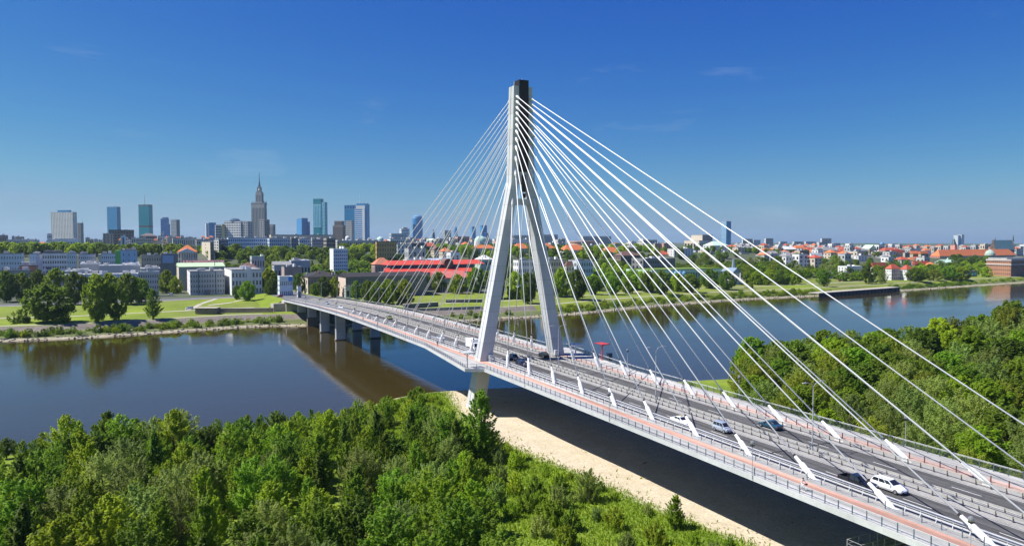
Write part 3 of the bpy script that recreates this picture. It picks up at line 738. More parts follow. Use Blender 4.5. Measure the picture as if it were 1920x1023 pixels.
def on_x(u, v, x):
    r_ = ray(u, v); return CAM + r_ * ((x - CAM[0]) / r_[0])
PANE_CACHE = {}
def pane_mesh(w, h, mat, ax):
    key = (round(w, 2), round(h, 2), mat.name, ax)
    if key not in PANE_CACHE:
        mb = MB(); t = .04
        if ax == 'y': mb.box(-w/2, w/2, -t, t, 0, h); mb.box(-.04, .04, -t - .03, t, 0, h, 1); mb.box(-w/2, w/2, -t - .03, t, h*.62, h*.62 + .06, 1)
        else: mb.box(-t, t, -w/2, w/2, 0, h); mb.box(-t - .03, t + .03, -.04, .04, 0, h, 1)
        PANE_CACHE[key] = mb.mesh("window", [mat, MATS["render_white"]])
    return PANE_CACHE[key]
def facade(mb, panes, P, ux, n, W, z0, z1, cols, rows, fw, fh, rec, top=0.0, bot=0.0):
    """wall plane from P along ux (horizontal unit), outward normal n, with real openings; panes get (centre, w, h)"""
    P = Vector(P); ux = Vector(ux); n = Vector(n)
    def pt(a, z, d=0.0): q = P + ux * a - n * d; return (q.x, q.y, z)
    def wall(a0, a1, zz0, zz1):
        if a1 - a0 > 1e-4 and zz1 - zz0 > 1e-4: mb.quad(pt(a0, zz0), pt(a1, zz0), pt(a1, zz1), pt(a0, zz1))
    H = z1 - z0 - top - bot
    if cols <= 0 or rows <= 0 or H <= 0: wall(0, W, z0, z1); return
    wall(0, W, z0, z0 + bot); wall(0, W, z1 - top, z1)
    cw = W / cols; rh = H / rows
    ww = cw * fw; hh = rh * fh; mx = (cw - ww) / 2; mz0 = (rh - hh) * .45
    for j in range(rows):
        zb = z0 + bot + j * rh
        wall(0, W, zb, zb + mz0); wall(0, W, zb + mz0 + hh, zb + rh)
        a_prev = 0.0
        for i in range(cols):
            a0 = i * cw + mx; a1 = a0 + ww; zz0 = zb + mz0; zz1 = zz0 + hh
            wall(a_prev, a0, zz0, zz1); a_prev = a1
            mb.quad(pt(a0, zz0), pt(a1, zz0), pt(a1, zz0, rec), pt(a0, zz0, rec)); mb.quad(pt(a0, zz1, rec), pt(a1, zz1, rec), pt(a1, zz1), pt(a0, zz1))
            mb.quad(pt(a0, zz0, rec), pt(a0, zz1, rec), pt(a0, zz1), pt(a0, zz0)); mb.quad(pt(a1, zz0), pt(a1, zz1), pt(a1, zz1, rec), pt(a1, zz0, rec))
            panes.append((pt((a0 + a1) / 2, zz0, rec * .9), ww, hh, pt(a0, zz0, rec * .9), pt(a1, zz0, rec * .9), zz1))
        wall(a_prev, W, zb + mz0, zb + mz0 + hh)
def body(root, x0, x1, y0, y1, z0, z1, wall, glassm, front, side, fw=.55, fh=.55, rec=.25, single=False, top=.8, bot=.5, side_wall=None, wname="wall", sfw=None, sfh=None):
    """front / side = (bays, floors). Adds wall and window parts; returns wall object"""
    um = 0 if '_rot' in root else uv_of((x0 + x1) / 2, y0, z1)[0]
    mb = MB(); pf = []; ps = []
    facade(mb, pf, (x0, y0, 0), (1, 0, 0), (0, -1, 0), x1 - x0, z0, z1, front[0], front[1], fw, fh, rec, top, bot)
    left_seen = um > 269
    sm = MB() if side_wall else mb
    sfw = sfw or fw; sfh = sfh or fh
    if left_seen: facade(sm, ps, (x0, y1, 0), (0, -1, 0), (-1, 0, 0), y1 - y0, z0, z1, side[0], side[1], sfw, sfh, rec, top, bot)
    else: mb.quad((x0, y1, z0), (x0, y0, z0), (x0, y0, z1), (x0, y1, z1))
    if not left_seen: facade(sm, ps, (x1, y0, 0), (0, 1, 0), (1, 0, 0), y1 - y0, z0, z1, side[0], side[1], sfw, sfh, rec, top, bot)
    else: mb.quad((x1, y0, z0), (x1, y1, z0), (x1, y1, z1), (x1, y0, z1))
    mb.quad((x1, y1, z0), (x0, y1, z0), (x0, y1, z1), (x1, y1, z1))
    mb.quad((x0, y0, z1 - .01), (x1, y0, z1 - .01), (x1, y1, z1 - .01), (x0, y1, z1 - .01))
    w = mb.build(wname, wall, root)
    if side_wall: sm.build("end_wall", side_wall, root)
    o = Vector(root['_o'])
    if single:
        for c, ww, hh, *_ in pf: inst("window", pane_mesh(ww, hh, glassm, 'y'), root, Vector(c) - o)
        for c, ww, hh, *_ in ps: inst("window", pane_mesh(ww, hh, glassm, 'x'), root, Vector(c) - o)
    elif pf or ps:
        gm = MB()
        for c, ww, hh, a, b, zt in pf + ps: gm.quad(a, b, (b[0], b[1], zt), (a[0], a[1], zt))
        tag(gm.build("window_panes", glassm, root), kind='stuff')
    return w
def flat_roof(root, x0, x1, y0, y1, z, mat=None, boxes=2, seed=0, parapet=.6, boxm=None):
    mb = MB(); mat = mat or grey_r; t = .3; e = .12
    mb.box(x0 - e, x1 + e, y0 - e, y0 + t, z, z + parapet); mb.box(x0 - e, x1 + e, y1 - t, y1 + e, z, z + parapet); mb.box(x0 - e, x0 + t, y0 + t, y1 - t, z, z + parapet); mb.box(x1 - t, x1 + e, y0 + t, y1 - t, z, z + parapet)
    mb.quad((x0 + t, y0 + t, z + .1), (x1 - t, y0 + t, z + .1), (x1 - t, y1 - t, z + .1), (x0 + t, y1 - t, z + .1))
    rf = mb.build("roof", mat, root)
    rr = random.Random(seed)
    for _ in range(boxes):
        w = min(rr.uniform(1.5, 4.5), (x1 - x0) * .3); d = min(rr.uniform(2, 5), (y1 - y0) * .3); h = rr.uniform(.8, 2.6)
        x = rr.uniform(x0 + t, x1 - t - w); y = rr.uniform(y0 + t, y0 + (y1 - y0) * .6)
        b = MB(); b.box(x, x + w, y, y + d, z + .1, z + parapet + h); b.build("rooftop_housing", boxm or rr.choice([white_w, grey_w, concrete_w]), rf)
    return rf
def hip_roof(root, x0, x1, y0, y1, z, h, mat, e=.6, gable=None, name="roof"):
    mb = MB(); x0 -= e; x1 += e; y0 -= e; y1 += e; w = x1 - x0; d = y1 - y0
    if gable == 'x': mb.add([(x0,y0,z),(x1,y0,z),(x1,y1,z),(x0,y1,z),(x0,(y0+y1)/2,z+h),(x1,(y0+y1)/2,z+h)], [(0,1,5,4),(2,3,4,5),(3,0,4),(1,2,5),(3,2,1,0)])
    elif gable == 'y': mb.add([(x0,y0,z),(x1,y0,z),(x1,y1,z),(x0,y1,z),((x0+x1)/2,y0,z+h),((x0+x1)/2,y1,z+h)], [(0,1,4),(2,3,5),(3,0,4,5),(1,2,5,4),(3,2,1,0)])
    elif w >= d:
        mb.add([(x0,y0,z),(x1,y0,z),(x1,y1,z),(x0,y1,z),(x0+d/2,(y0+y1)/2,z+h),(x1-d/2,(y0+y1)/2,z+h)], [(0,1,5,4),(1,2,5),(2,3,4,5),(3,0,4),(3,2,1,0)])
    else:
        mb.add([(x0,y0,z),(x1,y0,z),(x1,y1,z),(x0,y1,z),((x0+x1)/2,y0+w/2,z+h),((x0+x1)/2,y1-w/2,z+h)], [(0,1,4),(1,2,5,4),(2,3,5),(3,0,4,5),(3,2,1,0)])
    rf = mb.build(name, mat, root)
    return rf
def chimneys(rf, x0, x1, y0, y1, z, n, seed, mat=None):
    rr = random.Random(seed)
    for _ in range(n):
        x = rr.uniform(x0, x1); y = rr.uniform(y0, y0 + (y1 - y0) * .5); b = MB(); b.box(x - .45, x + .45, y - .4, y + .4, z, z + rr.uniform(1.4, 2.4)); b.build("chimney", mat or rr.choice([white_w, brick_w, cream_w]), rf)
def dims(ul, ur, vt, D, us=None, dy=12.0):
    um = (ul + ur) / 2; yf = y_of(um, D)
    xa = float(on_y(ul, vt, yf)[0]); xb = float(on_y(ur, vt, yf)[0]); zt = float(on_y(um, vt, yf)[2])
    if us is not None:
        q = on_x(us, vt, xa if um > 269 else xb); dy = min(max(float(q[1]) - yf, 4.0), 140.0)
    return xa, xb, yf, yf + dy, zt
def building(name, label, ul, ur, vt, D, us=None, dy=12.0, wall=None, gl=None, front=(6, 4), side=(3, 4), fw=.5, fh=.5, roof='flat', rm=None, rh=4.0, zb=None, single=False, cat='building', boxes=2, chim=0, rec=.25, top=.8, bot=.6, side_wall=None, group=None, sfw=None, sfh=None, parapet=.6):
    x0, x1, y0, y1, zt = dims(ul, ur, vt, D, us, dy)
    if roof in ('hip', 'gx', 'gy'): zt -= rh
    g = ground_w((x0 + x1) / 2, y0) if zb is None else zb
    g2 = min(g, ground_w((x0 + x1) / 2, y1)) - 1.0
    root = empty(name, ((x0 + x1) / 2, (y0 + y1) / 2, g), label, cat, group)
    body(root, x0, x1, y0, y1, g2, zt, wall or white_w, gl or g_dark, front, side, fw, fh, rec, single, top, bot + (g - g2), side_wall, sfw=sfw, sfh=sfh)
    sd = int(ul * 7 + vt)
    if roof == 'flat': flat_roof(root, x0, x1, y0, y1, zt, rm, boxes, sd, parapet)
    elif roof != 'none':
        rf = hip_roof(root, x0, x1, y0, y1, zt + .01, rh, rm or red_r, gable={'gx': 'x', 'gy': 'y'}.get(roof))
        if chim: chimneys(rf, x0 + 1, x1 - 1, y0 + 1, y1 - 1, zt + rh * .35, chim, sd)
    root['_d'] = (x0, x1, y0, y1, g, zt)
    return root
def add_box(root, name, mat, x0, x1, y0, y1, z0, z1, parent=None):
    mb = MB(); mb.box(x0, x1, y0, y1, z0, z1); return mb.build(name, mat, parent or root)
def piece(root, ul, ur, vt, vb, D, us=None, dy=10, wall=None, gl=None, front=(4, 6), side=(3, 6), fw=.7, fh=.6, rec=.2, name="tower_block", roofm=None, parapet=.6, **kw):
    if '_rot' in root:      # tower turned on the city grid: widths measured across the sight line
        ox, oy, kf, kg, ul0, D0 = root['_rot']; x0 = ox + (ul - ul0) * kf; x1 = ox + (ur - ul0) * kf; y0 = oy + (D - D0) * .5; dy = (us - ur) * kg if us and us > ur else dy; y1 = y0 + dy
        zt = float(on_y(ul0, vt, oy)[2]); z0 = float(on_y(ul0, vb, oy)[2]) if vb else root['_o'][2] - 1
    else:
        x0, x1, y0, y1, zt = dims(ul, ur, vt, D, us, dy)
        z0 = float(on_y((ul + ur) / 2, vb, y0)[2]) if vb else root['_o'][2] - 1
    body(root, x0, x1, y0, y1, z0, zt, wall, gl, front, side, fw, fh, rec, False, kw.get('top', .8), kw.get('bot', .5), kw.get('side_wall'), wname=name)
    flat_roof(root, x0, x1, y0, y1, zt, roofm, 0, 0, parapet)
    return x0, x1, y0, y1, z0, zt
def tower_root(name, label, u, D, cat='skyscraper', g=None):
    x, y = xy_of(u, D); return empty(name, (x, y, ground_w(x, y) if g is None else g), label, cat)
def turned_tower(name, label, ul0, D, phi=-40.0, cat='skyscraper'):
    """root at the front-left corner of the main block; the block is turned so that its left-hand front catches the sun"""
    x, y = xy_of(ul0, D); g = ground_w(x, y); t_ = empty(name, (x, y, g), label, cat); ph = math.radians(phi); t_.rotation_euler.z = ph
    sd = np.array([x - CAM[0], y - CAM[1]]); sd /= np.linalg.norm(sd); rh = np.array([sd[1], -sd[0]]); k = math.hypot(x - CAM[0], y - CAM[1]) / math.hypot(FPX, ul0 - 960) * (sd @ FW0[:2])
    t_['_rot'] = (x, y, k / abs(math.cos(ph) * rh[0] + math.sin(ph) * rh[1]), k / max(.2, abs(-math.sin(ph) * rh[0] + math.cos(ph) * rh[1])), float(ul0), float(D))
    return t_
def mast(root, u, vt, vb, D, r=.5, mat=None, name="antenna"):
    if '_rot' in root:
        ox, oy, kf, kg, ul0, D0 = root['_rot']; x = ox + (u - ul0) * kf; y = oy + 8; a = np.array([x, y, on_y(ul0, vb, oy)[2]]); b = np.array([x, y, on_y(ul0, vt, oy)[2]])
    else:
        y = y_of(u, D) + 6; a = on_y(u, vb, y); b = on_y(u, vt, y)
    mb = MB(); mb.tube([a, a * .55 + b * .45, b], [r, r * .7, r * .3], 6); return mb.build(name, mat or rail_steel, root)

# ---- skyline towers -------------------------------------------------------------------------------------------------
t = turned_tower("hotel_tower", "pale grey slab hotel tower with a dense window grid, leftmost of the skyline", 97, 2700, cat='skyscraper')
d = piece(t, 97, 138, 398, None, 2700, us=146, wall=W_("hotel_panel", (.70, .70, .64)), gl=g_dark, front=(14, 28), side=(2, 28), fw=.6, fh=.5)
piece(t, 109, 131, 394.5, 398, 2705, dy=9, wall=mull_blue, gl=g_blue, front=(8, 1), side=(1, 1), name="roof_plant_room")
t = turned_tower("office_tower", "dark brown-grey tower half hidden behind the leftmost hotel", 146.5, 2780, cat='skyscraper')
piece(t, 146.5, 153, 418, None, 2780, us=158, wall=brown_w, gl=g_grey, front=(4, 18), side=(4, 18)); mast(t, 152.5, 411, 418, 2780, 1.2)
t = turned_tower("office_tower", "plain blue-grey glass tower with two small roof masts, left of the teal tower", 202.5, 2900, cat='skyscraper')
piece(t, 202.5, 221, 388, None, 2900, us=228, wall=mull_blue, gl=glass("glass_slate", (.10, .34, .50)), front=(16, 40), side=(9, 40), fw=.8, fh=.7, side_wall=mull_navy); mast(t, 214, 381, 388, 2900, .9); mast(t, 210, 384, 388, 2900, .6)  # right flank in navy: its shade is put into the wall colour
add = turned_tower("hotel_tower", "dark teal glass tower with a tall roof antenna and dark belt", 261.5, 2850, cat='skyscraper'); t = add
d = piece(t, 261.5, 280.5, 426, None, 2850, us=288, wall=mull_teal, gl=g_teal, front=(16, 8), side=(8, 8), fw=.85, fh=.8)
piece(t, 261.5, 280.5, 423, 426, 2850, us=288, wall=black_r, gl=g_navy, front=(0, 0), side=(0, 0), name="dark_belt")
piece(t, 261.5, 280.5, 386, 423, 2850, us=288, wall=mull_teal, gl=g_teal, front=(16, 28), side=(8, 28), fw=.85, fh=.8)
piece(t, 261.5, 280.5, 384, 386, 2850, us=288, wall=black_r, gl=g_navy, front=(0, 0), side=(0, 0), name="crown_band")
mast(t, 270.5, 375, 384, 2850, 2.2); mast(t, 270.5, 365, 376, 2850, 1.2)
t = turned_tower("office_tower", "navy stepped glass tower right of the teal antenna tower", 302.5, 2750, cat='skyscraper')
piece(t, 302.5, 316, 410, None, 2750, us=318, wall=mull_navy, gl=g_navy, front=(10, 22), side=(6, 22), fw=.85, fh=.7); piece(t, 316, 320, 420, None, 2745, us=321, wall=mull_navy, gl=g_navy, front=(4, 20), side=(4, 20), fw=.85, fh=.7); piece(t, 305, 313, 407.5, 410, 2755, wall=mull_navy, gl=g_navy, front=(0, 0), side=(0, 0), name="roof_plant_room")
t = turned_tower("apartment_tower", "grey gridded tower with a dark right flank, beside the navy stepped tower", 321.5, 2600, cat='skyscraper')
piece(t, 321.5, 332, 412, None, 2600, us=338.5, wall=grey_w, gl=g_grey, front=(6, 18), side=(6, 18), side_wall=dgrey_w); mast(t, 329, 402, 412, 2600, .5)  # darker grey on the right flank is painted shade
t = tower_root("apartment_tower", "slim white and blue striped tower left of the white balcony block", 396, 2300)
piece(t, 386, 392, 419, None, 2300, us=385, wall=white_w, gl=g_sky, front=(1, 1), side=(1, 1), fw=.2, fh=.9); piece(t, 392, 405, 417.5, None, 2310, dy=14, wall=mull_blue, gl=g_blue, front=(8, 14), side=(4, 14), fw=.8, fh=.7)
t = turned_tower("apartment_block", "white apartment block with stacked balconies and a grey round plant room", 421, 1600, cat='apartment block')
d = piece(t, 421, 452, 415, None, 1600, dy=20, wall=white_w, gl=g_dark, front=(7, 11), side=(2, 11), fw=.75, fh=.38)
piece(t, 452, 464, 415.5, None, 1604, dy=20, wall=grey_w, gl=g_dark, front=(3, 11), side=(2, 11), fw=.5, fh=.4)
mb = MB(); x, y = (d[0] + d[1]) / 2, d[2] + 10; z = d[5]; mb.lathe((x, y, z), [(11, 0), (11, 2.5), (8, 5.5), (3, 7), (.3, 7.2)], 18); mb.build("round_plant_room", g_grey, t)
t = tower_root("apartment_block", "plain grey-white block with a yellow stripe left of the balcony block", 411, 1590, 'apartment block')
piece(t, 404, 416, 422, None, 1590, dy=14, wall=concrete_w, gl=g_dark, front=(1, 9), side=(2, 9), fw=.85, fh=.35); piece(t, 416, 421, 420.5, None, 1592, dy=14, wall=yellow_w, gl=g_dark, front=(0, 0), side=(0, 0))
# palace tower with spire
D = 2420; t = turned_tower("palace_tower", "grey-brown stepped palace tower with a needle spire, tallest of the skyline", 472.5, 2420, cat='skyscraper')
st = W_("palace_stone", (.27, .275, .285)); std = W_("palace_stone_dark", (.23, .22, .215))
piece(t, 472.5, 497, 384, None, D, us=501.5, wall=st, gl=g_dark, front=(9, 1), side=(2, 1), fw=.42, fh=.9, top=3, rec=1.2)
piece(t, 472.0, 497.8, 380.5, 384, D, us=502, wall=st, gl=g_dark, front=(11, 1), side=(4, 1), fw=.5, fh=.6, name="crown_gallery", top=.5)
for uu in (472.5, 476, 494, 497.5): mast(t, uu, 376.5, 380.6, D, 1.6, st, "corner_obelisk")
piece(t, 463.5, 472, 421, None, D + 10, dy=14, wall=st, gl=g_dark, front=(4, 1), side=(2, 1), fw=.42, fh=.85, rec=.9); piece(t, 498, 511, 421, None, D + 10, dy=14, wall=st, gl=g_dark, front=(5, 1), side=(2, 1), fw=.42, fh=.85, rec=.9)
piece(t, 480.2, 491.8, 362, 380.5, D + 3, dy=11, wall=st, gl=g_dark, front=(4, 1), side=(3, 1), fw=.4, fh=.7, name="upper_shaft")
piece(t, 481.3, 490.7, 359.5, 362, D + 4, dy=9, wall=std, gl=g_dark, front=(0, 0), side=(0, 0), name="upper_cornice")
piece(t, 482.8, 489.2, 351, 359.5, D + 5, dy=8, wall=st, gl=g_dark, front=(2, 1), side=(2, 1), fw=.6, fh=.75, name="clock_lantern")
ox, oy, kf, kg, ul0, D0 = t['_rot']; sx_ = ox + (486.2 - ul0) * kf; sy_ = oy + 6.5; zz = [float(on_y(472.5, v_, oy)[2]) for v_ in (351, 340, 321.5)]
mb = MB(); mb.tube([(sx_, sy_, zz[0]), (sx_, sy_, zz[0] * .4 + zz[1] * .6), (sx_, sy_, zz[1]), (sx_, sy_, zz[2])], [4.5, 2.8, 1.4, .35], 8); mb.build("spire", M("spire_bronze", (.10, .13, .17), .4, metallic=.5), t)
cz_ = float(on_y(472.5, 355.5, oy)[2]); cyf = oy + 2.5 - .1; mb = MB(); mb.tube([(sx_, cyf - .4, cz_), (sx_, cyf + .2, cz_)], 3.0, 16); mb.build("clock_face", white_paint, t)
t = turned_tower("apartment_tower", "slim grey tower standing before the spired palace", 486, 1900, cat='skyscraper')
piece(t, 486, 496.5, 411, None, 1900, dy=16, wall=grey_w, gl=g_dark, front=(3, 14), side=(2, 14), fw=.7, fh=.5); piece(t, 496.5, 500, 412, None, 1904, dy=14, wall=dgrey_w, gl=g_dark, front=(1, 14), side=(2, 14))
t = tower_root("office_tower", "short bright-blue glass tower with a stepped right edge", 567, 2500)
piece(t, 565.5, 577, 409, None, 2500, us=556, wall=mull_navy, gl=g_blue, front=(6, 14), side=(8, 14), fw=.9, fh=.8, side_wall=mull_blue); piece(t, 577, 581, 416, None, 2502, dy=20, wall=mull_navy, gl=g_blue, front=(2, 12), side=(2, 12), fw=.9, fh=.8); mast(t, 566, 404, 409, 2500, .6)  # navy front, lighter blue left flank: shade and sun painted into the walls
t = turned_tower("hotel_tower", "tallest light-teal hotel tower with striped front and dark cut-out foot", 588.3, 2650, cat='skyscraper')
piece(t, 588.3, 603, 426, None, 2650, dy=20, wall=mull_teal, gl=g_teal, front=(8, 6), side=(3, 6), fw=.85, fh=.8)
lt = W_("light_teal_panel", (.26, .58, .66)); d = piece(t, 588.3, 603, 383, 426, 2649, dy=20, wall=lt, gl=g_lteal, front=(5, 1), side=(2, 1), fw=.5, fh=.93, rec=.8)
piece(t, 588.3, 603, 379.5, 383, 2650, dy=20, wall=mull_teal, gl=g_teal, front=(0, 0), side=(0, 0), name="dark_band"); piece(t, 588.3, 602.6, 373, 379.5, 2650, dy=20, wall=mull_teal, gl=g_teal, front=(8, 2), side=(2, 2), name="crown_block"); piece(t, 603, 609.5, 379.5, None, 2652, dy=20, wall=lt, gl=g_teal, front=(2, 30), side=(2, 30), fw=.5, fh=.6)
t = turned_tower("office_tower", "brown-grey office tower with a narrower top, left of the white-striped glass tower", 624.5, 2300, cat='skyscraper')
piece(t, 624.5, 643.5, 423, None, 2300, dy=22, wall=brown_w, gl=g_dark, front=(12, 1), side=(4, 1), fw=.5, fh=.9); piece(t, 627, 641, 414.5, 423, 2304, dy=16, wall=brown_w, gl=g_dark, front=(10, 1), side=(3, 1), fw=.5, fh=.8)
t = turned_tower("office_tower", "wide teal glass tower with white striped right half and rounded white frame", 646.5, 2550, cat='skyscraper')
piece(t, 646.5, 666, 392, None, 2550, us=645.5, wall=mull_teal, gl=g_blue, front=(12, 24), side=(3, 24), fw=.88, fh=.8); piece(t, 646.5, 666, 384.8, 392, 2550, us=645.5, wall=mull_blue, gl=g_navy, front=(4, 1), side=(1, 1), fw=.7, fh=.8, name="crown_windows")
piece(t, 666, 680.5, 391.5, None, 2548, dy=20, wall=white_w, gl=g_blue, front=(1, 18), side=(1, 18), fw=.96, fh=.6); piece(t, 668.5, 685, 385.5, 391.5, 2548, dy=20, wall=white_w, gl=g_blue, front=(0, 0), side=(0, 0), name="white_frame_head"); piece(t, 680.5, 684.5, 391.5, None, 2547, dy=20, wall=white_w, gl=g_blue, front=(0, 0), side=(0, 0), name="white_frame_post"); piece(t, 684.5, 688.5, 383, None, 2552, dy=20, wall=mull_blue, gl=g_blue, front=(2, 26), side=(2, 26), fw=.85, fh=.75)
piece(t, 668, 687, 382, 385.5, 2560, dy=12, wall=mull_blue, gl=g_blue, front=(0, 0), side=(0, 0), name="roof_plant_room"); mast(t, 673, 364, 382, 2560, .7, white_paint); mast(t, 686.5, 374, 383, 2560, .6)
t = turned_tower("apartment_tower", "thin grey slab tower in front of the wide teal glass tower", 648.5, 2000, cat='skyscraper'); piece(t, 648.5, 660, 413.5, None, 2000, dy=14, wall=concrete_w, gl=g_dark, front=(5, 14), side=(2, 14), fw=.6, fh=.5)
t = tower_root("office_tower", "rounded-top blue glass tower behind the leftmost stays", 786, 2800)
x0, x1, y0, y1, zt = dims(776, 795, 409, 2800, None, 34); cx, cy, R = (x0 + x1) / 2, y0 + 18, (x1 - x0) / 2; g = t['_o'][2]
mb = MB(); n_ = 20
for fl in range(26):
    za = g + (zt - g) * fl / 26; zb_ = g + (zt - g) * (fl + 1) / 26; mb.lathe((cx, cy, 0), [(R, za), (R, zb_ - .9)], n_, 0); mb.lathe((cx, cy, 0), [(R * .985, zb_ - .9), (R * .985, zb_)], n_, 1)
mb.build("round_shaft", [g_blue, mull_pale], t); mb = MB(); mb.lathe((cx, cy, zt), [(R * .9, 0), (R * .86, 6), (R * .7, 10), (R * .4, 12.5), (.3, 13)], n_); mb.build("domed_top", g_sky, t)
piece(t, 774, 777.5, 420, None, 2795, dy=14, wall=mull_blue, gl=g_sky, front=(2, 20), side=(2, 20), fw=.8, fh=.7)
t = tower_root("office_block", "pale office block with a white slab frame left of the rounded blue tower", 760, 2500, 'office block'); piece(t, 752.5, 768, 429, None, 2500, dy=20, wall=white_w, gl=g_sky, front=(1, 6), side=(1, 6), fw=.7, fh=.4); piece(t, 756, 764, 426.5, 429, 2505, wall=grey_w, gl=g_sky, front=(0, 0), side=(0, 0), name="roof_plant_room")
t = tower_root("office_block", "low grey office block with a mint roof edge, above the yellow building", 748, 2100, 'office block'); piece(t, 733.5, 762, 438, None, 2100, dy=22, wall=grey_w, gl=g_sky, front=(10, 4), side=(3, 4), roofm=green_r)
for (ul, ur, vt, D, lab, wall, gl_) in [(834, 846, 432, 2700, "small flat grey tower behind the middle stays", concrete_w, g_grey), (885.5, 892, 425, 2900, "pale blue tower left of the pylon's near leg", mull_blue, g_sky), (904, 913, 422.5, 2900, "mid-blue glass tower just left of the pylon's near leg", mull_blue, g_blue), (912, 917, 437, 2600, "little navy block touching the pylon's near leg", mull_navy, g_navy)]:
    t = tower_root("office_tower", lab, (ul + ur) / 2, D); piece(t, ul, ur, vt, None, D, dy=18, wall=wall, gl=gl_, front=(6, 12), side=(3, 12), fw=.8, fh=.65)
t = tower_root("office_tower", "bullet-shaped blue tower behind the middle stays", 854, 2700); x, y = xy_of(854, 2705); z0 = t['_o'][2]; zt = float(on_y(854, 424, y)[2]); hh = zt - z0; mb = MB(); mb.lathe((x, y, z0), [(9, -1), (9, hh * .6), (8, hh * .78), (5.5, hh * .92), (2, hh * .99), (.2, hh)], 16); mb.build("glass_shell", g_sky, t)
t = tower_root("office_tower", "blue tower behind the right-hand stays, alone above the roofs", 1362, 2300)
piece(t, 1362, 1371, 415, None, 2300, us=1352.5, wall=mull_blue, gl=glass("glass_clear_blue", (.05, .28, .50)), front=(8, 24), side=(8, 24), fw=.85, fh=.75, side_wall=mull_pale); mast(t, 1359, 408, 415, 2300, .5)  # pale left flank paints in the sunlight; the front keeps the blue
t = tower_root("apartment_tower", "white and blue tower block behind the castle's clock tower", 1798, 2600); piece(t, 1796.5, 1803, 441, None, 2600, us=1788, wall=W_("pale_blue_panel", (.45, .55, .68)), gl=g_sky, front=(3, 16), side=(4, 16), side_wall=white_w); piece(t, 1803, 1808, 440, None, 2602, dy=12, wall=white_w, gl=g_sky, front=(2, 16), side=(2, 16))
# far slab blocks on the horizon
for ul, ur, vt, lab in [(958, 1000, 441, "long white slab block on the horizon between the pylon legs"), (1006, 1046, 440, "long pale slab block on the horizon right of the pylon"), (1093, 1146, 443, "long ribbed slab block on the horizon above the orange roofs")]:
    t = tower_root("slab_block", lab, (ul + ur) / 2, 2500, 'apartment block'); piece(t, ul, ur, vt, None, 2500, dy=14, wall=concrete_w, gl=g_grey, front=(26, 1), side=(2, 1), fw=.45, fh=.85)
k = 0
for ul, ur, vt, us, nm in [(1393, 1411, 448, 1391, "white block with a dark spire behind it, first block right of the blue tower"), (1413, 1426, 450, None, "small white and navy block, second right of the blue tower"), (1436, 1450, 447, 1433, "white tower block with dark right flank, third right of the blue tower"), (1463, 1476, 453, 1460, "low pale block, fourth right of the blue tower"), (1489, 1507, 453, 1486, "white and dark striped block left of the middle of the right skyline"), (1511, 1531, 453, 1508, "white and dark striped block in the middle of the right skyline"), (1536, 1558, 454, 1530, "white-ended block with bluish front right of the striped blocks"), (1561, 1575, 456, None, "low stepped pale block at the end of the striped row"), (1541, 1559, 447, 1538, "tall pale and blue-green block behind the striped row")]:
    t = tower_root("apartment_block", nm, (ul + ur) / 2, 2300 + k * 12, 'apartment block'); piece(t, ul, ur, vt, None, 2300 + k * 12, us=us, dy=14, wall=[grey_w, bluegrey_w][k % 2], gl=g_dark, front=(7, 8), side=(3, 8), side_wall=white_w, fw=.55, fh=.5); k += 1

# ---- middle distance --------------------------------------------------------------------------------------------------
B = building
B("office_block", "dark low slab roof at the left picture edge on the skyline", -30, 12, 441, 1500, dy=20, wall=dgrey_w, front=(12, 2), cat='office block')
B("museum_block", "low yellow-grey flat block on the left skyline", 22, 43, 444, 1500, dy=20, wall=sand_w, front=(6, 2), cat='building'); B("flat_block", "long pale flat-roofed block on the left skyline behind the trees", 12, 50, 449.5, 1350, dy=20, wall=concrete_w, front=(12, 2), rm=white_r, cat='building')
B("white_office", "small white office left of the slab hotel's foot", 88, 97, 439, 1700, dy=14, wall=white_w, front=(3, 3), cat='office block'); B("pavilion", "low white pavilion with glass roof in front of the slab hotel", 103, 150, 448, 1400, dy=16, wall=white_w, rm=white_r, front=(10, 1), cat='building')
t = B("concrete_block", "rounded concrete block with a dark slit, below the plain blue tower", 193, 212, 438, 1250, dy=20, wall=sand_w, front=(3, 7), side=(3, 7), fw=.2, fh=.7, cat='office block')
B("brown_slab_block", "dark brown overhanging slab block below the plain blue tower", 204, 251, 432.5, 1500, dy=24, wall=brown_w, front=(9, 6), fw=.7, fh=.5, parapet=2.0, rm=black_r, cat='office block')
B("pale_stair_block", "pale narrow block with a dark window strip before the brown slab block", 226, 236, 442, 1240, dy=14, wall=paleblue_w, front=(1, 1), side=(2, 4), fw=.35, fh=.85, cat='office block')
B("brown_roof_block", "brown mansard-roofed block below the teal antenna tower", 262, 294, 437, 1600, dy=24, wall=brown_w, front=(9, 3), roof='hip', rm=R_("roof_slate_brown", (.15, .12, .12)), rh=6, cat='office block')
B("white_office", "small white block below the navy stepped tower", 301, 308, 437, 1700, dy=16, wall=white_w, front=(2, 4), cat='office block'); B("tenement", "beige tenement with grey roof below the brown mansard block", 255, 288, 447, 1250, dy=16, wall=cream_w, front=(9, 4), rm=grey_r, cat='tenement house')
B("tenement", "orange-cream gabled tenement on the slope", 304, 313, 447, 1150, us=303.5, wall=cream_w, front=(3, 4), roof='gy', rm=grey_r, rh=4, cat='tenement house'); B("tenement", "cream tenement with blank sunlit gable on the slope", 313, 324, 446, 1140, us=312.5, wall=cream_w, front=(0, 0), side=(0, 0), cat='tenement house')
B("museum", "long pale museum with a row of tall windows above the orange-roofed palace", 324, 368, 447, 1100, dy=24, wall=concrete_w, front=(11, 2), fw=.4, fh=.7, rm=grey_r, cat='building'); B("museum_wing", "plain pale wing right of the long museum", 368, 388, 450, 1095, dy=20, wall=concrete_w, front=(5, 3), cat='building')
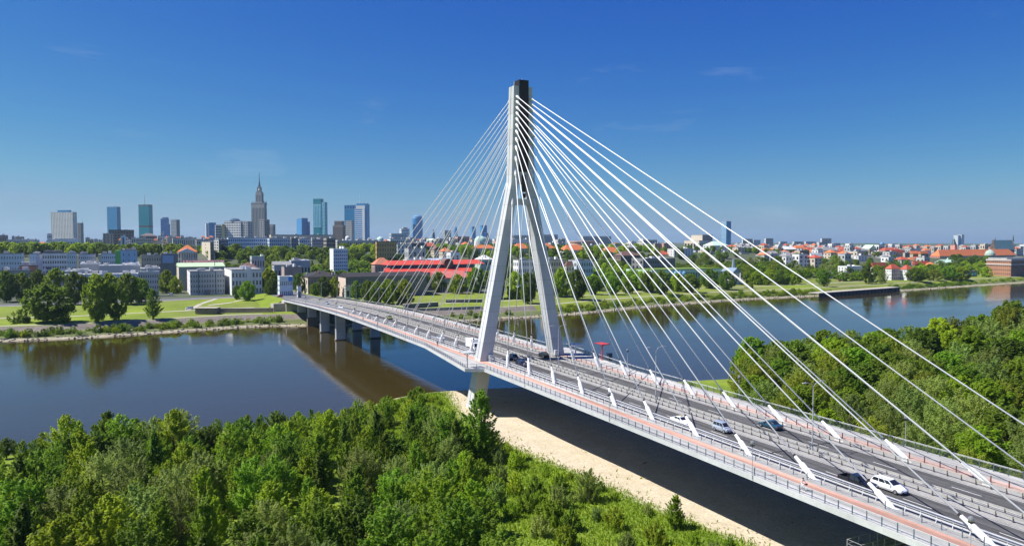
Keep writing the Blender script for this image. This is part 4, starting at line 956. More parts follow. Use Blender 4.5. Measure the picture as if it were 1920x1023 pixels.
t = B("baroque_palace", "small baroque palace with orange hip roof and columned front", 334, 370, 459.5, 830, dy=18, wall=cream_w, gl=g_dark, front=(9, 2), side=(3, 2), fw=.42, fh=.6, roof='hip', rm=orange_r, rh=7.5, single=True, zb=20, cat='palace'); x0, x1, y0, y1, g, zt = t['_d']
cx = (x0 + x1) / 2 - 1
for i in range(6): mb = MB(); mb.tube([(cx - 6 + i * 2.4, y0 - 1.6, g), (cx - 6 + i * 2.4, y0 - 1.6, zt - 1)], .4, 8); mb.build("column", white_w, t)
mb = MB(); mb.box(cx - 7.5, cx + 7.5, y0 - 2.4, y0 - .02, zt - 1, zt + .6); mb.add([(cx - 7.5, y0 - 2.4, zt + .6), (cx + 7.5, y0 - 2.4, zt + .6), (cx, y0 - 2.4, zt + 4), (cx - 7.5, y0 + 5, zt + .6), (cx + 7.5, y0 + 5, zt + .6), (cx, y0 + 5, zt + 4)], [(0, 1, 2), (3, 5, 4), (0, 2, 5, 3), (1, 4, 5, 2), (0, 3, 4, 1)]); mb.build("portico", white_w, t); add_box(t, "terrace_wall", sand_w, x0 + 4, x1 - 8, y0 - 8, y0 - 3, 8, 20.5)
B("tenement", "cream tenement with a tall blank sunlit flank, right of the orange-roofed palace", 394, 401, 454, 860, us=377, wall=dgrey_w, front=(3, 6), side=(1, 6), sfw=.1, sfh=.2, side_wall=cream_w, cat='tenement house')  # cream house: its shaded front is painted dark grey
B("tenement", "grey tall narrow tenement right of the cream blank-flanked one", 410, 415, 450, 900, us=401, wall=dgrey_w, front=(2, 6), side=(2, 6), side_wall=grey_w, cat='tenement house'); B("apartment_block", "small block with white balcony stripes left of the long banded office", 415, 428, 449, 950, dy=14, wall=grey_w, front=(1, 5), fw=.9, fh=.4, cat='apartment block')  # grey tenement: darker front is painted shade, lighter flank the sunlit side
B("banded_office", "long office block with white and blue window bands", 428, 505, 446, 1000, dy=18, wall=paleblue_w, gl=g_navy, front=(20, 4), fw=.62, fh=.45, boxes=7, rm=grey_r, cat='office block')
for ul, ur, vt, lab, wl, bays in [(505, 546, 447, "dark blue-grey office wing right of the white-banded block", bluegrey_w, (11, 4)), (546, 561, 447, "darkest narrow office wing in the terraced row", dgrey_w, (3, 4)), (561, 585, 448, "slate office wing with vertical bays", bluegrey_w, (6, 4)), (585, 612, 448.5, "grey office wing with fine window grid at the row's end", grey_w, (9, 5))]:
    B("office_wing", lab, ul, ur, vt, 990 + ul / 50, dy=18, wall=wl, gl=g_navy, front=bays, fw=.6, fh=.5, boxes=4, cat='office block')
B("corner_block", "beige corner block with dark balconies, right end of the office row", 612, 629, 447, 985, dy=18, wall=sand_w, gl=g_dark, front=(1, 4), fw=.85, fh=.55, cat='office block'); B("long_beige_block", "long beige top-floor band rising behind the office row", 508, 628, 440.5, 1150, dy=16, wall=cream_w, front=(24, 2), fw=.4, fh=.4, rm=grey_r, cat='office block')
t = tower_root("radar_dome", "white radome dome in front of the teal glass tower's foot", 652, 1700, 'dome'); x, y = xy_of(652, 1700); zt = float(on_y(652, 447, y)[2]); mb = MB(); mb.lathe((x, y, 0), [(5.5, t['_o'][2] - 1), (5.5, zt), (5, zt + 3), (3.4, zt + 5), (.2, zt + 5.8)], 18); mb.build("dome_shell", white_w, t)
B("long_low_block", "long low grey block with white roof line left of the green dome", 633, 708, 451, 1200, dy=16, wall=grey_w, front=(20, 2), rm=white_r, cat='building')
def dome_building(name, label, u, vtop, vbase, wpx, D, domem, wallm, ribs=True):
    t = tower_root(name, label, u, D, 'domed building'); x, y = xy_of(u, D); R = wpx / 2 * D / FPX; zb_ = float(on_y(u, vbase, y)[2]); zt = float(on_y(u, vtop, y)[2]); g = t['_o'][2]
    mb = MB(); mb.lathe((x, y, 0), [(R * 1.05, g - 1), (R * 1.05, zb_)], 24); mb.build("drum", wallm, t)
    mb = MB(); h = zt - zb_; mb.lathe((x, y, zb_), [(R * math.cos(a), h * .9 * math.sin(a)) for a in np.linspace(0, 1.5, 8)], 24); mb.build("dome", domem, t); mb = MB(); mb.lathe((x, y, zb_ + h * .88), [(R * .14, 0), (R * .14, h * .1), (.05, h * .2)], 8); mb.build("lantern", domem, t)
    return t
dome_building("green_dome_hall", "small green copper dome above the yellow building", 713, 443, 450, 13, 1500, green_r, white_w)
dome_building("rotunda_church", "wide pale green copper dome seen left of the near pylon leg", 901, 441, 452, 23, 1300, R_("copper_pale", (.42, .60, .50)), white_w)
B("yellow_house", "ochre yellow house with flat dark roof below the green dome", 706, 744, 453.5, 900, us=704, dy=12, wall=ochre_w, gl=g_dark, front=(8, 4), fw=.4, fh=.5, single=True, zb=22, rm=brown_r, cat='building'); B("office_block", "white modern office with a row of dark windows right of the yellow house", 732, 765, 448, 1150, dy=16, wall=white_w, front=(9, 3), cat='office block')
t = B("church", "cream church front with a dark lantern spire behind the left stays", 809, 818, 447, 1350, dy=26, wall=cream_w, front=(3, 2), roof='gy', rm=green_r, rh=4, cat='church'); mast(t, 813, 430, 447, 1355, 3.0, MATS["spire_bronze"], "lantern_spire")
for ul, ur, vt, D, wl, rf, rm, lab in [(766, 798, 466, 760, grey_w, 'flat', grey_r, "grey-white apartment cube above the red-roofed hall"), (764, 806, 487.5, 690, white_w, 'flat', white_r, "low white flat building touching the red-roofed hall's roof"), (806, 845, 484, 720, paleblue_w, 'gx', blue_r, "hall with a pale blue sheet roof above the red-roofed hall"), (845, 862, 473, 780, white_w, 'flat', grey_r, "white narrow apartment tower right of the small orange-roofed house"), (830, 846, 464, 900, cream_w, 'hip', orange_r, "small cream house with a bright orange hip roof"), (814, 826, 462, 950, cream_w, 'gy', brown_r, "beige gabled house left of the orange hip roof"), (796, 815, 455, 1000, grey_w, 'gx', red_r, "grey house with a red roof strip behind the left stays"), (858, 880, 444, 1250, pink_w, 'flat', grey_r, "pinkish stone building left of the wide green dome"), (890, 930, 459, 1000, white_w, 'hip', orange_r, "long low house with bright orange roof just left of the pylon"), (900, 924, 478, 760, mint_w, 'hip', white_r, "mint and white villa just left of the near pylon leg"), (770, 800, 456, 980, dgrey_w, 'flat', grey_r, "dark grey terrace above the grey-white apartment cube"), (745, 772, 458, 960, white_w, 'flat', grey_r, "white terrace right of the ochre house"), (818, 858, 448, 1200, cream_w, 'flat', grey_r, "pale yellow long palace behind the middle stays")]:
    B("town_house", lab, ul, ur, vt, D, dy=13, wall=wl, front=(max(2, int((ur - ul) * D / FPX / 4)), 3), side=(3, 3), fw=.4, fh=.5, roof=rf, rm=rm, rh=4.5 if rf != 'flat' else 0, chim=2, cat='house')
# orange-roofed university houses
for ul, ur, vt, D, lab in [(965, 994, 456, 1020, "orange-roofed house between the pylon legs"), (1019, 1042, 456, 1010, "orange-roofed house right of the far pylon leg"), (1058, 1100, 459, 1000, "longest orange-roofed house right of the pylon"), (1134, 1166, 463, 980, "orange-roofed house farthest right of the pylon")]:
    B("orange_roofed_house", lab, ul, ur, vt, D, dy=16, wall=white_w, front=(8, 2), roof='hip', rm=orange_r, rh=7, chim=3, cat='house')
t = tower_root("round_building", "brown drum-shaped building above the orange roofs", 1090, 1250, 'building'); x, y = xy_of(1090, 1255); zt = float(on_y(1090, 452, y)[2]); mb = MB(); R = 22; mb.lathe((x, y, 0), [(R, t['_o'][2] - 1), (R, zt - 1.5), (R + 1, zt - 1.5), (R + 1, zt), (R - 2, zt + .2)], 28); mb.build("drum_wall", pink_w, t)
B("white_hall", "white low hall on the slope between the pylon legs", 955, 992, 449, 1300, dy=20, wall=white_w, rm=white_r, front=(8, 1), cat='building')
# cream apartments along the river
for ul, ur, vt, us, lab, wl, rf in [(972, 1000, 487.5, 962, "cream riverside apartments between the pylon legs", white_w, 'flat'), (1029, 1060, 487, None, "cream riverside apartments with balconies right of the far leg", cream_w, 'flat'), (1062, 1081, 489, 1060.5, "sandy riverside apartments with rounded balconies", cream_w, 'hip'), (1081, 1112, 488, None, "grey-blue riverside apartments at the row's right end", bluegrey_w, 'flat')]:
    B("riverside_apartments", lab, ul, ur, vt, 640, us=us, dy=14, wall=wl, gl=g_dark, front=(max(4, int((ur - ul) / 4)), 4), side=(3, 4), fw=.5, fh=.5, roof=rf, rm=brown_r if rf == 'hip' else grey_r, rh=4, single=True, boxes=2, cat='apartment block')
# library, theatre and the roofs behind the right-hand stays
t = B("library", "low green glass library with a planted roof behind the right stays", 1222, 1352, 505, 690, dy=40, wall=green_r, gl=glass("glass_green", (.06, .16, .13)), front=(26, 1), side=(4, 1), fw=.8, fh=.7, rm=M("roof_garden", (.13, .20, .03), .95, .4, .3), boxes=0, cat='library'); x0, x1, y0, y1, g, zt = t['_d']
for i in range(3): mb = MB(); xx = x0 + 26 + i * 5; mb.lathe((xx, y0 - 2.2, g), [(2.0, 0), (2.0, zt - g - 3), (1.2, zt - g - 1.6), (.1, zt - g - 1.2)], 10); mb.build("glass_turret", g_sky, t)
mb = MB(); mb.tube([(x0 + 14, y0 - 4, g + 2), (x0 + 14, y0 + 6, g + 2)], 6.0, 20); mb.build("barrel_vault", MATS["glass_green"], t)
B("dark_office", "dark office with a white roof sign rack above the library", 1206, 1266, 485, 760, dy=20, wall=dgrey_w, gl=g_dark, front=(14, 4), rm=grey_r, boxes=3, cat='office block')
for ul, ur, vt, us, D, wl, rf, rm, lab in [(1164, 1200, 471, None, 880, brown_w, 'hip', brown_r, "brown-roofed old building left of the dark office"), (1228, 1245, 457, 1226, 1150, sand_w, 'flat', grey_r, "beige block left of the red-ribbed building"), (1245, 1263, 456, None, 1150, pink_w, 'flat', grey_r, "red-ribbed building behind the right stays"), (1232, 1258, 470, None, 1000, cream_w, 'hip', red_r, "low house with a red roof above the dark office"), (1264, 1300, 466.5, None, 1000, white_w, 'flat', grey_r, "long white block below the theatre"), (1206, 1232, 450, None, 1300, concrete_w, 'flat', white_r, "pale block with white roof left of the theatre"), (1336, 1366, 463, None, 1500, white_w, 'flat', grey_r, "white block below the mint roof"), (1300, 1330, 467, None, 1250, grey_w, 'flat', grey_r, "grey block below the theatre's right half"), (1420, 1440, 473, 1418, 1050, white_w, 'gy', grey_r, "white gabled house on the slope right of the blue tower"), (1448, 1460, 470, None, 1050, bluegrey_w, 'gx', grey_r, "blue-grey gabled house on the slope"), (1462, 1488, 471, None, 1080, grey_w, 'hip', grey_r, "grey-roofed long house on the slope"), (1500, 1518, 470, 1490, 1100, brown_w, 'flat', grey_r, "house with a large blank beige gable wall"), (1522, 1542, 474, 1518, 1060, pink_w, 'gx', white_r, "stepped rooftop terrace house with pale gables"), (1492, 1512, 460, None, 1400, white_w, 'hip', orange_r, "house with a small orange roof below the striped blocks"), (1470, 1494, 462, None, 1380, white_w, 'hip', white_r, "pale-roofed house left of the small orange roof"), (1514, 1540, 463, None, 1350, cream_w, 'hip', red_r, "red-roofed tenement below the striped blocks"), (1544, 1572, 464, None, 1350, white_w, 'hip', grey_r, "grey-roofed white house right of the red tenement"), (1572, 1608, 466, None, 1380, pink_w, 'hip', red_r, "pink red-roofed tenement left of the yellow church"), (1660, 1690, 464, None, 1400, pink_w, 'hip', red_r, "red-roofed tenement right of the water tower"), (1672, 1696, 468, 1668, 1300, cream_w, 'hip', red_r, "cream tenement below the red-roofed one right of the water tower"), (1712, 1724, 470, 1704, 1280, ochre_w, 'gx', orange_r, "ochre tenement with orange gable, left of two near the castle"), (1727, 1741, 470, 1722, 1270, dgrey_w, 'gx', orange_r, "grey-fronted tenement with ochre flank nearest the castle"), (1697, 1706, 474, 1694, 1270, dgrey_w, 'flat', grey_r, "dark narrow tenement between the cream and ochre ones")]:
    B("tenement", lab, ul, ur, vt, D, us=us, dy=14, wall=wl, front=(max(2, int((ur - ul) * D / FPX / 3.6)), 4), side=(4, 4), fw=.42, fh=.5, roof=rf, rm=rm, rh=5 if rf != 'flat' else 0, chim=2, cat='tenement house', side_wall=cream_w if us else None)
t = tower_root("theatre", "massive pale theatre block with a higher stage tower behind the right stays", 1317, 1650, 'theatre'); piece(t, 1317, 1336, 440.5, None, 1650, us=1296, wall=dgrey_w, gl=g_dark, front=(1, 1), side=(1, 1), fw=.6, fh=.3, side_wall=cream_w, top=3); piece(t, 1311, 1337, 451, None, 1640, us=1283, wall=grey_w, gl=g_dark, front=(6, 1), side=(5, 1), side_wall=cream_w, name="lower_hall")  # pale block: grey fronts are painted shade, cream flanks painted sunlight
B("mint_roof_building", "building with a mint copper hip roof right of the theatre", 1336, 1366, 452, 1560, dy=30, wall=white_w, front=(8, 2), roof='hip', rm=R_("copper_mint", (.50, .68, .52)), rh=9, cat='building')
t = B("small_church", "small riverside church with a slim grey-blue spire", 1373, 1390, 502, 700, dy=16, wall=grey_w, gl=g_dark, front=(3, 1), side=(3, 1), roof='gy', rm=R_("slate_blue", (.20, .27, .34)), rh=5, single=True, cat='church'); mast(t, 1375.5, 485, 505, 702, 2.4, MATS["slate_blue"], "spire"); mast(t, 1388, 511, 527, 690, 1.0, white_w, "porch_column")
t = B("yellow_church", "yellow church with a mint roof and twin gables on the old town skyline", 1630, 1645, 459, 1500, us=1615, wall=cream_w, front=(3, 2), side=(5, 2), roof='gy', rm=R_("copper_mint2", (.50, .68, .52)), rh=8, cat='church', side_wall=yellow_w)
t = tower_root("water_tower", "white tower with a blue domed cap right of the yellow church", 1654, 1500, 'tower'); piece(t, 1648, 1659, 459, None, 1500, dy=12, wall=white_w, gl=g_dark, front=(3, 2), side=(2, 2)); x, y = xy_of(1653.5, 1506); zt = float(on_y(1653.5, 459, y)[2]); mb = MB(); mb.lathe((x, y, zt), [(3.5, 0), (4.2, 2), (3.6, 4), (2, 5.6), (.1, 6.4)], 14); mb.build("domed_cap", g_sky, t)
# white red-roofed pair on the river road
for ul, ur, us, vt, lab in [(1672, 1688, 1660, 495, "white house with red roof and pink front, left of the pair on the river road"), (1701, 1712, 1688, 496, "white house with red roof and pink front, right of the pair on the river road")]:
    t = B("white_house", lab, ul, ur, vt, 800, us=us, wall=W_("pink_front", (.60, .45, .47)), gl=g_dark, front=(4, 3), side=(4, 3), fw=.4, fh=.45, roof='hip', rm=red_r, rh=5, single=True, side_wall=white_w, cat='house')
B("red_hall", "long low red-roofed hall behind the white pair of houses", 1716, 1742, 489, 960, us=1712, wall=brick_w, front=(4, 1), roof='gx', rm=red_r, rh=4, cat='building'); B("red_barn_house", "low house with a red roof left of the white pair", 1638, 1662, 492, 900, us=1634, wall=white_w, front=(5, 1), roof='gx', rm=red_r, rh=5, cat='house')
B("white_shed", "low white riverside building left of the tall dark tree", 1588, 1617, 499.5, 830, dy=12, wall=white_w, front=(6, 1), rm=white_r, cat='building'); B("pale_cottage", "pale bluish cottage behind the upright riverbank tree", 1538, 1562, 508, 800, dy=10, wall=paleblue_w, front=(5, 1), roof='gx', rm=grey_r, rh=3, cat='house'); B("white_cottage", "small white cottage with red patched roof on the river road", 1459, 1474, 508, 800, us=1457, dy=10, wall=white_w, front=(3, 1), roof='gx', rm=red_r, rh=4, cat='house')
B("pink_cottage", "tiny pinkish building among parked cars on the river road", 1585, 1594, 511, 800, us=1578, dy=8, wall=pink_w, front=(2, 1), rm=grey_r, cat='house'); B("kiosk", "small dark kiosk with teal panel left of the brick corner building", 1816, 1832, 508, 880, dy=8, wall=dgrey_w, gl=g_lteal, front=(3, 1), fw=.7, fh=.6, rm=grey_r, boxes=0, cat='kiosk')
# castle, cathedral, brick corner building
D = 1420; t = tower_root("royal_castle", "long pink castle with an orange-red roof and a dark-helmed clock tower", 1830, D, 'castle', g=22); castle_p = W_("castle_pink", (.66, .33, .25)); castle_f = W_("castle_front", (.55, .42, .34))
x0, x1, y0, y1, zt = dims(1762, 1905, 479, D, 1744); zt0 = zt; body(t, x0, x1, y0, y1, 12, zt, castle_f, g_dark, (34, 2), (5, 2), .4, .55, .3, side_wall=castle_p); rf = hip_roof(t, x0, x1, y0, y1, zt + .01, 12, orange_r); chimneys(rf, x0 + 10, x1 - 10, y0 + 4, y1, zt + 4, 9, 3)
piece(t, 1826, 1832, 478, None, D - 8, dy=12, wall=castle_f, gl=g_dark, front=(3, 2), side=(3, 2), name="projecting_bay"); x, y = xy_of(1856, D - 4); mb = MB(); mb.lathe((x, y, 0), [(9, 20), (9, zt + 2), (8.5, zt + 5), (6, zt + 9), (2, zt + 11), (.2, zt + 12)], 18); mb.build("green_domed_pavilion", R_("copper_grey_green", (.36, .46, .38)), t)
x, y = xy_of(1788, D + 30); zr = float(on_y(1788, 459, y)[2]); zt2 = float(on_y(1788, 444, y)[2]); mb = MB(); mb.box(x - 4.5, x + 4.5, y - 4.5, y + 4.5, 20, zr); mb.build("clock_tower_shaft", castle_p, t); mb = MB(); mb.lathe((x, y, zr), [(5, 0), (4.6, 2), (3.2, 4), (3.4, 5.5), (2.0, 8), (2.4, 9.5), (.6, 12), (.15, zt2 - zr)], 12); mb.build("clock_tower_helm", M("dark_copper", (.06, .09, .09), .5), t)
t = tower_root("cathedral", "gothic cathedral with a huge steep green roof and stepped brick gables", 1880, 1650, 'church', g=26); x0, x1, y0, y1, zt = dims(1866, 1902, 468, 1650, 1862); rt = float(on_y(1880, 450, y0)[2]); body(t, x0, x1, y0, y1, 20, zt, brown_w, g_dark, (8, 1), (2, 1), .4, .6, .4); hip_roof(t, x0, x1, y0, y1 + 6, zt + .01, rt - zt, green_r, gable='x')
for xx, nm in ((x0, "west"), (x1, "east")):
    mb = MB(); yc = (y0 + y1 + 6) / 2
    for i in range(7):
        w = (y1 + 6 - y0) * (1 - i / 7) / 2 + .6; mb.box(xx - .8, xx + .8, yc - w, yc + w, zt + (rt - zt) * i / 7 - .2, zt + (rt - zt) * (i + 1) / 7 + 1.0)
    mb.build("stepped_gable", brown_w, t)
mast(t, 1866, 445, 452, 1652, 1.4, MATS["dark_copper"], "gable_turret"); mast(t, 1900, 441, 452, 1652, 1.8, MATS["dark_copper"], "gable_turret")
t = B("brick_corner_building", "large orange brick building with white cornices at the right edge", 1896, 1945, 486, 900, us=1849, wall=W_("brick_shaded_front", (.24, .14, .12)), gl=g_dark, front=(10, 4), side=(12, 4), fw=.4, fh=.5, side_wall=brick_w, single=True, rm=grey_r, boxes=1, cat='building'); x0, x1, y0, y1, g, zt = t['_d']  # front brick darkened as painted shade; the flank keeps the orange
for zz in (zt - 1.4, zt - 6.5): add_box(t, "cornice", white_w, x0 - .55, x1 + .4, y0 - .45, y1 + .3, zz, zz + .8)
B("attic_storey", "set-back pale top storey on the brick corner building", 1888, 1935, 483.5, 905, us=1853, wall=white_w, front=(10, 1), side=(12, 1), rm=grey_r, zb=zt - .5, boxes=0, cat='building')
B("mint_shed", "low mint-roofed hall below the castle's left end", 1772, 1800, 487, 1100, dy=16, wall=mint_w, front=(6, 1), roof='gx', rm=R_("copper_mint3", (.45, .62, .52)), rh=4, cat='building'); t = B("mint_palace", "white palace with a mint hip roof below the castle", 1778, 1796, 482, 1180, us=1774, dy=18, wall=white_w, front=(5, 2), roof='hip', rm=R_("copper_mint4", (.45, .64, .46)), rh=7, cat='palace')

# ---- riverside quarter ------------------------------------------------------------------------------------------------
t = B("grey_front_building", "grey four-storey building with a narrow sunlit white flank facing the lawn", 356, 421, 509, 548, us=350.5, wall=W_("render_grey_shaded", (.40, .42, .43)), gl=g_dark, front=(13, 4), side=(2, 4), fw=.42, fh=.5, single=True, side_wall=white_w, rm=grey_r, boxes=3, cat='building', bot=1.0, top=1.4, sfw=.15, sfh=.3); x0, x1, y0, y1, g, zt = t['_d']  # blue-grey front is painted shade beside the white sunlit flank
for xx in (x0 + 5.6, x0 + 17.5): add_box(t, "green_downpipe_strip", M("dark_green_paint", (.03, .12, .09), .5), xx, xx + .5, y0 - .12, y0 - .01, g, zt)
add_box(t, "entrance", dgrey_w, (x0 + x1) / 2 - 1.6, (x0 + x1) / 2 + 1.6, y0 - .8, y0 - .02, g, g + 3.6); add_box(t, "red_edge", M("red_banner", (.55, .03, .04), .6), x0 - .1, x0 - .02, y1 - 1.0, y1 - .1, g, zt - 1)
t = B("green_roof_hall", "olive hall with a pale green sheet roof behind the grey front building", 335, 421, 493.5, 602, us=331, wall=olive_w, gl=g_grey, front=(3, 1), side=(1, 1), fw=.04, fh=.9, roof='gx', rm=pale_r, rh=2.6, cat='hall', side_wall=cream_w, rec=.1)  # cream end wall puts the sunlight on that side into the colour
mast(t, 402.5, 470, 500, 604, .35, M("mast_grey_green", (.2, .3, .28), .5), "mast")
t = B("white_front_building", "white three-storey building with a blank white flank facing the lawn", 434, 491, 506, 545, us=420.5, wall=W_("render_white_shaded", (.60, .62, .64)), gl=g_dark, front=(9, 3), side=(1, 1), sfw=.02, sfh=.02, fw=.5, fh=.55, single=True, side_wall=white_w, rm=grey_r, boxes=4, cat='building'); x0, x1, y0, y1, g, zt = t['_d']  # white building: the greyer front holds painted shade
add_box(t, "stair_bay", MATS["render_white_shaded"], x0 + 10.5, x0 + 14.0, y0 - .7, y0 - .02, g, zt + 1.2)
for zz in (g + 3, g + 6, g + 9): add_box(t, "stair_window", g_dark, x0 + 11.4, x0 + 13.1, y0 - .78, y0 - .71, zz, zz + 1.7)
B("brown_roof_house", "brown-roofed building behind the white front building", 452, 482, 492, 640, dy=16, wall=grey_w, front=(7, 3), roof='hip', rm=brown_r, rh=4, chim=3, cat='building')
B("grey_school_wing", "long grey-blue building with white rooftop plant behind the park trees", 120, 259, 515, 545, dy=16, wall=bluegrey_w, gl=g_dark, front=(34, 3), side=(3, 3), fw=.55, fh=.5, rm=white_r, boxes=9, cat='building'); B("grey_school_block", "grey end block with dark right flank at the long building's right end", 259, 297, 510, 530, us=306, wall=grey_w, gl=g_dark, front=(9, 4), side=(4, 4), fw=.45, fh=.5, single=True, rm=white_r, boxes=3, cat='building', side_wall=dgrey_w)  # end block's right flank painted dark grey for its shade
for ul, ur, vt, D, lab in [(150, 186, 491, 610, "white shed with a tall white gable among the rooftops"), (186, 262, 494, 600, "long white-roofed hall among the rooftops"), (122, 168, 505, 580, "low white-roofed shed above the park trees"), (264, 300, 500, 590, "white-roofed workshop left of the olive hall")]:
    B("white_roofed_shed", lab, ul, ur, vt + 4, D, dy=22, wall=grey_w, front=(int((ur - ul) / 5), 1), roof='flat', rm=white_r, boxes=int((ur - ul) / 5), cat='shed')
B("long_low_building", "long low dark-roofed building at the left picture edge", -60, 52, 508, 585, dy=16, wall=W_("render_green_grey", (.22, .27, .26)), gl=g_dark, front=(24, 2), rm=grey_r, boxes=5, cat='building'); B("brick_shed", "low reddish-brown shed left of the white panel apartments", 36, 68, 499, 610, dy=10, wall=brick_w, front=(5, 1), rm=brown_r, cat='shed'); B("blue_shed", "small pale blue hut left of the white panel apartments", 40, 53, 492, 640, dy=8, wall=paleblue_w, front=(2, 1), rm=white_r, boxes=0, cat='shed')
t = B("panel_apartments", "white panel apartment block with dark stair strips at left", 79, 124, 475, 655, us=127, wall=white_w, gl=g_dark, front=(10, 6), side=(2, 6), fw=.55, fh=.5, single=True, rm=grey_r, boxes=2, cat='apartment block'); x0, x1, y0, y1, g, zt = t['_d']
for f_ in (.27, .55):
    for j in range(5): add_box(t, "balcony", g_navy, x0 + (x1 - x0) * f_ - 1.6, x0 + (x1 - x0) * f_ + 1.6, y0 - .9, y0 - .02, g + 3 + j * 3.0, g + 4.9 + j * 3.0)
add_box(t, "attic_storey", dgrey_w, x0 + 1, x1 - 4, y0 + .8, y1 - 1, zt + .7, zt + 2.6); B("panel_apartments", "plain lavender-grey end block left of the white panel apartments", 68, 79, 477, 652, dy=14, wall=W_("panel_lavender", (.50, .52, .60)), front=(0, 0), side=(1, 6), cat='apartment block')
for ul, ur, vt, us, D, wl, sw, lab, bays in [(-20, 41, 476, None, 690, bluegrey_w, None, "blue-grey apartment block with a yellow roof hut at the left edge", (12, 5)), (55, 70, 476.5, None, 720, paleblue_w, None, "pale blue block behind the lavender end block", (3, 5)), (125, 142, 475, None, 720, bluegrey_w, None, "grey-blue block right of the white panel apartments", (4, 5)), (147, 178, 477, None, 740, bluegrey_w, None, "blue block with yellow left edge, fourth from left", (8, 5)), (190, 217, 476, None, 740, bluegrey_w, None, "blue block left of the green-edged one", (7, 5)), (226, 257, 469.5, None, 700, W_("panel_sky_blue", (.36, .52, .70)), None, "tall sky-blue apartment end wall with a bright green edge", (3, 5))]:
    t = B("panel_block", lab, ul, ur, vt, D, us=us, dy=14, wall=wl, gl=g_dark, front=bays, side=(2, 5), fw=.35 if bays[0] > 3 else .12, fh=.4, rm=grey_r, boxes=3, cat='apartment block'); x0, x1, y0, y1, g, zt = t['_d']
    if 'green-edged' not in lab and 'yellow left' in lab: add_box(t, "yellow_sunlit_side", yellow_w, x0 - 3, x0 - .01, y0 + .3, y1 - .5, g - 1, zt)  # added strip: the block's sunlit left side imitated in yellow
    if 'left of the green-edged' in lab: add_box(t, "cream_sunlit_side", cream_w, x0 - 3, x0 - .01, y0 + .3, y1 - .5, g - 1, zt)  # cream slab added to imitate the sunlit left side
    if 'bright green' in lab: add_box(t, "green_strip", green_w, x0 - 4.5, x0 - .01, y0 - .05, y1 - .5, g - 1, zt)
B("beige_block", "beige balcony block left of the blue billboard", 265, 302, 479, 745, us=None, dy=14, wall=beige_w, gl=g_dark, front=(8, 4), fw=.4, fh=.45, single=True, rm=grey_r, cat='apartment block'); t = B("billboard_block", "grey block carrying a large pale blue billboard", 302, 334, 476.5, 752, dy=14, wall=dgrey_w, gl=g_dark, front=(0, 0), side=(0, 0), rm=grey_r, cat='building'); x0, x1, y0, y1, g, zt = t['_d']; add_box(t, "billboard", M("billboard_blue", (.30, .42, .60), .5), x0 + 1.2, x0 + 11.5, y0 - .3, y0 - .02, zt - 9, zt - 1)
t = B("apartment_tower", "white ten-storey apartment tower with a blank white flank among trees", 625, 652, 467, 720, us=618, wall=paleblue_w, gl=g_navy, front=(7, 9), side=(1, 1), sfw=.02, sfh=.02, fw=.6, fh=.45, single=True, side_wall=white_w, rm=white_r, boxes=2, cat='apartment block')  # pale blue front puts shade into the white tower's colour
B("red_roof_school", "pink-brown building with orange-red hip roof left of the long red hall", 703, 735, 483, 665, us=696, wall=W_("render_mauve", (.36, .25, .22)), gl=g_dark, front=(6, 2), side=(3, 2), fw=.3, fh=.6, roof='hip', rm=R_("roof_tile_salmon", (.52, .19, .11)), rh=6, single=True, cat='building')
t = B("black_roof_house", "cream house with a black hip roof and white chimneys near the junction", 577, 640, 508, 545, us=563, wall=W_("render_cream_shaded", (.24, .21, .17)), gl=g_dark, front=(12, 2), side=(3, 2), fw=.35, fh=.5, roof='hip', rm=black_r, rh=4.2, single=True, chim=6, side_wall=cream_w, cat='house')  # front is the cream wall darkened for shade; the flank stays cream
t = B("long_grey_building", "long dark-grey building with a bright pink-white end wall", 648, 800, 511, 532, us=634, wall=W_("render_warm_grey", (.21, .20, .19)), gl=g_dark, front=(28, 3), side=(1, 1), sfw=.08, sfh=.1, fw=.35, fh=.55, single=True, side_wall=W_("pink_white_sunlit", (.66, .52, .44)), roof='gx', rm=black_r, rh=2.5, cat='building')  # end wall brightened: its sunlight is put into the colour
# red-roofed hall: two tiers of scarlet roof with a dark clerestory between
D = 600; t = tower_root("red_roofed_hall", "very long hall with two tiers of scarlet roof and a dark clerestory strip", 820, D, 'hall'); x0, x1, y0, y1, zt = dims(728, 888, 510, D, None, 26); body(t, x0, x1, y0, y1, 5, zt, grey_w, g_dark, (30, 1), (4, 1), .4, .5, .2)
mb = MB(); mb.add([(x0 - 1, y0 - 1, zt), (x1 + 1, y0 - 1, zt), (x1 + 1, y0 + 9, zt + 3.6), (x0 - 1, y0 + 9, zt + 3.6), (x0 - 1, y0 - 1, zt - .3), (x1 + 1, y0 - 1, zt - .3), (x1 + 1, y0 + 9, zt - .3), (x0 - 1, y0 + 9, zt - .3)], [(0, 1, 2, 3), (7, 6, 5, 4), (4, 5, 1, 0), (6, 7, 3, 2), (5, 6, 2, 1), (7, 4, 0, 3)]); mb.build("lower_roof", scarlet_r, t)
body(t, x0 + 5, x1 + 4, y0 + 9.1, y1, zt + 2, zt + 6.0, dgrey_w, g_navy, (22, 1), (2, 1), .85, .6, .2, wname="clerestory", top=.3, bot=1.6)
mb = MB(); z = zt + 6.02; mb.add([(x0 + 2, y0 + 7.5, z), (x1 + 14, y0 + 7.5, z), (x1 + 12, y0 + 18, z + 3.4), (x0 + 5, y0 + 18, z + 3.4), (x0 + 2, y1 + 2, z), (x1 + 14, y1 + 2, z)], [(0, 1, 2, 3), (3, 2, 5, 4), (0, 3, 4), (1, 5, 2), (4, 5, 1, 0)]); mb.build("upper_roof", scarlet_r, t)
mb = MB(); xx = x0 + (x1 - x0) * .73; mb.tube([(xx, y0 + 6, z + .6), (xx, y0 + 18, z + .6)], 4.2, 18); mb.build("arched_dormer", brown_r, t)
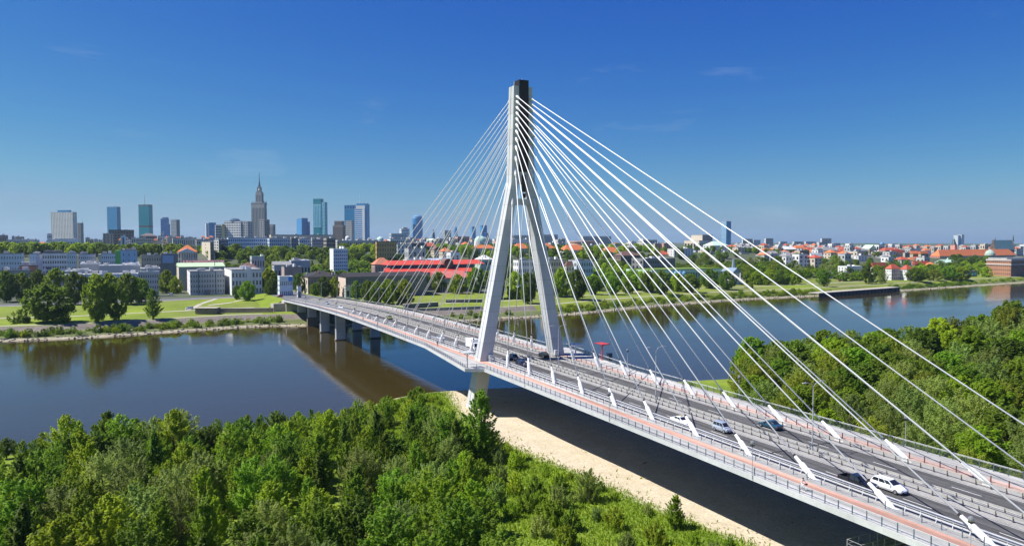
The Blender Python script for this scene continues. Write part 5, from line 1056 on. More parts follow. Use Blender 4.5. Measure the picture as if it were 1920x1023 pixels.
x0, x1, y0, y1, zt = dims(826, 884, 519, 575, None, 14); body(t, x0, x1, y0, y1, 5, zt - .5, grey_w, g_dark, (14, 1), (2, 1), .6, .5, .2, wname="front_annexe"); mb = MB(); mb.add([(x0 - 1, y0 - 1, zt - .5), (x1 + 1, y0 - 1, zt - .5), (x1 + 1, y1 + 6, zt + 4), (x0 - 1, y1 + 6, zt + 4), (x0 - 1, y0 - 1, zt - .8), (x1 + 1, y0 - 1, zt - .8), (x1 + 1, y1 + 6, zt - .8), (x0 - 1, y1 + 6, zt - .8)], [(0, 1, 2, 3), (7, 6, 5, 4), (4, 5, 1, 0), (6, 7, 3, 2), (5, 6, 2, 1), (7, 4, 0, 3)]); mb.build("annexe_roof", R_("roof_sheet_faded_red", (.46, .13, .11)), t)
B("pink_ruin", "dusty pink windowless building behind the advertising container", 533, 566, 501, 610, dy=14, wall=W_("render_dusty_pink", (.42, .31, .27)), front=(0, 0), side=(0, 0), rm=grey_r, cat='building'); B("grey_sheds", "jumble-roofed grey shed above the dusty pink building", 514, 546, 490, 680, dy=14, wall=grey_w, front=(5, 1), roof='gx', rm=grey_r, rh=3, cat='shed'); B("white_chimney_block", "long low grey block with a row of white chimneys above the trees", 546, 582, 489, 700, dy=10, wall=grey_w, front=(6, 1), rm=white_r, boxes=5, cat='building'); B("green_roof_villa", "grey villa with a flat mossy roof above the white building", 472, 496, 481, 720, dy=14, wall=grey_w, front=(5, 2), rm=pale_r, cat='house'); B("red_brown_roofs", "row of low dark reddish roofs behind the olive hall", 345, 420, 488, 690, dy=14, wall=grey_w, front=(14, 1), roof='gx', rm=R_("roof_tile_plum", (.20, .10, .11)), rh=3.5, chim=8, cat='building')
t = B("advertising_container", "stacked pale containers with a bright blue advertising sheet by the junction", 524, 549, 519, 512, dy=8, wall=paleblue_w, gl=g_dark, front=(7, 2), fw=.5, fh=.4, single=True, rm=white_r, boxes=0, cat='container'); x0, x1, y0, y1, g, zt = t['_d']; add_box(t, "blue_advertisement", M("ad_blue", (.03, .22, .70), .5), x0 + 6, x1 - .2, y0 - .15, y0 - .03, zt - 3, zt - .2); add_box(t, "orange_hoarding", M("hoarding_orange", (.75, .22, .06), .6), x0 + 3, x1 + 1, y0 - 2.0, y0 - 1.8, g, g + 2.0)
B("white_kiosk", "white box kiosk with a grey screen by the road junction", 558, 565, 537, 480, dy=3, wall=white_w, gl=g_grey, front=(1, 1), fw=.7, fh=.6, boxes=0, cat='kiosk'); B("transformer_hut", "small grey hut at the foot of the pink-white end wall", 648, 657, 537, 505, dy=4, wall=grey_w, front=(1, 1), boxes=0, cat='hut')

# ---- filler: the many small houses of the inner city on the plateau
rr = random.Random(99)
FILL = [(160, 200, 447, 1300, 5, "left of the brown slab block"), (215, 262, 446, 1400, 6, "below the plain blue tower"), (288, 330, 443, 1700, 6, "below the navy stepped tower"), (330, 400, 442, 1900, 9, "between the gridded tower and the striped tower"), (690, 735, 447, 1900, 6, "behind the small green dome"), (762, 830, 446, 1800, 10, "behind the left stays"), (845, 960, 446, 1900, 14, "behind the near pylon leg"), (1040, 1060, 449, 1900, 3, "right of the far pylon leg"), (1146, 1230, 455, 1600, 11, "between the ribbed slab and the theatre"), (1370, 1440, 457, 1700, 10, "right of the blue tower"), (1440, 1600, 458, 1900, 24, "below the striped blocks"), (1600, 1620, 461, 1800, 4, "left of the yellow church"), (1660, 1790, 459, 2100, 20, "left of the castle clock tower"), (1805, 1865, 459, 2100, 10, "between the castle clock tower and the cathedral"), (1900, 1940, 460, 1900, 6, "right of the cathedral"), (1372, 1470, 466, 1300, 8, "on the slope right of the blue tower"), (1470, 1620, 469, 1230, 12, "above the slope trees"), (1600, 1680, 474, 1250, 7, "below the yellow church"), (1660, 1745, 467, 1600, 9, "behind the ochre tenements"), (1745, 1900, 473, 1650, 12, "just behind the castle"), (1690, 1770, 491, 1050, 7, "at the castle's left foot"), (770, 890, 452, 1300, 12, "above the red-roofed hall"), (930, 1060, 452, 1500, 10, "between the pylon legs"), (1100, 1220, 460, 1250, 9, "right of the orange roofs"), (640, 710, 449, 1500, 7, "left of the ochre house"), (0, 110, 449, 1500, 9, "on the left skyline"), (1390, 1500, 474, 1110, 8, "on the garden slope left"), (1500, 1625, 477, 1090, 9, "on the garden slope right"), (1250, 1385, 470, 1150, 10, "below the theatre"), (1625, 1745, 481, 1090, 9, "above the white riverside pair"), (1385, 1520, 462, 1500, 11, "in the upper old town left"), (1520, 1640, 464, 1480, 10, "in the upper old town right")]
COLS = [("white", white_w), ("cream", cream_w), ("grey", grey_w), ("pale concrete", concrete_w), ("beige", beige_w)]
ORD = ["first", "second", "third", "fourth", "fifth", "sixth", "seventh", "eighth", "ninth", "tenth"]
for u0, u1, v0, D0, n_, where in FILL:
    cnt = {}
    for i in range(n_):
        w = (u1 - u0) / n_ * rr.uniform(.75, 1.25); uu = u0 + (u1 - u0) * (i + .5) / n_; D = D0 * rr.uniform(.86, 1.12); vt = v0 + rr.uniform(-2, 4)
        cn, wm = rr.choice(COLS); rf = rr.choice(['flat', 'flat', 'hip']) if u0 < 1300 else rr.choice(['flat', 'hip', 'hip']); rc, rm = rr.choice([("red-roofed", red_r), ("orange-roofed", orange_r), ("grey-roofed", grey_r)]) if rf == 'hip' else ("flat-roofed", grey_r)
        key = f"{cn} {rc}"; cnt[key] = cnt.get(key, 0) + 1; o_ = ORD[cnt[key] - 1] + " from left"
        B("distant_house", f"small {key} house {where}, {o_}", uu - w * .5, uu + w * .5, vt, D, dy=12, wall=wm, front=(max(2, int(w * D / FPX / 4)), rr.choice([2, 3])), side=(2, 2), fw=.45, fh=.45, roof=rf, rm=rm, rh=4 if rf == 'hip' else 0, boxes=1, cat='house', group=f"small houses {where}")
# ================================================================== VEGETATION
leaf_mid = leaf_mat("leaf_mid_green", (.150, .245, .014))
leaf_bright = leaf_mat("leaf_bright_green", (.215, .305, .014))
leaf_dark = leaf_mat("leaf_dark_green", (.098, .165, .013))
leaf_grey = leaf_mat("leaf_willow_grey_green", (.195, .262, .058))
leaf_olive = leaf_mat("leaf_olive_green", (.185, .240, .022))
bark = M("bark", (.13, .10, .075), .95, .3, 1.5)
bark_pale = M("bark_pale", (.30, .28, .24), .9, .3, 1.2)

def leaf_cloud(centres, radii, counts, size, r, droop=0.0, shell=.45, elong=1.5, up=1.1, spray=0.0):
    """leaf-sized quads spread through clumps -> (verts, n)"""
    P = []; Nn = []
    for c, ra, n in zip(centres, radii, counts):
        d = r.normal(size=(n, 3)); d /= np.linalg.norm(d, axis=1)[:, None]
        if spray > 0:      # feathery spray: a tapering tuft that leans outwards and up
            ax = np.array([c[0], c[1], 0.0]); ln = np.linalg.norm(ax); ax = ax / (ln + 1e-6) * min(1, ln / 2.0) * .75 + np.array([r.normal() * .2, r.normal() * .2, 1.0]); ax /= np.linalg.norm(ax)
            q = r.random(n) ** .8; lat = d - (d @ ax)[:, None] * ax
            p = c + ax * ((q * 2.2 - .9) * ra * spray)[:, None] + lat * (ra * (.3 + .7 * r.random(n)) * (1.08 - q ** 1.5))[:, None]
            d = lat + ax * .35
        else:
            rad = ra * (shell + (1 - shell) * r.random(n) ** .6)
            p = c + d * rad[:, None] * np.array([1, 1, .82])
        if droop: p[:, 2] -= droop * r.random(n) ** 2 * ra
        P.append(p); Nn.append(d)
    P = np.concatenate(P); D = np.concatenate(Nn); n = len(P)
    nr = D * 1.15 + r.normal(size=(n, 3)) * .42 + np.array([0, 0, up * .8]); nr /= np.linalg.norm(nr, axis=1)[:, None]
    a = r.normal(size=(n, 3)); 
    if droop: a = a * .4 + np.array([0, 0, -1.0])
    t = a - (a * nr).sum(1)[:, None] * nr; t /= np.linalg.norm(t, axis=1)[:, None]
    b = np.cross(nr, t)
    s = size * (.65 + .7 * r.random(n)); h = (s * .5)[:, None]; wv = h / elong
    V = np.stack([P - t * h, P + b * wv + nr * h * .12, P + t * h, P - b * wv + nr * h * .12], 1).reshape(-1, 3)
    return V, n
def leaf_mesh(name, V, n, mat):
    me = bpy.data.meshes.new(name)
    me.vertices.add(n * 4); me.vertices.foreach_set('co', V.astype(np.float32).ravel())
    me.loops.add(n * 4); me.loops.foreach_set('vertex_index', np.arange(n * 4, dtype=np.int32))
    me.polygons.add(n); me.polygons.foreach_set('loop_start', np.arange(0, n * 4, 4, dtype=np.int32)); me.polygons.foreach_set('loop_total', np.full(n, 4, np.int32))
    me.materials.append(mat); me.update(calc_edges=True); me.validate()
    return me
def crown_clumps(r, H, R, z0, n, shape):
    """clump centres filling an uneven crown envelope"""
    cs = []; rs = []
    lobes = [(r.uniform(0, 6.28), r.uniform(.78, 1.12)) for _ in range(5)]
    while len(cs) < n:
        t = r.random()                       # height in crown 0..1
        if shape == 'broad': env = math.sin(math.pi * min(1, .12 + .86 * t) ** .85) ** .7
        elif shape == 'tall': env = (math.sin(math.pi * (.1 + .86 * t) ** .7)) ** .8 * .95
        elif shape == 'round': env = math.sqrt(max(0, 1 - (2 * t - 1) ** 2)) * .95 + .05
        elif shape == 'cone': env = (1 - t) ** .75 * .95 + .06
        else: env = math.sqrt(max(0, 1 - t ** 2.2))
        a = r.uniform(0, 6.28)
        lob = max(.62, max(l * math.cos(min(abs((a - la + math.pi) % (2 * math.pi) - math.pi), 1.2)) for la, l in lobes))
        q = r.random() ** .45
        rad = R * env * lob * q
        cs.append(np.array([math.cos(a) * rad, math.sin(a) * rad, z0 + (H - z0) * (t * .94 + .02)]))
        rs.append(R * r.uniform(.16, .27) * (.75 + .35 * (1 - t)))
    return cs, rs
def make_tree(name, seed, H, R, z0, nclump, nleaf, size, shape, mat, droop=0, barkm=None, elong=1.5, limbs=7, multi=False, spray=1.0):
    r = np.random.default_rng(seed)
    cs, rs = crown_clumps(r, H, R, z0, nclump, shape)
    wts = np.array(rs) ** 2; cnt = np.maximum(20, (nleaf * wts / wts.sum())).astype(int)
    V, n = leaf_cloud(cs, rs, cnt, size, r, droop=droop, elong=elong, spray=spray)
    crown = leaf_mesh(name + "_crown", V, n, mat)
    mb = MB()
    k = H * .016 + .05
    if not multi:
        zt = H * .78
        wob = [(r.normal() * .015 * H * t, r.normal() * .015 * H * t) for t in (0, .3, .6, 1)]
        pts = [(wob[i][0], wob[i][1], -.4 + (zt + .4) * t) for i, t in enumerate((0, .3, .6, 1))]
        mb.tube(pts, [k * 1.25, k, k * .65, k * .2], 7)
    order = np.argsort([-c[0] ** 2 - c[1] ** 2 for c in cs])[:limbs * 2:2]
    for j in order:
        c = cs[j]
        st = np.array([0, 0, z0 * .55 + (c[2] - z0 * .55) * .25]) if not multi else np.array([r.normal() * .15, r.normal() * .15, -.3])
        midp = st * .5 + c * .5 + np.array([0, 0, -.04 * H if not multi else .02 * H])
        mb.tube([st, midp, c], [k * .5, k * .32, k * .1], 5)
    trunk = mb.mesh(name + "_trunk", barkm or bark)
    # joined variant for trees too far away to show their parts
    return crown, trunk
TREES = {}
def reg(key, *a, **kw): TREES[key] = make_tree(key, *a, **kw)
#        key        seed  H    R    z0  clumps leaves size shape
reg('broad_a',  1, 11.0, 4.4, 1.4, 130, 10500, .36, 'broad', leaf_mid)
reg('broad_b',  2, 11.0, 4.2, 1.2, 120, 10500, .36, 'broad', leaf_bright)
reg('broad_c',  3, 11.0, 4.7, 1.6, 130, 10500, .38, 'broad', leaf_dark, spray=.8)
reg('dense_a', 21, 10.0, 4.6, .7, 190, 17000, .40, 'round', leaf_mid, spray=.65)
reg('dense_b', 22, 10.0, 4.4, .6, 180, 17000, .40, 'broad', leaf_bright, spray=.65)
reg('dense_c', 23, 10.0, 4.8, .7, 190, 17000, .40, 'round', leaf_dark, spray=.6)
reg('poplar_a', 4, 12.0, 3.1, 1.0, 110, 9000, .33, 'tall', leaf_mid, spray=1.5)
reg('poplar_b', 5, 12.0, 2.9, .9, 100, 8500, .33, 'tall', leaf_bright, spray=1.5)
reg('poplar_c', 15, 12.0, 2.5, .9, 90, 8000, .33, 'cone', leaf_dark, spray=1.5)
reg('willow_a', 6, 10.0, 4.4, .6, 110, 10500, .36, 'broad', leaf_grey, droop=.5, elong=2.8, barkm=bark, spray=1.1)
reg('willow_b', 7, 10.0, 4.0, .5, 100, 10500, .36, 'broad', leaf_grey, elong=2.4, spray=1.2)
reg('willow_c', 8, 10.0, 4.6, .6, 120, 10500, .36, 'broad', leaf_olive, droop=.4, elong=2.4, spray=.9)
reg('shrub_a',  9, 3.2, 2.1, .1, 60, 4200, .23, 'dome', leaf_bright, multi=True, spray=1.1)
reg('shrub_b', 10, 3.0, 1.9, .1, 55, 4200, .23, 'dome', leaf_mid, multi=True, spray=1.1)
reg('shrub_c', 11, 2.8, 2.0, .1, 50, 4200, .23, 'dome', leaf_grey, multi=True, elong=2.5, spray=1.3)
BASE_H = dict(dense_a=10, dense_b=10, dense_c=10, broad_a=11, broad_b=11, broad_c=11, poplar_a=12, poplar_b=12, poplar_c=12, willow_a=10, willow_b=10, willow_c=10, shrub_a=3.2, shrub_b=3.0, shrub_c=2.8)
WORDS = dict(dense_a='mid-green full-crowned', dense_b='bright green full-crowned', dense_c='dark green full-crowned', broad_a='mid-green broad-crowned', broad_b='bright green rounded', broad_c='dark green spreading', poplar_a='mid-green upright', poplar_b='bright green pointed', poplar_c='dark narrow upright',
             willow_a='pale grey-green willowy', willow_b='pale grey-green rounded', willow_c='olive green willowy')
tr = random.Random(11)
PENDING = []
LM_LEFT = [(0, "the left edge"), (88, "the slab hotel"), (170, "the plain blue tower"), (274, "the teal tower"), (340, "the gridded tower"), (412, "the banded office"), (487, "the spired palace"), (567, "the bright-blue tower"), (641, "the river piers"), (720, "the ochre house"), (800, "the red-roofed hall"), (880, "the near pylon leg"), (960, "the pylon top"), (1050, "the far pylon leg"), (1150, "the red shelter"), (1265, "the white taxi")]
LM_RIGHT = [(1220, "second tall lamp"), (1300, "the white taxi"), (1360, "the silver hatchback"), (1436, "the teal saloon"), (1500, "third tall lamp"), (1560, "the quay wall"), (1610, "the black pickup"), (1665, "the white estate"), (1718, "the white houses"), (1770, "the castle's left"), (1820, "the castle bay"), (1870, "the cathedral"), (1920, "the right edge")]
ORDW = ["first", "second", "third", "fourth", "fifth", "sixth", "seventh", "eighth", "ninth", "tenth", "eleventh", "twelfth", "thirteenth", "fourteenth", "fifteenth", "sixteenth", "seventeenth", "eighteenth", "nineteenth", "twentieth", "twenty-first", "twenty-second", "twenty-third", "twenty-fourth"]
def settle_labels():
    """trees of one kind in one wood are told apart by row, by what stands above them in the picture and by order from the left"""
    by = {}
    for o, lab, (pu, pv, d) in PENDING:
        lm = LM_LEFT if (pu < 1215 and not 'bridge' in lab and not 'right' in lab) else LM_RIGHT
        below = min(lm, key=lambda q: abs(q[0] - pu))[1]
        if pv > 950: row = "bottom row"
        elif pv > 900: row = "low row"
        elif pv > 850: row = "middle row"
        elif pv > 800: row = "upper row"
        elif pv > 740: row = "top row"
        elif pv > 680: row = "far row"
        elif pv > 630: row = "distant row"
        elif pv > 600: row = "farthest row"
        else: row = ""
        by.setdefault(f"{lab}, {row + ' ' if row else ''}by {below}", []).append((pu, o))
    for lab, L_ in by.items():
        L_.sort(key=lambda q: q[0])
        for i, (pu, o) in enumerate(L_): o['label'] = lab if len(L_) == 1 else f"{lab}, {ORDW[min(i, 23)]}"
def tree(key, x, y, H, label, group, z=None, parts=True, wide=1.0, name=None, cat='tree'):
    z = (ground_w(x, y) if y > 130 else ground_e(x, y)) if z is None else z
    s = H / BASE_H[key]; crown, trunk = TREES[key]
    sw = s * wide * tr.uniform(.92, 1.1)
    nm = name or ('shrub' if key.startswith('shrub') else ('willow_tree' if key.startswith('willow') else ('poplar_tree' if key.startswith('poplar') else 'broadleaf_tree')))
    rz = tr.uniform(0, 6.28)
    e = bpy.data.objects.new(nm, None); COL.objects.link(e); e.location = (x, y, z); e.rotation_euler.z = rz; e.scale = (sw, sw, s)
    if group: PENDING.append((e, label, uv_of(x, y, z + H * .7)))
    tag(e, label, cat, group)
    inst("crown" if cat == 'tree' else "foliage", crown, e)
    inst("trunk" if cat == 'tree' else "stems", trunk, e)
    return e
def scatter(n, ok, box, dmin, seed, tries=40000):
    r = random.Random(seed); pts = []
    for _ in range(tries):
        if len(pts) >= n: break
        x = r.uniform(box[0], box[1]); y = r.uniform(box[2], box[3])
        dm = dmin(x, y) if callable(dmin) else dmin
        if not ok(x, y): continue
        if all((x - a) ** 2 + (y - b) ** 2 > dm * dm for a, b in pts): pts.append((x, y))
    return pts
# ---- left foreground wood
def in_left(x, y):
    if shoreE(x) - y < 3.0: return False
    lim = lerp_tab(y, [-120, -90, -70, -45, -20, 0, 20], [-54, -52, -45, -38, -37, -37, -42])
    if x > lim: return False
    u, v, d = uv_of(x, y, 8)
    if d < 58 or not (-160 < u < 1300): return False
    u2, v2, _ = uv_of(x, y, 14)
    return v2 < 1060
pts = scatter(250, in_left, (-175, -25, -125, 22), 5.2, 21)
for i, (x, y) in enumerate(pts):
    s = shoreE(x) - y
    key = tr.choices(['broad_a', 'broad_b', 'poplar_a', 'poplar_b', 'willow_b', 'willow_a', 'broad_c', 'poplar_c'], [3.2, 2.6, 2.2, 1.6, 1.4, 1.0, .5, .6])[0]
    H = tr.uniform(8.5, 12.0) if s > 26 else (tr.uniform(6.0, 9.0) if s > 12 else tr.uniform(3.5, 6.0))
    if x > -86: H *= lerp_tab(s, [0, 14, 30, 50, 75], [.42, .5, .68, .85, 1.0])
    if x < -108 and s < 45: H *= .66
    H *= .93
    place = 'on the left shore' if s < 18 else ('near the sand' if x > -52 else 'in the left wood')
    tree(key, x, y, H, f"{WORDS[key]} tree {place}", f"{WORDS[key]} trees {place}", wide=1.05)
tree('poplar_a', -32.0, -44.0, 14.0, "tallest dark-leaved poplar standing in front of the near pylon leg's foot", None, wide=1.25)
tree('broad_a', -41.0, -6.0, 6.5, "dense rounded tree by the sandy point just left of the pylon", None)
# ---- shrubs in the meadow beside the sand
def in_mead(x, y):
    e = sand_edge(y)
    if x > e - 2.5 or x < e - (24 if y < -5 else 34): return False
    return shoreE(x) - y > (9 if x > -48 else 4)
pts = scatter(105, in_mead, (-56, -10, -118, 22), 3.4, 5)
for x, y in pts:
    far = sand_edge(y) - x
    key = tr.choice(['shrub_a', 'shrub_a', 'shrub_b', 'shrub_c'])
    H = tr.uniform(1.0, 2.0) if far < 7 or y > 14 else tr.uniform(2.0, 4.2)
    w_ = dict(shrub_a='bright green', shrub_b='mid-green', shrub_c='grey-green')[key]
    tree(key, x, y, H, f"{w_} shrub beside the sand strip", f"{w_} shrubs beside the sand strip", cat='shrub')
tree('willow_b', -28.5, -42.5, 5.4, "large pale willow bush between the sand strip and the tallest poplar", None, name='willow_bush', cat='bush', wide=1.2)
tree('willow_b', -25.5, -74.0, 5.6, "large pale willow bush standing out on the meadow halfway along the sand", None, name='willow_bush', cat='bush', wide=1.2)
tree('poplar_a', -19.5, -90.0, 5.2, "lone upright young poplar at the sand edge near the bottom of the picture", None, wide=1.3)
# ---- right-hand wood beyond the bridge
def in_right(x, y):
    s = shoreE(x) - y
    if s < 3 or x < 25: return False
    lim = lerp_tab(x, [25, 40, 60, 75, 95], [-72, -48, -25, -4, 12])      # clearing by the shore
    if y > lim: return False
    u, v, d = uv_of(x, y, 8); return 1180 < u < 2080 and d > 40
pts = scatter(190, in_right, (24, 330, -190, 12), lambda x, y: 8.0 if x < 120 else 11.0, 33)
for x, y in pts:
    s = shoreE(x) - y; d = math.hypot(x - CAM[0], y - CAM[1])
    edge = x < 36
    key = tr.choices(['willow_c', 'willow_a', 'dense_a', 'dense_c', 'willow_b', 'dense_b'], [2.4, 1.6, 2.4, 2.4 if x > 90 else .8, 1.2, 1.2])[0]
    H = lerp_tab(x, [25, 45, 90, 160, 230, 330], [8.0, 10.5, 13.5, 17.5, 24, 27]) * tr.uniform(.85, 1.12)
    if s < 12: H *= .72
    place = 'behind the far railing' if edge else ('in the right wood' if x > 150 else ('on the right shore' if s < 25 else 'beyond the bridge'))
    tree(key, x, y, H, f"{WORDS[key]} tree {place}", f"{WORDS[key]} trees {place}", wide=1.2 if H < 14 else 1.15)
pts = scatter(26, lambda x, y: shoreE(x) - y > 2 and x > 22 and y > lerp_tab(x, [25, 40, 60, 75, 95], [-72, -48, -25, -4, 12]) + 3, (22, 82, -70, 20), 4.5, 8)
for x, y in pts:
    key = tr.choice(['shrub_a', 'shrub_b'])
    tree(key, x, y, tr.uniform(1.0, 2.2), f"{dict(shrub_a='bright', shrub_b='mid')[key]} green low shrub in the right clearing", f"low {key[-1]} shrubs in the right shore clearing".replace(' a ', ' bright ').replace(' b ', ' mid-green '), cat='shrub')
# ---- meadow grass on the near bank: uncountable, one object
r = np.random.default_rng(3); Vs = []
cnt = 0
for _ in range(90000):
    x = r.uniform(-62, -8); y = r.uniform(-122, 30)
    e = sand_edge(y) + r.normal() * 1.6 + (r.uniform(0, 9) if r.random() < .04 and vnoise(x, y, 4, 1) > .2 else 0)
    if x > e or shoreE(x) - y < (8 if x > -48 else 2): continue
    if x < e - 26 and r.random() < .6: continue
    z = ground_e(x, y) - .03; h = r.uniform(.18, .6); a = r.uniform(0, 3.14); w = r.uniform(.07, .16)
    dx, dy = math.cos(a) * w, math.sin(a) * w; lx, ly = r.normal() * .15, r.normal() * .15
    Vs += [(x - dx, y - dy, z), (x + dx, y + dy, z), (x + dx * .4 + lx, y + dy * .4 + ly, z + h), (x - dx * .4 + lx, y - dy * .4 + ly, z + h)]; cnt += 1
V = np.array(Vs); gm = leaf_mesh("meadow_grass", V, cnt, leaf_mat("meadow_blade", (.20, .29, .018), trans=.35, hue=.03))
go = bpy.data.objects.new("meadow_grass", gm); COL.objects.link(go); tag(go, "tall bright meadow grass beside the sand strip", "grass", kind='stuff')
# stones, sticks and clods lying on the sand: uncountable
r = np.random.default_rng(8); mb = MB()
for _ in range(420):
    y = r.uniform(-125, 30); x = r.uniform(sand_edge(y) - 2, 14) if r.random() < .2 else sand_edge(y) + abs(r.normal()) * 2.2
    if shoreE(x) - y < 1: continue
    z = ground_e(x, y); w = r.uniform(.04, .16); h = w * r.uniform(.4, .9); a = r.uniform(0, 3.14); l_ = w * (r.uniform(4, 8) if r.random() < .06 else r.uniform(.8, 1.6)); c_, s_ = math.cos(a), math.sin(a)
    q = [(x + c_ * l_ * p - s_ * w * t, y + s_ * l_ * p + c_ * w * t) for p, t in ((-1, -1), (1, -1), (1, 1), (-1, 1))]; k = r.uniform(.4, .8)
    mb.hexa([(p[0], p[1], z - .05) for p in q], [(x + (p[0] - x) * k, y + (p[1] - y) * k, z + h) for p in q])
tag(mb.build("sand_debris", M("driftwood_and_stone", (.26, .215, .15), .95, .4, 1.0)), "stones and driftwood scattered on the sand strip", "debris", kind='stuff')
# ---- west bank: named riverside trees  (u, v of foot, v of top, crown width px, key, label)
def riverside(u, vb, vt, wpx, key, label, group=None, name=None, cat='tree'):
    z = 5.0
    for _ in range(6):
        P = on_z(u, vb, z); z = ground_w(P[0], P[1])
    d = (P - CAM) @ FW
    H = (vb - vt) * d / FPX * 1.02
    crown_w = {'dense_a': 9.2, 'dense_b': 8.8, 'dense_c': 9.6, 'broad_a': 9.2, 'broad_b': 8.4, 'broad_c': 9.8, 'poplar_a': 6, 'poplar_b': 5.6, 'poplar_c': 5.2, 'willow_a': 9.2, 'willow_b': 8.4, 'willow_c': 9.6, 'shrub_a': 4.2, 'shrub_b': 3.8, 'shrub_c': 4.0}[key] * H / BASE_H[key]
    return tree(key, P[0], P[1], H, label, group, z=z - .1, wide=max(.6, min(2.4, wpx * d / FPX / crown_w)), name=name, cat=cat)
for a in [
    (88, 604, 533, 100, 'dense_c', "huge dark round tree on the left riverside lawn"),
    (40, 605, 581, 46, 'shrub_b', "wide dark bush at the foot of the huge round riverside tree, left side"),
    (118, 606, 584, 34, 'shrub_b', "dark bush at the foot of the huge round riverside tree, right side"),
    (184, 603, 519, 58, 'dense_a', "tall loose riverside tree with a leaning pale trunk"),
    (217, 600, 533, 46, 'dense_a', "shorter riverside tree close right of the tall loose one"),
    (287, 598, 545, 32, 'poplar_a', "slim single riverside tree right of the lawn trees"),
    (140, 571, 510, 44, 'dense_c', "dark tree behind the riverside lawn, between the huge and the loose tree"),
    (12, 566, 508, 46, 'dense_c', "dark park tree at the left picture edge"),
    (42, 564, 512, 44, 'dense_a', "park tree second from the left picture edge"),
    (72, 560, 506, 40, 'dense_c', "park tree behind the huge round tree's left half"),
    (106, 560, 503, 50, 'dense_b', "bright-topped park tree behind the huge round tree"),
    (178, 558, 513, 40, 'dense_b', "bright park tree behind the tall loose tree"),
    (205, 558, 512, 44, 'dense_b', "bright park tree in front of the long grey building's left wing"),
    (240, 570, 513, 54, 'dense_c', "dark broad park tree in front of the grey building"),
    (262, 566, 522, 46, 'dense_a', "park tree in front of the grey building's end block"),
    (158, 560, 518, 30, 'dense_c', "small dark park tree left of the loose riverside tree"),
    (312, 549, 506, 34, 'dense_b', "yellow-green street tree left of the grey front building"),
    (330, 550, 520, 26, 'dense_b', "small yellow-green street tree touching the grey front building"),
    (464, 563, 527, 32, 'dense_a', "round lawn tree in front of the white building"),
    (445, 561, 535, 22, 'dense_c', "small dark lawn tree left of the round lawn tree"),
    (505, 545, 503, 40, 'dense_b', "bright green round tree right of the white building"),
    (511, 556, 522, 34, 'dense_c', "dark tree at the road junction below the bright green round tree"),
    (560, 552, 512, 26, 'dense_c', "dark tree behind the advertising container"),
    (592, 556, 530, 26, 'dense_a', "small tree left of the black-roofed house front"),
    (607, 558, 518, 30, 'dense_c', "dark tree before the black-roofed house"),
    (627, 557, 519, 26, 'dense_b', "yellow-green tree beside the pink end wall"),
    (668, 560, 527, 24, 'dense_a', "tree beyond the bridge's far end, left one of three"),
    (690, 565, 523, 34, 'dense_c', "dark tree beyond the bridge's far end, middle one of three"),
    (708, 570, 528, 34, 'dense_a', "tree beyond the bridge's far end, right one of three"),
    (728, 566, 520, 40, 'dense_a', "tall tree before the long grey riverside building"),
    (757, 566, 520, 42, 'dense_b', "bright tree before the long grey riverside building"),
    (790, 548, 512, 40, 'dense_a', "tree in front of the red-roofed hall's left end"),
    (822, 548, 510, 42, 'dense_c', "dark tree in front of the red-roofed hall"),
    (858, 550, 514, 36, 'dense_b', "bright tree in front of the red-roofed hall"),
    (892, 548, 503, 46, 'dense_a', "tall tree by the right end of the red-roofed hall"),
    (935, 556, 506, 44, 'dense_c', "dark riverside tree just left of the near pylon leg"),
    (966, 556, 506, 46, 'dense_b', "bright riverside tree seen between the pylon legs, left"),
    (990, 569, 511, 48, 'dense_c', "big dark riverside tree seen between the pylon legs, right"),
    (1052, 556, 503, 50, 'dense_b', "bright riverside tree right of the far pylon leg"),
    (1083, 562, 506, 46, 'dense_c', "large dark riverside tree on the lawn right of the pylon"),
    (1112, 552, 518, 34, 'dense_a', "riverside tree right of the large dark one"),
    (1150, 552, 518, 36, 'dense_a', "lone riverside tree with long ground shadow"),
    (1178, 550, 518, 28, 'dense_b', "small bright riverside tree beside the lone one"),
    (1215, 548, 508, 46, 'dense_c', "dark riverside tree before the green glass library, left"),
    (1240, 560, 516, 42, 'dense_c', "large dark foreground tree on the west lawn before the library"),
    (1268, 546, 512, 34, 'dense_b', "bright riverside tree before the library"),
    (1293, 548, 514, 40, 'dense_a', "riverside tree below the library's right half"),
    (1330, 540, 505, 46, 'dense_c', "dark riverside tree left of the church spire"),
    (1362, 543, 508, 40, 'dense_c', "dark riverside tree below the church spire"),
    (1407, 540, 528, 20, 'shrub_a', "small bright bush on the lawn right of the church spire"),
    (1415, 527, 502, 34, 'dense_a', "tree right of the small church"),
    (1545, 537, 506, 28, 'poplar_a', "upright dark riverbank tree left of the quay wall"),
    (1513, 521, 503, 20, 'dense_b', "small bright tree on the riverside road left of the white cottage"),
    (1628, 532, 493, 30, 'poplar_c', "tall dark tree by the quay wall"),
    (1654, 531, 505, 22, 'willow_b', "grey-leaved tree before the white red-roofed houses"),
    (1718, 528, 502, 44, 'dense_c', "large dark round tree right of the red-roofed houses"),
    (1750, 526, 505, 36, 'willow_c', "olive tree in the far right bank grove, first"),
    (1778, 525, 500, 40, 'dense_a', "tree in the far right bank grove, second"),
    (1803, 524, 500, 40, 'dense_b', "bright tree in the far right bank grove, third"),
    (1894, 520, 503, 22, 'dense_b', "single bright tree in front of the brick corner building"),
]:
    cat_ = 'bush' if a[4].startswith('shrub') else 'tree'
    riverside(*a, cat=cat_, name='bush' if cat_ == 'bush' else None)
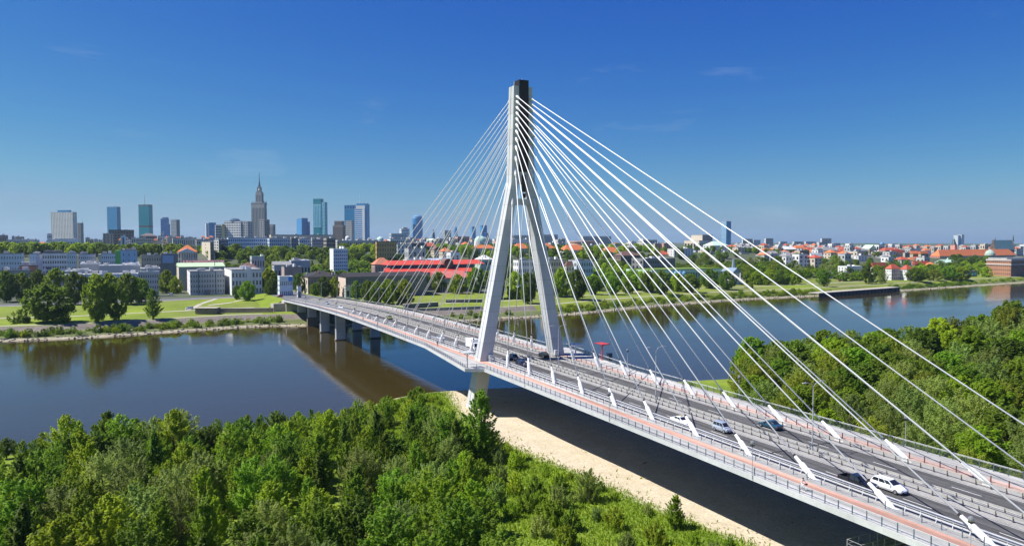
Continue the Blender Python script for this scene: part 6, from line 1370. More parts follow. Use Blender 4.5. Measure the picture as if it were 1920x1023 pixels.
# shore bushes along the west bank
r = random.Random(4)
for i in range(120):
    x = r.uniform(-190, 700) if i > 60 else r.uniform(-180, -12)
    if -22 < x < 24 or 455 < x < 560: continue
    s = r.uniform(5, 17) if x < 150 else r.uniform(5, 24); y = shoreW(x) + s
    key = r.choice(['shrub_a', 'shrub_b', 'shrub_b', 'shrub_c'])
    side = 'left of the bridge' if x < 0 else ('right of the bridge near the pylon' if x < 200 else 'on the distant right bank')
    w_ = dict(shrub_a='bright green', shrub_b='mid-green', shrub_c='grey-green')[key]
    tree(key, x, y, r.uniform(1.6, 3.8), f"{w_} bush on the far waterline", f"{w_} bushes on the far waterline {side}", cat='bush', name='bush', wide=1.4)
# belts of trees among and behind the houses (u0, u1, D0, D1, n, H, keys, where)
BELTS = [
    (-20, 190, 850, 960, 46, (13, 17), 'dense_c dense_c dense_a dense_b', "on the wooded slope at upper left"),
    (190, 345, 860, 960, 24, (11, 15), 'dense_a dense_b dense_c poplar_c', "on the slope below the twin blue towers"),
    (395, 500, 800, 900, 20, (11, 14), 'dense_a dense_c dense_a', "below the long white-banded office block"),
    (495, 640, 760, 900, 40, (12, 15), 'dense_a dense_c dense_b poplar_c', "below the grey terraced office blocks"),
    (560, 690, 650, 740, 22, (10, 15), 'dense_c poplar_c dense_a', "around the white apartment tower"),
    (655, 790, 800, 920, 34, (13, 17), 'dense_c dense_c dense_a', "below the yellow building"),
    (440, 480, 600, 640, 5, (9, 11), 'dense_c dense_a', "behind the white building"),
    (790, 930, 720, 900, 26, (9, 13), 'dense_c dense_a dense_b', "behind the red-roofed hall"),
    (925, 1060, 700, 900, 30, (10, 14), 'dense_a dense_c', "behind the pylon above the cream apartments"),
    (1050, 1230, 680, 900, 44, (11, 15), 'dense_c dense_a dense_b', "on the slope below the orange roofs"),
    (1095, 1220, 610, 680, 22, (11, 15), 'dense_b dense_a dense_c', "between the cream apartments and the library"),
    (1270, 1460, 760, 980, 60, (12, 16), 'dense_a dense_c willow_c', "on the slope behind the library"),
    (1400, 1500, 700, 820, 26, (10, 14), 'dense_c dense_a dense_b', "right of the small church"),
    (1440, 1680, 820, 1040, 64, (9, 13), 'dense_a dense_c dense_c willow_a', "on the slope below the old town church"),
    (1500, 1640, 760, 830, 14, (8, 11), 'dense_a dense_b', "along the riverside road behind the quay"),
    (1660, 1740, 900, 1100, 12, (7, 10), 'dense_a dense_c', "behind the red-roofed white houses"),
    (1720, 1860, 860, 1000, 32, (10, 14), 'dense_a dense_b dense_c', "in the grove left of the brick corner building"),
    (640, 800, 930, 1200, 40, (11, 15), 'dense_c dense_a dense_b', "behind the ochre house"),
    (800, 960, 900, 1180, 40, (10, 14), 'dense_c dense_a dense_b', "among the houses left of the pylon"),
    (960, 1240, 930, 1350, 60, (10, 14), 'dense_c dense_a dense_b', "among the orange roofs"),
    (1240, 1460, 980, 1300, 30, (8, 11), 'dense_c dense_a', "around the theatre"),
    (1440, 1700, 1120, 1400, 22, (7, 10), 'dense_c dense_a', "in the old town gardens"),
    (1830, 1930, 1000, 1300, 40, (5, 8), 'dense_c dense_a dense_b', "below the castle terrace"),
    (-20, 400, 960, 1300, 70, (10, 14), 'dense_c dense_a dense_b', "behind the left slope"),
    (330, 620, 620, 760, 30, (8, 12), 'dense_c dense_a dense_b', "between the riverside buildings"),
    (415, 720, 900, 985, 56, (11, 15), 'dense_c dense_a dense_b', "at the foot of the terraced offices"),
    (925, 1240, 860, 985, 60, (9, 13), 'dense_c dense_a', "in front of the orange-roofed houses"),
    (1785, 1850, 1050, 1150, 14, (12, 16), 'dense_c dense_c', "below the royal castle's right half"),
]
r = random.Random(77); rn = np.random.default_rng(77)
LITE = {k: [] for k in WORDS}
for k in LITE:       # light versions of the same crowns for woods that read as one mass
    me = TREES[k][0]; n4 = len(me.vertices); co = np.empty(n4 * 3, np.float32); me.vertices.foreach_get('co', co); co = co.reshape(-1, 4, 3)
    pick = rn.permutation(len(co))[:1300]; q = co[pick]; c = q.mean(1, keepdims=True)
    LITE[k] = (c + (q - c) * 2.6).reshape(-1, 3)
leaf_of = dict(dense_a=0, dense_b=1, dense_c=2, broad_a=0, broad_b=1, broad_c=2, poplar_a=0, poplar_b=1, poplar_c=2, willow_a=3, willow_b=3, willow_c=4)
leaf_list = [leaf_mid, leaf_bright, leaf_dark, leaf_grey, leaf_olive]
for (u0, u1, D0, D1, n_, (h0, h1), keys, where) in BELTS:
    Vb = []; mi = []
    for i in range(n_):
        u = u0 + (u1 - u0) * (i + r.random()) / n_; D = r.uniform(D0, D1); x, y = xy_of(u, D)
        key = r.choice(keys.split()); H = r.uniform(h0, h1); s = H / BASE_H[key]; a = r.uniform(0, 6.28); w = s * 1.2
        v = LITE[key]; ca, sa = math.cos(a) * w, math.sin(a) * w
        Vb.append(np.stack([v[:, 0] * ca - v[:, 1] * sa + x, v[:, 0] * sa + v[:, 1] * ca + y, v[:, 2] * s + ground_w(x, y) - .3], 1)); mi += [leaf_of[key]] * (len(v) // 4)
    V = np.concatenate(Vb); me = leaf_mesh("distant_wood", V, len(V) // 4, leaf_list[0])
    for m_ in leaf_list[1:]: me.materials.append(m_)
    me.polygons.foreach_set('material_index', mi)
    o = bpy.data.objects.new("distant_wood", me); COL.objects.link(o); tag(o, f"mass of green trees {where}", "trees", kind='stuff')

# continuous scrub along the far waterline: one mass per stretch
co = np.empty(len(TREES['shrub_b'][0].vertices) * 3, np.float32); TREES['shrub_b'][0].vertices.foreach_get('co', co); co = co.reshape(-1, 4, 3); q = co[rn.permutation(len(co))[:420]]; c = q.mean(1, keepdims=True); SCR = (c + (q - c) * 2.2).reshape(-1, 3)
for x0, x1, n_, s0, s1, lab in [(150, 460, 260, 5, 24, "continuous green scrub along the far waterline right of the pylon"), (566, 700, 100, 5, 22, "green scrub along the waterline right of the quay wall"), (-200, -20, 60, 6, 18, "green scrub along the far waterline left of the bridge"), (700, 1150, 160, 8, 24, "green scrub along the far right shore")]:
    Vb = []; mi = []
    for i in range(n_):
        x = r.uniform(x0, x1); y = shoreW(x) + r.uniform(s0, s1); s = r.uniform(.45, .95); a = r.uniform(0, 6.28); w = s * 1.6; ca, sa = math.cos(a) * w, math.sin(a) * w
        Vb.append(np.stack([SCR[:, 0] * ca - SCR[:, 1] * sa + x, SCR[:, 0] * sa + SCR[:, 1] * ca + y, SCR[:, 2] * s + ground_w(x, y) - .1], 1)); mi += [r.choice([0, 0, 1, 2])] * (len(SCR) // 4)
    V = np.concatenate(Vb); me = leaf_mesh("shore_scrub", V, len(V) // 4, leaf_list[0])
    for m_ in leaf_list[1:]: me.materials.append(m_)
    me.polygons.foreach_set('material_index', mi); o = bpy.data.objects.new("shore_scrub", me); COL.objects.link(o); tag(o, lab, "scrub", kind='stuff')

settle_labels()
# ================================================================== VEHICLES
def paint(name, c, metallic=.0): 
    m = M(name, c, .28, .05, 1.0, metallic=metallic, spec=.5); p_ = [n_ for n_ in m.node_tree.nodes if n_.type == 'BSDF_PRINCIPLED'][0]; p_.inputs['Coat Weight'].default_value = .6; p_.inputs['Coat Roughness'].default_value = .06; return m
car_glass = M("car_glass", (.018, .022, .028), .06, .1, 1.0, spec=.8); tyre_m = M("tyre", (.018, .018, .018), .85); rim_m = M("alloy_rim", (.45, .46, .48), .35, metallic=.7); lamp_white = M("headlamp_lens", (.75, .78, .8), .12, spec=.8); lamp_red = M("tail_lens", (.45, .01, .01), .2); trim_m = M("black_trim", (.02, .02, .022), .6); plate_m = M("number_plate", (.72, .72, .70), .5)
KINDS = dict(saloon=dict(L=4.6, W=1.76, belt=.92, roof=1.42, g=(-1.45, 1.0), rk=(.75, .72), nose=.70, boot=.90),
             estate=dict(L=4.7, W=1.80, belt=.98, roof=1.56, g=(-2.2, 1.15), rk=(.30, .85), nose=.76, boot=.96),
             hatch=dict(L=3.6, W=1.62, belt=1.0, roof=1.68, g=(-1.72, 1.05), rk=(.16, .62), nose=.88, boot=.98),
             van=dict(L=4.8, W=1.85, belt=1.05, roof=1.85, g=(-2.3, 1.5), rk=(.15, .8), nose=.92, boot=1.03),
             coupe=dict(L=4.1, W=1.70, belt=.90, roof=1.36, g=(-1.7, .85), rk=(.95, .75), nose=.68, boot=.88))
def make_car(kind, body_m, roof_extra=None, fine=True):
    """returns list of (part name, mesh, [sub-parts]) in car space: +Y forward, origin on the road under the middle"""
    k = KINDS[kind]; L, W, zb, zr = k['L'], k['W'], k['belt'], k['roof']; w = W / 2; parts = []
    y0, y1 = -L / 2, L / 2; ga, gb = k['g']; zl = .22
    st = [(y0, .62, zl + .18, k['boot'] - .12), (y0 + .12, .88, zl + .04, k['boot'] - .02), (y0 + .5, .98, zl, k['boot']), (ga, 1.0, zl, zb), (0, 1.0, zl, zb + .01), (gb, 1.0, zl, zb - .01), (gb + .35, .99, zl, zb - .07 if k['nose'] < .85 else zb - .03), (y1 - .55, .95, zl, k['nose'] + .05), (y1 - .15, .86, zl + .04, k['nose'] - .06), (y1, .62, zl + .18, k['nose'] - .22)]
    mb = MB(); vs_ = []; fs_ = []
    for i, (y, f_, a, b) in enumerate(st):
        ww = w * f_; ring = [(-ww * .9, y, a), (-ww, y, a + (b - a) * .3), (-ww, y, a + (b - a) * .72), (-ww * .9, y, b), (0, y, b + .035), (ww * .9, y, b), (ww, y, a + (b - a) * .72), (ww, y, a + (b - a) * .3), (ww * .9, y, a)]
        vs_ += ring; n_ = len(ring)
        if i:
            for q in range(n_):
                p0 = (i - 1) * n_ + q; p1 = (i - 1) * n_ + (q + 1) % n_; fs_.append((p0, p0 + n_, p1 + n_, p1))
    fs_.append(tuple(range(n_))); fs_.append(tuple(range(len(vs_) - 1, len(vs_) - n_ - 1, -1))); mb.add(vs_, fs_)
    # greenhouse
    r0, r1 = ga + k['rk'][0], gb - k['rk'][1]; wb = w * .9; wr = w * .74
    base = [(-wb, ga, zb), (wb, ga, zb), (wb, gb, zb - .02), (-wb, gb, zb - .02)]; mid = [(-wr, r0, zr - .05), (wr, r0, zr - .05), (wr, r1, zr - .05), (-wr, r1, zr - .05)]; topq = [(-wr * .86, r0 + .1, zr), (wr * .86, r0 + .1, zr), (wr * .86, r1 - .1, zr), (-wr * .86, r1 - .1, zr)]
    mb.add(base + mid + topq, [(0, 1, 5, 4), (1, 2, 6, 5), (2, 3, 7, 6), (3, 0, 4, 7), (4, 5, 9, 8), (5, 6, 10, 9), (6, 7, 11, 10), (7, 4, 8, 11), (8, 9, 10, 11)])
    parts.append(("body", mb.mesh("car_body", body_m, smooth=False), []))
    def bil(a, b, c, d, s, t): 
        a, b, c, d = map(Vector, (a, b, c, d)); return (a * (1 - s) + b * s) * (1 - t) + (d * (1 - s) + c * s) * t
    def pane(name, a, b, c, d, s0, s1, t0, t1):
        q = [bil(a, b, c, d, s, t) for s, t in ((s0, t0), (s1, t0), (s1, t1), (s0, t1))]; nrm = (q[1] - q[0]).cross(q[3] - q[0]).normalized() * .014
        cen = sum(q, Vector()) / 4
        if nrm.dot(cen - Vector((0, 0, (zb + zr) / 2))) < 0: nrm = -nrm
        m2 = MB(); m2.hexa([v - nrm for v in q], [v + nrm for v in q]); parts.append((name, m2.mesh(name, car_glass), []))
    pane("windscreen", base[2], base[3], mid[3], mid[2], .07, .93, .10, .93); pane("rear_window", base[0], base[1], mid[1], mid[0], .1, .9, .14, .9)
    spl = [(.04, .34), (.37, .66), (.69, .95)] if kind in ('estate', 'van', 'hatch') else [(.08, .47), (.52, .93)]
    for s0, s1 in spl:
        pane("side_window", base[1], base[2], mid[2], mid[1], s0, s1, .12, .9); pane("side_window", base[3], base[0], mid[0], mid[3], 1 - s1, 1 - s0, .12, .9)
    rw = .31
    for sx in (-1, 1):
        for yy in (y0 + L * .19, y1 - L * .185):
            m2 = MB(); m2.tube([(sx * (w - .2), yy, rw), (sx * (w + .015), yy, rw)], rw, 14); m3 = MB(); m3.tube([(sx * (w + .0), yy, rw), (sx * (w + .03), yy, rw)], rw * .62, 10)
            parts.append(("wheel", m2.mesh("tyre", tyre_m), [("rim", m3.mesh("rim", rim_m))]))
        m2 = MB(); m2.box(sx * w * .55 - .2, sx * w * .55 + .2, y1 - .2, y1 - .06, k['nose'] - .24, k['nose'] - .09); parts.append(("headlight", m2.mesh("headlight", lamp_white), []))
        m2 = MB(); m2.box(sx * w * .68 - .14, sx * w * .68 + .14, y0 + .015, y0 + .12, k['boot'] - .32, k['boot'] - .12); parts.append(("tail_light", m2.mesh("tail_light", lamp_red), []))
        m2 = MB(); m2.box(sx * (w + .09) - .09, sx * (w + .09) + .09, gb - .42, gb - .28, zb - .02, zb + .13); parts.append(("mirror", m2.mesh("mirror", body_m), []))
    m2 = MB(); m2.box(-w * .6, w * .6, y1 - .03, y1 + .03, .30, .48); parts.append(("front_bumper_grille", m2.mesh("grille", trim_m), []))
    m2 = MB(); m2.box(-.26, .26, y1 + .03, y1 + .045, .34, .45); parts.append(("number_plate", m2.mesh("plate", plate_m), []))
    m2 = MB(); m2.box(-w * .6, w * .6, y0 - .03, y0 + .05, .34, .5); parts.append(("rear_bumper", m2.mesh("bumper", trim_m), []))
    return parts
PROTO = {}
def car(kind, body_name, col, x, y, z, head, label, metallic=0.0, extra=None, group=None, name=None, pitch=0.0):
    key = (kind, body_name)
    if key not in PROTO: PROTO[key] = make_car(kind, paint(body_name, col, metallic))
    e = bpy.data.objects.new(name or dict(saloon='saloon_car', estate='estate_car', hatch='hatchback_car', van='van', coupe='saloon_car')[kind], None); COL.objects.link(e)
    e.location = (x, y, z); e.rotation_euler = (pitch, 0, head); tag(e, label, 'van' if kind == 'van' else 'car', group)
    for nm, me, subs in PROTO[key]:
        p_ = inst(nm, me, e)
        for sn, sm in subs: inst(sn, sm, p_)
    if extra: extra(e)
    return e
def on_road(u, v):
    z = 15.0
    for _ in range(8): P = on_z(u, v, z); z = deck_z(P[1])
    return P
TOWARDS, AWAY = math.pi, 0.0
def deck_car(u, v, lane, kind, nm, col, head, label, **kw):
    P = on_road(u, v); return car(kind, nm, col, lane, P[1], deck_z(P[1]) + .03, head, label, **kw)
def taxi_sign(e):
    mb = MB(); mb.box(-.22, .22, -.1, .1, 1.425, 1.56); o = mb.build("taxi_sign", M("taxi_yellow", (.75, .52, .04), .4), None); o.parent = e
def roof_bars(e):
    for sx in (-.55, .55):
        mb = MB(); mb.box(sx - .03, sx + .03, -1.6, .3, 1.55, 1.62); o = mb.build("roof_rail", M("roof_rail_grey", (.25, .25, .27), .4), None); o.parent = e
deck_car(1267, 796, -6.9, 'saloon', "taxi_white", (.80, .80, .80), TOWARDS, "white saloon taxi with a yellow roof sign beside the near railing", extra=taxi_sign)
deck_car(1352, 809, -3.7, 'hatch', "paint_silver", (.50, .55, .62), TOWARDS, "silver tall hatchback in the inner lane behind the taxi's right", metallic=.35)
deck_car(1438, 803, 5.6, 'saloon', "paint_teal", (.015, .06, .10), AWAY, "dark teal saloon driving away on the far carriageway")
deck_car(1665, 919, -4.1, 'estate', "paint_white", (.82, .82, .83), TOWARDS, "white estate car overtaking the black pickup", extra=roof_bars)
deck_car(976, 688, -6.4, 'estate', "paint_black_plum", (.018, .012, .03), TOWARDS, "black car just right of the near pylon leg")
deck_car(966, 675, -3.6, 'hatch', "paint_navy", (.014, .016, .035), TOWARDS, "dark car in the pylon's shadow behind the black car")
deck_car(1027, 668, 6.4, 'saloon', "paint_black", (.012, .012, .014), AWAY, "black car at the foot of the far pylon leg")
deck_car(820, 637, -7.0, 'saloon', "paint_pale_silver", (.60, .63, .68), TOWARDS, "pale silver saloon left of the pylon", metallic=.3)
deck_car(747, 597, -2.9, 'saloon', "paint_olive", (.22, .24, .03), TOWARDS, "yellow-green car between the left stays")
deck_car(637, 578, -6.6, 'saloon', "paint_white", (.82, .82, .83), TOWARDS, "white car nearest the far river piers"); deck_car(612, 570, -4.2, 'estate', "paint_pale_silver", (.60, .63, .68), TOWARDS, "light car farthest along the bridge deck", metallic=.3)
# black pickup
P = on_road(1608, 913); pk = empty("pickup_truck", (-6.9, P[1], deck_z(P[1]) + .03), "black double-cab pickup with an open load bed by the near railing", "pickup", rz=math.pi); pm = paint("paint_black", (.012, .012, .014))
def pk_part(nm, fn, mat, par=None):
    mb = MB(); fn(mb); o = inst(nm, mb.mesh(nm, mat), par or pk); return o
def f_(mb):
    mb.hexa([(-.88, -2.55, .45), (.88, -2.55, .45), (.88, 2.5, .42), (-.88, 2.5, .42)], [(-.9, -2.55, .75), (.9, -2.55, .75), (.86, 2.5, .78), (-.86, 2.5, .78)])
    mb.hexa([(-.9, .95, .75), (.9, .95, .75), (.84, 2.48, .77), (-.84, 2.48, .77)], [(-.82, .95, 1.08), (.82, .95, 1.08), (.72, 2.4, .98), (-.72, 2.4, .98)])
pk_part("body", f_, pm)
pk_part("cab", lambda mb: mb.hexa([(-.86, -.85, .76), (.86, -.85, .76), (.86, 1.3, .76), (-.86, 1.3, .76)], [(-.66, -.7, 1.72), (.66, -.7, 1.72), (.66, .45, 1.72), (-.66, .45, 1.72)]), pm)
pk_part("load_bed", lambda mb: [mb.box(-.88, -.80, -2.55, -.86, .751, 1.18), mb.box(.80, .88, -2.55, -.86, .751, 1.18), mb.box(-.799, .799, -2.55, -2.47, .751, 1.18), mb.box(-.799, .799, -2.46, -.87, .752, .80)], pm)
pk_part("windscreen", lambda mb: mb.hexa([(-.70, 1.08, 1.05), (.70, 1.08, 1.05), (.70, 1.06, 1.03), (-.70, 1.06, 1.03)], [(-.6, .57, 1.66), (.6, .57, 1.66), (.6, .53, 1.64), (-.6, .53, 1.64)]), car_glass)
for sx in (-1, 1):
    for ya, yb in ((-.6, .05), (.12, .75)):
        pk_part("side_window", lambda mb, sx=sx, ya=ya, yb=yb: mb.hexa([(sx*.80, ya, 1.08), (sx*.83, ya, 1.08), (sx*.83, yb, 1.08), (sx*.80, yb, 1.08)], [(sx*.68, ya + .05, 1.62), (sx*.71, ya + .05, 1.62), (sx*.71, yb - .2, 1.62), (sx*.68, yb - .2, 1.62)]), car_glass)
    for yy in (-1.6, 1.65):
        w_ = pk_part("wheel", lambda mb, sx=sx, yy=yy: mb.tube([(sx*.68, yy, .37), (sx*.92, yy, .37)], .37, 14), tyre_m); pk_part("rim", lambda mb, sx=sx, yy=yy: mb.tube([(sx*.9, yy, .37), (sx*.94, yy, .37)], .22, 10), rim_m, w_)
    pk_part("headlight", lambda mb, sx=sx: mb.box(sx*.62 - .17, sx*.62 + .17, 2.47, 2.53, .72, .9), lamp_white); pk_part("tail_light", lambda mb, sx=sx: mb.box(sx*.8 - .08, sx*.8 + .08, -2.6, -2.55, .8, 1.1), lamp_red); pk_part("mirror", lambda mb, sx=sx: mb.box(sx*1.0 - .1, sx*1.0 + .1, .85, .98, 1.05, 1.25), trim_m)
# white box lorry behind the near leg
P = on_road(890, 656); lx, ly = -6.3, P[1]; lo = empty("box_lorry", (lx, ly, deck_z(ly) + .03), "white box lorry passing behind the near pylon leg", "lorry", rz=math.pi)
def lp(nm, fn, mat, par=None):
    mb = MB(); fn(mb); return inst(nm, mb.mesh(nm, mat), par or lo)
lp("cargo_box", lambda mb: mb.box(-1.15, 1.15, -3.6, .9, .95, 3.3), white_paint); lp("cab", lambda mb: mb.hexa([(-1.02, 1.0, .5), (1.02, 1.0, .5), (1.02, 2.9, .5), (-1.02, 2.9, .5)], [(-.98, 1.0, 2.35), (.98, 1.0, 2.35), (.92, 2.3, 2.35), (-.92, 2.3, 2.35)]), white_paint); lp("chassis", lambda mb: mb.box(-.5, .5, -3.5, 2.5, .5, .94), trim_m)
lp("windscreen", lambda mb: mb.hexa([(-.85, 2.72, 1.35), (.85, 2.72, 1.35), (.85, 2.68, 1.33), (-.85, 2.68, 1.33)], [(-.8, 2.43, 2.2), (.8, 2.43, 2.2), (.8, 2.38, 2.18), (-.8, 2.38, 2.18)]), car_glass)
for sx in (-1, 1):
    lp("side_window", lambda mb, sx=sx: mb.box(sx*1.0 - .02, sx*1.0 + .02, 1.3, 2.1, 1.4, 2.1), car_glass)
    for yy in (-2.4, 1.9):
        w_ = lp("wheel", lambda mb, sx=sx, yy=yy: mb.tube([(sx*.8, yy, .45), (sx*1.06, yy, .45)], .45, 14), tyre_m); lp("rim", lambda mb, sx=sx, yy=yy: mb.tube([(sx*1.04, yy, .45), (sx*1.08, yy, .45)], .25, 10), rim_m, w_)
    lp("headlight", lambda mb, sx=sx: mb.box(sx*.75 - .15, sx*.75 + .15, 2.83, 2.93, .65, .85), lamp_white)
# cars on the west bank streets
def street_car(u, v, kind, nm, col, head, label, metallic=0):
    z = 7.6
    for _ in range(5): P = on_z(u, v, z); z = max(ground_w(P[0], P[1]), deck_z(P[1]) if abs(P[0]) < 13 and P[1] < 420 else 0) + .12
    return car(kind, nm, col, P[0], P[1], z, head, label, metallic)
EW = math.pi / 2
for u, v, kind, nm, col, h, lab in [(563, 553, 'saloon', "paint_black", (.012, .012, .014), TOWARDS, "black car on the street beyond the bridge's far end, left"), (580, 556.5, 'hatch', "paint_navy", (.014, .016, .035), TOWARDS, "navy car just leaving the bridge's far end"), (560, 547, 'van', "paint_blue", (.02, .07, .30), TOWARDS, "blue van on the street beyond the bridge"),
    (355, 575, 'van', "paint_white", (.82, .82, .83), EW, "white van parked on the riverside terrace"), (487, 546, 'saloon', "paint_pale_silver", (.6, .63, .68), EW, "silver car parked before the white building, left"), (496, 546, 'estate', "paint_blue", (.02, .07, .30), EW, "blue car parked before the white building, right"), (498, 557, 'saloon', "paint_red", (.40, .03, .03), EW, "dark red car at the junction left of the bridge end"), (525, 557, 'hatch', "paint_red", (.40, .03, .03), EW, "small red car turning left of the bridge end"), (320, 553, 'hatch', "paint_white", (.82, .82, .83), EW, "white car left of the grey front building"), (443, 547, 'estate', "paint_white", (.82, .82, .83), EW, "white car in the gap between the grey and white buildings"), (588, 547, 'estate', "paint_white", (.82, .82, .83), EW, "white car parked right of the junction"), (598, 547.5, 'saloon', "paint_silver", (.5, .55, .62), EW, "silver car parked right of the junction"), (623, 546, 'saloon', "paint_blue", (.02, .07, .30), EW, "blue car parked near the pink-white end wall"), (1490, 524, 'saloon', "paint_silver", (.5, .55, .62), EW, "silver car on the river road left of the quay"), (1476, 525, 'hatch', "paint_white", (.82, .82, .83), EW, "white car on the river road left of the quay"), (1574, 524, 'hatch', "paint_red", (.40, .03, .03), EW, "red car among the parked cars above the quay"), (1582, 523.5, 'saloon', "paint_white", (.82, .82, .83), EW, "white car among the parked cars above the quay"), (1598, 523, 'estate', "paint_silver", (.5, .55, .62), EW, "silver estate among the parked cars above the quay"), (1612, 522.5, 'van', "paint_white", (.82, .82, .83), EW, "white van among the parked cars above the quay"), (1840, 515.5, 'saloon', "paint_white", (.82, .82, .83), EW, "white car left of the brick corner building"), (1858, 514.5, 'van', "taxi_yellow_body", (.75, .45, .04), EW, "yellow van before the brick corner building"), (1874, 514, 'van', "paint_white", (.82, .82, .83), EW, "white van before the brick corner building"), (1912, 512, 'hatch', "paint_white", (.82, .82, .83), EW, "white car at the right picture edge"), (20, 558, 'saloon', "paint_white", (.82, .82, .83), EW, "white car under the park trees at the left edge"), (36, 558, 'saloon', "paint_silver", (.5, .55, .62), EW, "silver car under the park trees at the left edge"), (165, 558, 'van', "paint_white", (.82, .82, .83), EW, "white van behind the park trees")]:
    street_car(u, v, kind, nm, col, h, lab)
# ================================================================== LAMPS AND SHELTERS
lamp_steel = M("lamp_pole_grey", (.42, .44, .45), .5, .1, 2.0); lamp_lens = M("lamp_lens", (.55, .55, .52), .25)
def tall_lamp(x, y, z, h, label, dark=False):
    e = empty("street_lamp", (x, y, z), label, "street lamp", "double-armed lamps in the median"); m_ = lamp_steel
    mb = MB(); mb.tube([(x, y, z), (x, y, z + h * .5), (x, y, z + h - 1.0)], [.11, .085, .06], 8); mb.build("pole", m_, e)
    mb = MB(); mb.tube([(x, y, z), (x, y, z + 1.1)], .15, 8); mb.build("base_sleeve", m_, e)
    for sx in (-1, 1):
        pts = [(x, y, z + h - 1.0)] + [(x + sx * 1.7 * (1 - math.cos(a)), y, z + h - 1.0 + 1.0 * math.sin(a)) for a in np.linspace(.3, 1.5, 6)]
        mb = MB(); mb.tube(pts, .045, 6); ar = mb.build("arm", m_, e); xe, ze = pts[-1][0], pts[-1][2]
        mb = MB(); mb.hexa([(xe, y - .13, ze - .07), (xe + sx * .85, y - .09, ze - .05), (xe + sx * .85, y + .09, ze - .05), (xe, y + .13, ze - .07)], [(xe, y - .09, ze + .07), (xe + sx * .8, y - .05, ze + .05), (xe + sx * .8, y + .05, ze + .05), (xe, y + .09, ze + .07)]); mb.build("lamp_head", lamp_lens, ar)
for i, y in enumerate(np.arange(-255.6, 280, 39.2)):
    nm = {4: "third tall double lamp from the pylon, before the right wood", 5: "second tall double lamp right of the pylon", 6: "first tall double lamp right of the near pylon leg"}.get(i, f"tall double lamp on the median, {ORDW[i]} from the picture's right end" if y < -100 else f"tall double lamp on the median beyond the pylon, {ORDW[max(0, i - 7)]} after it")
    tall_lamp(.2, y, deck_z(y) + .015, 11.2, nm)
globe_m = M("globe_lamp_glass", (.30, .30, .30), .1, .1, 3.0, metallic=.4)
def globe(x, y, label):
    z = deck_z(y) + .15; e = empty("globe_lamp", (x, y, z), label, "lamp post", "globe lamps on the walkways"); mb = MB(); mb.tube([(x, y, z - .5), (x, y, z + 4.3)], [.06, .045], 6); mb.build("pole", lamp_steel, e)
    mb = MB(); mb.lathe((x, y, z + 4.3), [(.12, 0), (.28, .12), (.33, .33), (.28, .52), (.12, .66)], 12); mb.build("globe", globe_m, e); mb = MB(); mb.lathe((x, y, z + 4.28), [(.1, -.12), (.34, .02), (.34, .07), (.1, .1)], 12); mb.build("shade_ring", trim_m, e)
for i, y in enumerate((-165, -133.5, -103, -67.5, -34)): globe(-16.62, y, f"globe lamp on the near walkway edge, {ORDW[4 - i]} right of the pylon")
for i, y in enumerate((50, 82, 114, 146, 180, 214, 248)): globe(-16.62, y, f"globe lamp on the near walkway edge, {ORDW[i]} beyond the pylon")
for i, y in enumerate((-140, -103, -66, -27)): globe(16.62, y, f"globe lamp on the far walkway edge, {ORDW[3 - i]} right of the pylon")
for i, y in enumerate((40, 78, 116)): globe(16.62, y, f"globe lamp on the far walkway edge, {ORDW[i]} beyond the pylon")
red_m = M("shelter_red", (.55, .05, .05), .4, .1, 1.5); shelter_grey = M("shelter_grey", (.55, .57, .58), .4, .1, 1.5)
def shelter(x, y, h, mat, label, w=2.6, d=3.4, tilt=.12, rz=0.0):
    z = deck_z(y) + .15; e = empty("canopy_shelter", (x, y, z), label, "canopy", rz=rz)
    def P_(nm, fn, m_): 
        mb = MB(); fn(mb); return inst(nm, mb.mesh(nm, m_), e)
    P_("post", lambda mb: mb.tube([(0, 0, 0), (0, 0, h)], [.2, .16], 10), mat); P_("canopy_frame", lambda mb: [mb.box(-w/2, w/2, s_ * d/2 - .09, s_ * d/2 + .09, h + .1, h + .3) for s_ in (-1, 1)], mat)
    for i in range(6):
        xx = -w/2 + w * (i + .5) / 6; P_("canopy_slat", lambda mb, xx=xx: mb.hexa([(xx - .16, -d/2 - .2, h + .31), (xx + .16, -d/2 - .2, h + .31), (xx + .16, d/2 + .2, h + .31), (xx - .16, d/2 + .2, h + .31)], [(xx - .16, -d/2 - .2, h + .38), (xx + .16, -d/2 - .2, h + .38), (xx + .16, d/2 + .2, h + .38), (xx - .16, d/2 + .2, h + .38)]), mat)
    P_("bracket", lambda mb: [mb.tube([(0, 0, h - .7), (s_ * w * .35, 0, h + .1)], .06, 6) for s_ in (-1, 1)], mat)
    return e
shelter(17.6, -14.0, 4.2, red_m, "red slatted canopy on a single red post beyond the far leg"); shelter(-19.6, -8.3, 3.6, shelter_grey, "grey flat canopy on a single post at the near pylon bulge", w=3.2, d=3.0); shelter(16.0, -3.0, 2.6, M("shelter_white", (.78, .76, .74), .5), "low white canopy beside the far pylon leg", w=3.2, d=3.0)
mb = MB(); bx = empty("litter_kiosk", (19.0, -15.5, deck_z(-15.5) + .15), "dark blue cabinet beside the red canopy", "cabinet"); 
for nm, a in (("cabinet_body", (-.6, .6, -.5, .5, 0, 1.9)), ("cabinet_roof", (-.7, .7, -.6, .6, 1.905, 2.0))): mb = MB(); mb.box(*a); inst(nm, mb.mesh(nm, M("cabinet_blue", (.04, .07, .12), .5)), bx)
